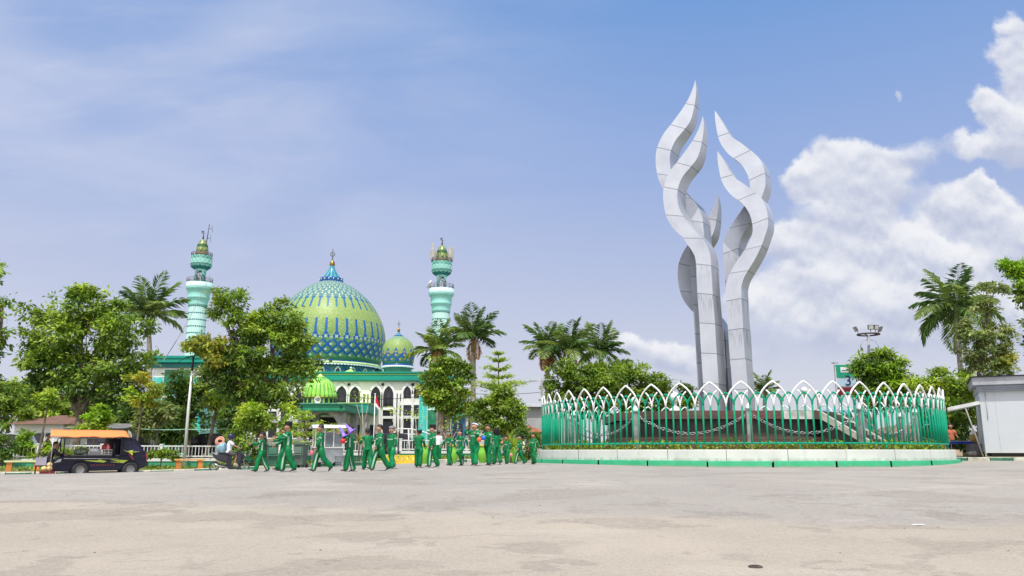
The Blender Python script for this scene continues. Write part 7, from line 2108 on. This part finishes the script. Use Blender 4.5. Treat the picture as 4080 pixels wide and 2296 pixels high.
def houses():
    def gable(px0, px1, pyw, pyr, Y, label, roofc, wallc, name='house', depth=8, hip=False, win=True):
        x0, x1 = X_(px0, Y, pyw), X_(px1, Y, pyw); zw = P((px0 + px1) / 2, pyw, Y).z; zr = P((px0 + px1) / 2, pyr, Y).z; g = .55
        cx = (x0 + x1) / 2; root = empty(name, (cx, Y, g), label, 'house' if name == 'house' else 'building')
        o = (cx, Y, g)
        mb = MB(); mb.box((cx, Y + depth / 2, (g + zw) / 2), (x1 - x0, depth, zw - g)); mb.build('wall', pm('house_wall_%d' % px0, wallc, .85, var=.12, scale=.6, dirt=tuple(c * .6 for c in wallc) + (.5,)), root, o)
        e = .5; mb = MB(); i_ = (x1 - x0) * .22 if hip else 0
        A_ = [(x0 - e, Y - e, zw - .05), (x1 + e, Y - e, zw - .05), (x1 + e, Y + depth + e, zw - .05), (x0 - e, Y + depth + e, zw - .05), (x0 - e * (not hip) + i_, Y + depth / 2, zr), (x1 + e * (not hip) - i_, Y + depth / 2, zr)]
        mb.add(A_, [(0, 1, 5, 4), (2, 3, 4, 5), (1, 2, 5), (3, 0, 4), (0, 3, 2, 1)])
        m, nt, b = new_mat('roof_sheets_%d' % px0); k = NB(nt); w = k.n('ShaderNodeTexWave'); w.inputs['Scale'].default_value = 1.6; w.inputs['Distortion'].default_value = .3; w.bands_direction = 'X'; k.link(k.pos(), w.inputs['Vector'])
        k.link(k.mix(k.ss(k.noise(k.pos(), 1.2, 5), .3, .7), tuple(c * .75 for c in roofc), roofc), b.inputs['Base Color']); k.link(k.bump(w.outputs['Fac'], .5, .05), b.inputs['Normal']); b.inputs['Roughness'].default_value = .7
        mb.build('roof', m, root, o)
        if win:
            n = max(1, int((x1 - x0) / 3))
            for i in range(n):
                xx = x0 + (x1 - x0) * (i + .5) / n; h = min(1.2, (zw - g) * .4); f = MB(); f.box((xx, Y - .03, g + (zw - g) * .55), (1.2, .08, h)); fr = f.build('window', pm('house_window_frame_%d_%d' % (px0, i), (.55, .54, .5), .6), root, o)
                f = MB(); f.box((xx, Y - .08, g + (zw - g) * .55), (1.0, .03, h - .2)); pn = f.build('pane', GLASS, fr)
                for v in pn.data.vertices: v.co = v.co - Vector(o)
    gable(60, 255, 1688, 1645, 64, 'white house with a brown hipped roof behind the cone shaped shrub', (.22, .115, .08), (.66, .65, .64), depth=9, hip=True)
    gable(285, 480, 1705, 1682, 58, 'low grey shed roof behind the orange awning', (.20, .19, .18), (.45, .44, .42), depth=6)
    gable(1775, 1960, 1640, 1598, 92, 'long hall with a bright white sheet roof right of the mosque', (.80, .78, .77), (.52, .50, .49), name='hall', depth=14)
    gable(2070, 2320, 1620, 1590, 84, 'grey block walled building left of the ring fence', (.46, .46, .47), (.38, .385, .40), name='warehouse', depth=14, win=False)
    gable(1950, 2150, 1720, 1688, 60, 'small house with a terracotta tile roof behind the spiky plant', (.42, .14, .07), (.60, .56, .5), depth=7, hip=True)
    gable(3080, 3300, 1700, 1640, 74, 'low house with an orange tiled roof seen through the ring fence at right', (.44, .20, .11), (.62, .60, .58), depth=8, hip=True)
    gable(2900, 3100, 1650, 1625, 88, 'pale sheet roofed building right behind the flame shafts', (.50, .51, .54), (.58, .57, .56), depth=10)
    gable(3330, 3480, 1650, 1625, 68, 'blue grey kiosk building seen through the fence near the sign board', (.25, .33, .50), (.40, .46, .56), depth=6)
    gable(3560, 3900, 1725, 1690, 78, 'reddish house behind the trees beside the white kiosk', (.36, .15, .10), (.5, .36, .28), depth=8, hip=True)
    # ATM-like cabins at the mosque corner
    Y = 78; x0 = X_(1795, Y); x1 = X_(1850, Y); zt = P(1820, 1650, Y).z
    root = empty('service_cabin', ((x0 + x1) / 2, Y, .6), 'teal and blue service cabin at the right foot of the minaret', 'cabin'); o = ((x0 + x1) / 2, Y, .6)
    mb = MB(); mb.box(((x0 + x1) / 2, Y + 1, (.6 + zt) / 2), (x1 - x0, 2, zt - .6)); mb.build('wall', pm('cabin_blue', (.03, .16, .30), .4, var=.2), root, o)
    mb = MB(); mb.box(((x0 + x1) / 2, Y + .9, zt - .1), (x1 - x0 + .2, 2.3, .5)); mb.build('fascia', TEAL, root, o)
    for f in (.28, .72):
        mb = MB(); mb.box((x0 + (x1 - x0) * f, Y - .03, .6 + (zt - .6) * .42), ((x1 - x0) * .3, .05, (zt - .6) * .7)); mb.build('door', GLASS, root, o)
houses()

def right_side():
    # white kiosk with canopy
    Y0 = 38.0
    A = P(3926, 1790, Y0); ang = rad(-27)
    d = Vector((math.cos(ang), math.sin(ang), 0)); n_ = Vector((-d.y, d.x, 0))
    zg = gz(A.x, A.y) + .02; zb = P(3920, 1805, Y0).z; zt = P(3893, 1562, Y0).z; zr = P(3872, 1503, Y0).z
    root = empty('white_kiosk', (A.x, A.y, zg), 'white walled kiosk with ribbed grey fascia at the right edge of the photo', 'kiosk', rz=ang)
    L = 9.0; D = 4.0
    mb = MB(); mb.box((L / 2, D / 2, (zb + zt) / 2 - zg), (L, D, zt - zb), 0)
    mb.build('wall', pm('kiosk_white_panel', (.52, .55, .585), .5, var=.04, scale=.5, dirt=(.5, .52, .53, .3)), root)
    mb = MB()
    for xx in (.62, 1.84, 3.06, 4.28): mb.box((xx, -.004, (zb + zt) / 2 - zg), (.014, .01, zt - zb), 0)
    mb.build('panel_joint', pm('joint_grey', (.44, .465, .50), .7), root)
    mb = MB(); mb.tube([(.25, -.02, zt - zg - .05), (.25, -.02, zt - zg - .9), (.24, -.02, zt - zg - 1.3)], .018, 6); mb.build('conduit', pm('conduit_grey', (.40, .41, .42), .6), root)
    mb = MB(); mb.box((L / 2 + .1, D / 2, (zb - zg) / 2 + .02), (L - .3, D - .3, zb - zg)); mb.build('plinth', DARK, root)
    mb = MB(); mb.box((L / 2, D / 2 - .05, zt - zg + (zr - zt) * .22), (L + .1, D + .2, (zr - zt) * .44), 0)
    for i in range(4): mb.box((L / 2, -.17, zt - zg + (zr - zt) * (.05 + i * .12)), (L + .1, .05, .05), 1)
    mb.box((L / 2 - .1, D / 2 - .1, zt - zg + (zr - zt) * .70), (L + .25, D + .25, (zr - zt) * .52), 0); mb.box((L / 2 - .15, D / 2 - .15, zr - zg), (L + .33, D + .33, .035), 2)
    mb.build('fascia', [pm('grey_fascia', (.36, .37, .40), .5, var=.15), pm('dark_fascia_rib', (.14, .15, .18), .5), BLACK], root)
    # leaning flap and its prop
    z1 = P(3840, 1625, Y0).z - zg; 
    mb = MB(); mb.add([(-1.35, -.1, z1 - .12), (-1.35, 1.6, z1 - .12), (.0, 1.6, z1 + .16), (.0, -.1, z1 + .16)], [(0, 1, 2, 3)]); fl = mb.build('side_canopy', pm('canopy_white', (.60, .60, .61), .6), root); md = fl.modifiers.new('s', 'SOLIDIFY'); md.thickness = .16
    mb = MB(); mb.tube([(-.12, -.12, 0), (-.62, -.08, z1 - .02)], .035, 8); mb.build('prop', pm('grey_prop', (.26, .24, .22), .7), root)
    # vendor table with blue cloth, people
    x = X_(3822, 40.5); z0 = gz(x, 40.5)
    t = empty('vendor_table', (x, 40.5, z0), 'small vendor table with a blue edged white top beside the kiosk', 'table')
    mb = MB(); mb.box((0, 0, .76), (1.1, .6, .03), 0); mb.box((0, -.29, .70), (1.1, .02, .12), 1); mb.build('table_top', [WHITE, pm('blue_cloth_edge', (.02, .06, .45), .6)], t)
    for a, b in ((-.5, -.25), (.5, -.25), (.5, .25), (-.5, .25)):
        mb = MB(); mb.tube([(a, b, 0), (a, b, .75)], .02, 6); mb.build('leg', CHROME, t)
    person('vendor in an orange shirt standing behind the blue edged table', (x + .1, 41.3, z0), rad(-100), 1.62, la=(25, 8, 40), ra=(25, 8, 40), nod=15, top=pm('orange_shirt', (.55, .17, .09), .7), legs=pm('dark_trousers_vendor', (.04, .04, .05), .8), short=True, group=None, stripes=False, skin=SKIND)
    person('person in a pale grey top at the left end of the vendor table', (x - .6, 41.0, z0), rad(-70), 1.5, la=(20, 8, 30), ra=(20, 8, 30), top=pm('pale_grey_top', (.45, .45, .48), .7), legs=pm('dark_trousers_grey', (.05, .05, .06), .8), short=True, group=None, stripes=False)
    o = empty('drink_jar', (x + .70, 40.4, z0 + .1), 'round amber drink jar with a white lid right of the vendor table', 'jar')
    mb = MB(); mb.lathe([(.001, .55), (.13, .55), (.19, .68), (.19, .86), (.13, .95), (.12, .98)], 18); mb.build('jar', pm('amber_drink', (.42, .25, .05), .2, var=.2), o)
    mb = MB(); mb.lathe([(.15, .98), (.15, 1.05), (.08, 1.10), (.05, 1.22), (.001, 1.24)], 16); mb.build('lid', WHITE, o)
    mb = MB(); mb.box((0, 0, .22), (.5, .45, .64)); mb.build('stand', pm('lilac_grey_box', (.30, .27, .31), .8), o)
    mb = MB(); o2 = empty('rubble_sack', (X_(3885, 39), 39, gz(X_(3885, 39), 39)), 'dark grey sack slumped on the pavement at the kiosk foot', 'sack'); mb.ball((0, 0, .14), .24, 10, 0, (1.7, .8, .75)); mb.ball((.3, .05, .12), .16, 8, 0); mb.build('sack', pm('dark_sack', (.09, .085, .085), .9, var=.4, scale=6, bump=.6), o2); mb = MB(); mb.tube([(-.38, 0, .14), (-.46, 0, .17)], [.05, .07], 8); mb.build('knot', pm('dark_sack_knot', (.07, .065, .065), .9), o2)
    # price board of the filling station, partly behind the tree
    Y = 65; x0 = X_(3330, Y, 1500); x1 = X_(3408, Y, 1500); zt = P(3340, 1452, Y).z
    root = empty('price_board', ((x0 + x1) / 2, Y, .6), 'tall green, pale blue and maroon price board half hidden by the bright tree', 'sign', rz=rad(-6)); w = x1 - x0
    zz = lambda py: P(3340, py, Y).z - .6
    mb = MB(); mb.box((0, .12, (zz(1575) + zz(1452)) / 2), (w, .3, zz(1452) - zz(1575))); mb.build('board', pm('board_white_edge', (.62, .64, .66), .5), root)
    for (a, b_, col, nm) in [(1454, 1505, (.01, .30, .18), 'green_panel'), (1509, 1540, (.42, .55, .72), 'pale_blue_panel'), (1544, 1575, (.17, .02, .035), 'maroon_panel')]:
        mb = MB(); mb.box((.03, -.05, (zz(a) + zz(b_)) / 2), (w - .1, .04, zz(a) - zz(b_))); mb.build(nm, pm(nm + '_paint', col, .4, var=.08), root)
    mb = MB(); mb.box((.1, -.08, zz(1474)), (w * .6, .03, .42), 0); mb.box((.1, -.10, zz(1477)), (w * .5, .02, .10), 1); mb.build('notice', [WHITE, pm('notice_blue', (.1, .14, .4), .5)], root)
    cu = bpy.data.curves.new('digits', 'FONT'); cu.body = '3'; cu.size = 1.15; cu.extrude = .015; cu.align_x = 'CENTER'
    to = bpy.data.objects.new('digits', cu); C.objects.link(to)
    dg = bpy.context.evaluated_depsgraph_get(); dg.update(); me = bpy.data.meshes.new_from_object(to.evaluated_get(dg)); bpy.data.objects.remove(to)
    me.name = 'digit'; me.materials.clear(); me.materials.append(pm('navy_digit', (.012, .02, .12), .5)); ob = bpy.data.objects.new('digit', me); C.objects.link(ob); ob.parent = root; ob.location = (.15, -.09, zz(1536)); ob.rotation_euler = (PI / 2, 0, 0)
    for sx in (-w * .35, w * .35):
        mb = MB(); mb.tube([(sx, .12, -.1), (sx, .12, zz(1575))], .12, 10); mb.build('leg', CHROME, root)
    mb = MB(); mb.tube([(-w * .3, .1, zz(1452)), (-w * .3, .1, zz(1446)), (-w * .3 - .45, -.3, zz(1446))], .03, 6); mb.box((-w * .3 - .5, -.35, zz(1448)), (.22, .2, .12)); mb.build('spotlight', CHROME, root)
    # floodlight mast
    Y = 66; b = P(3468, 1760, Y); tz = P(3460, 1333, Y)
    root = empty('floodlight_mast', (b.x, Y, .6), 'tall floodlight mast with a ring of lamps above the bright tree', 'mast'); o = (b.x, Y, .6)
    mb = MB(); mb.tube([(b.x, Y, .5), (tz.x, Y, tz.z)], [.2, .10], 12); mb.build('mast', pm('mast_grey', (.33, .33, .35), .5), root, o)
    c = Vector((tz.x, Y, tz.z)); r = 43 * M(Y)
    mb = MB(); mb.tube([c + Vector((r * math.cos(2 * PI * i / 24), r * .9 * math.sin(2 * PI * i / 24), 0)) for i in range(25)], .07, 6, caps=False)
    for i in range(4): a = PI / 4 + PI / 2 * i; mb.tube([c - Vector((0, 0, .15)), c + Vector((r * math.cos(a), r * .9 * math.sin(a), 0))], .045, 6)
    mb.build('lamp_ring', pm('dark_mast_ring', (.05, .04, .045), .5), root, o)
    for (a, tilt) in [(180, 25), (0, 25), (262, 8), (290, 10)]:
        p_ = c + Vector((r * math.cos(rad(a)), r * .9 * math.sin(rad(a)), .1)); mb = MB(); mb.box((0, 0, .38), (.46, .14, .40)); mb.box((0, -.075, .38), (.36, .02, .3), 1); mb.tube([(0, .05, 0), (0, .05, .2)], .03, 5)
        mb.xf(Matrix.Translation(p_) @ Matrix.Rotation(rad(a + 90), 4, 'Z') @ Matrix.Rotation(rad(tilt), 4, 'X')); mb.build('floodlight', [pm('lamp_housing', (.12, .11, .11), .5), pm('lamp_glass', (.5, .5, .5), .2)], root, o)
    for sg in (-1, 1):
        mb = MB(); mb.tube([c + Vector((sg * .15, 0, -.45)), c + Vector((sg * .5, 0, -.5)), c + Vector((sg * .72, 0, -.95)), c + Vector((sg * .74, 0, -1.4))], .03, 6); mb.build('cable_loop', pm('pale_cable', (.45, .45, .47), .5), root, o)
right_side()

def litter():
    def on_road(px, py):
        y = 4.0
        while y < 60:
            q = P(px, py, y)
            if q.z <= zroad(q.x, q.y): return q
            y += .02
    for i, (px, py, w, lab) in enumerate([(3660, 2093, .17, 'white paper strip lying on the road at right'), (1718, 1872, .14, 'white scrap of paper on the road below the boy in the tall black cap')]):
        q = on_road(px, py); mb = MB()
        mb.add([(-w / 2, -.035, .006), (-w * .1, -.045, .010), (w * .4, -.025, .006), (w / 2, .03, .008), (-w * .05, .03, .012), (-w / 2, .03, .006)], [(0, 1, 4, 5), (1, 2, 3, 4)], 0)
        o = mb.build('paper_scrap', WHITE, None, origin=(0, 0, 0)); o.location = (q.x, q.y, zroad(q.x, q.y)); md = o.modifiers.new('s', 'SOLIDIFY'); md.thickness = .004
        tag(o, lab, 'litter', 'paper scraps on the road')
    q = on_road(3010, 2262)
    mb = MB(); mb.lathe([(.001, .012), (.055, .014), (.06, .008), (.062, 0)], 20); mb.lathe([(.03, .018), (.035, .018), (.035, .012)], 16)
    o = mb.build('metal_cover', pm('rusty_iron', (.07, .055, .045), .8, var=.4, scale=20), None, origin=(0, 0, 0)); o.location = (q.x, q.y, zroad(q.x, q.y)); tag(o, 'small dark round metal cover in the road, right foreground', 'cover')
    r5 = random.Random(9); mb = MB()
    for i in range(120):
        y = r5.uniform(4.6, 26); x = r5.uniform(-.62, .66) * y; s_ = r5.uniform(.004, .010)
        mb.ball((x, y, zroad(x, y) + s_ * .2), s_, 4, r5.choice((0, 0, 1)), (r5.uniform(.8, 1.8), r5.uniform(.8, 1.4), .5))
    o = mb.build('loose_grit', [pm('dark_grit', (.08, .07, .06), .9), pm('pale_grit', (.5, .46, .4), .9)]); tag(o, 'loose stones and crumbs scattered over the road', 'grit', kind='stuff')
litter()
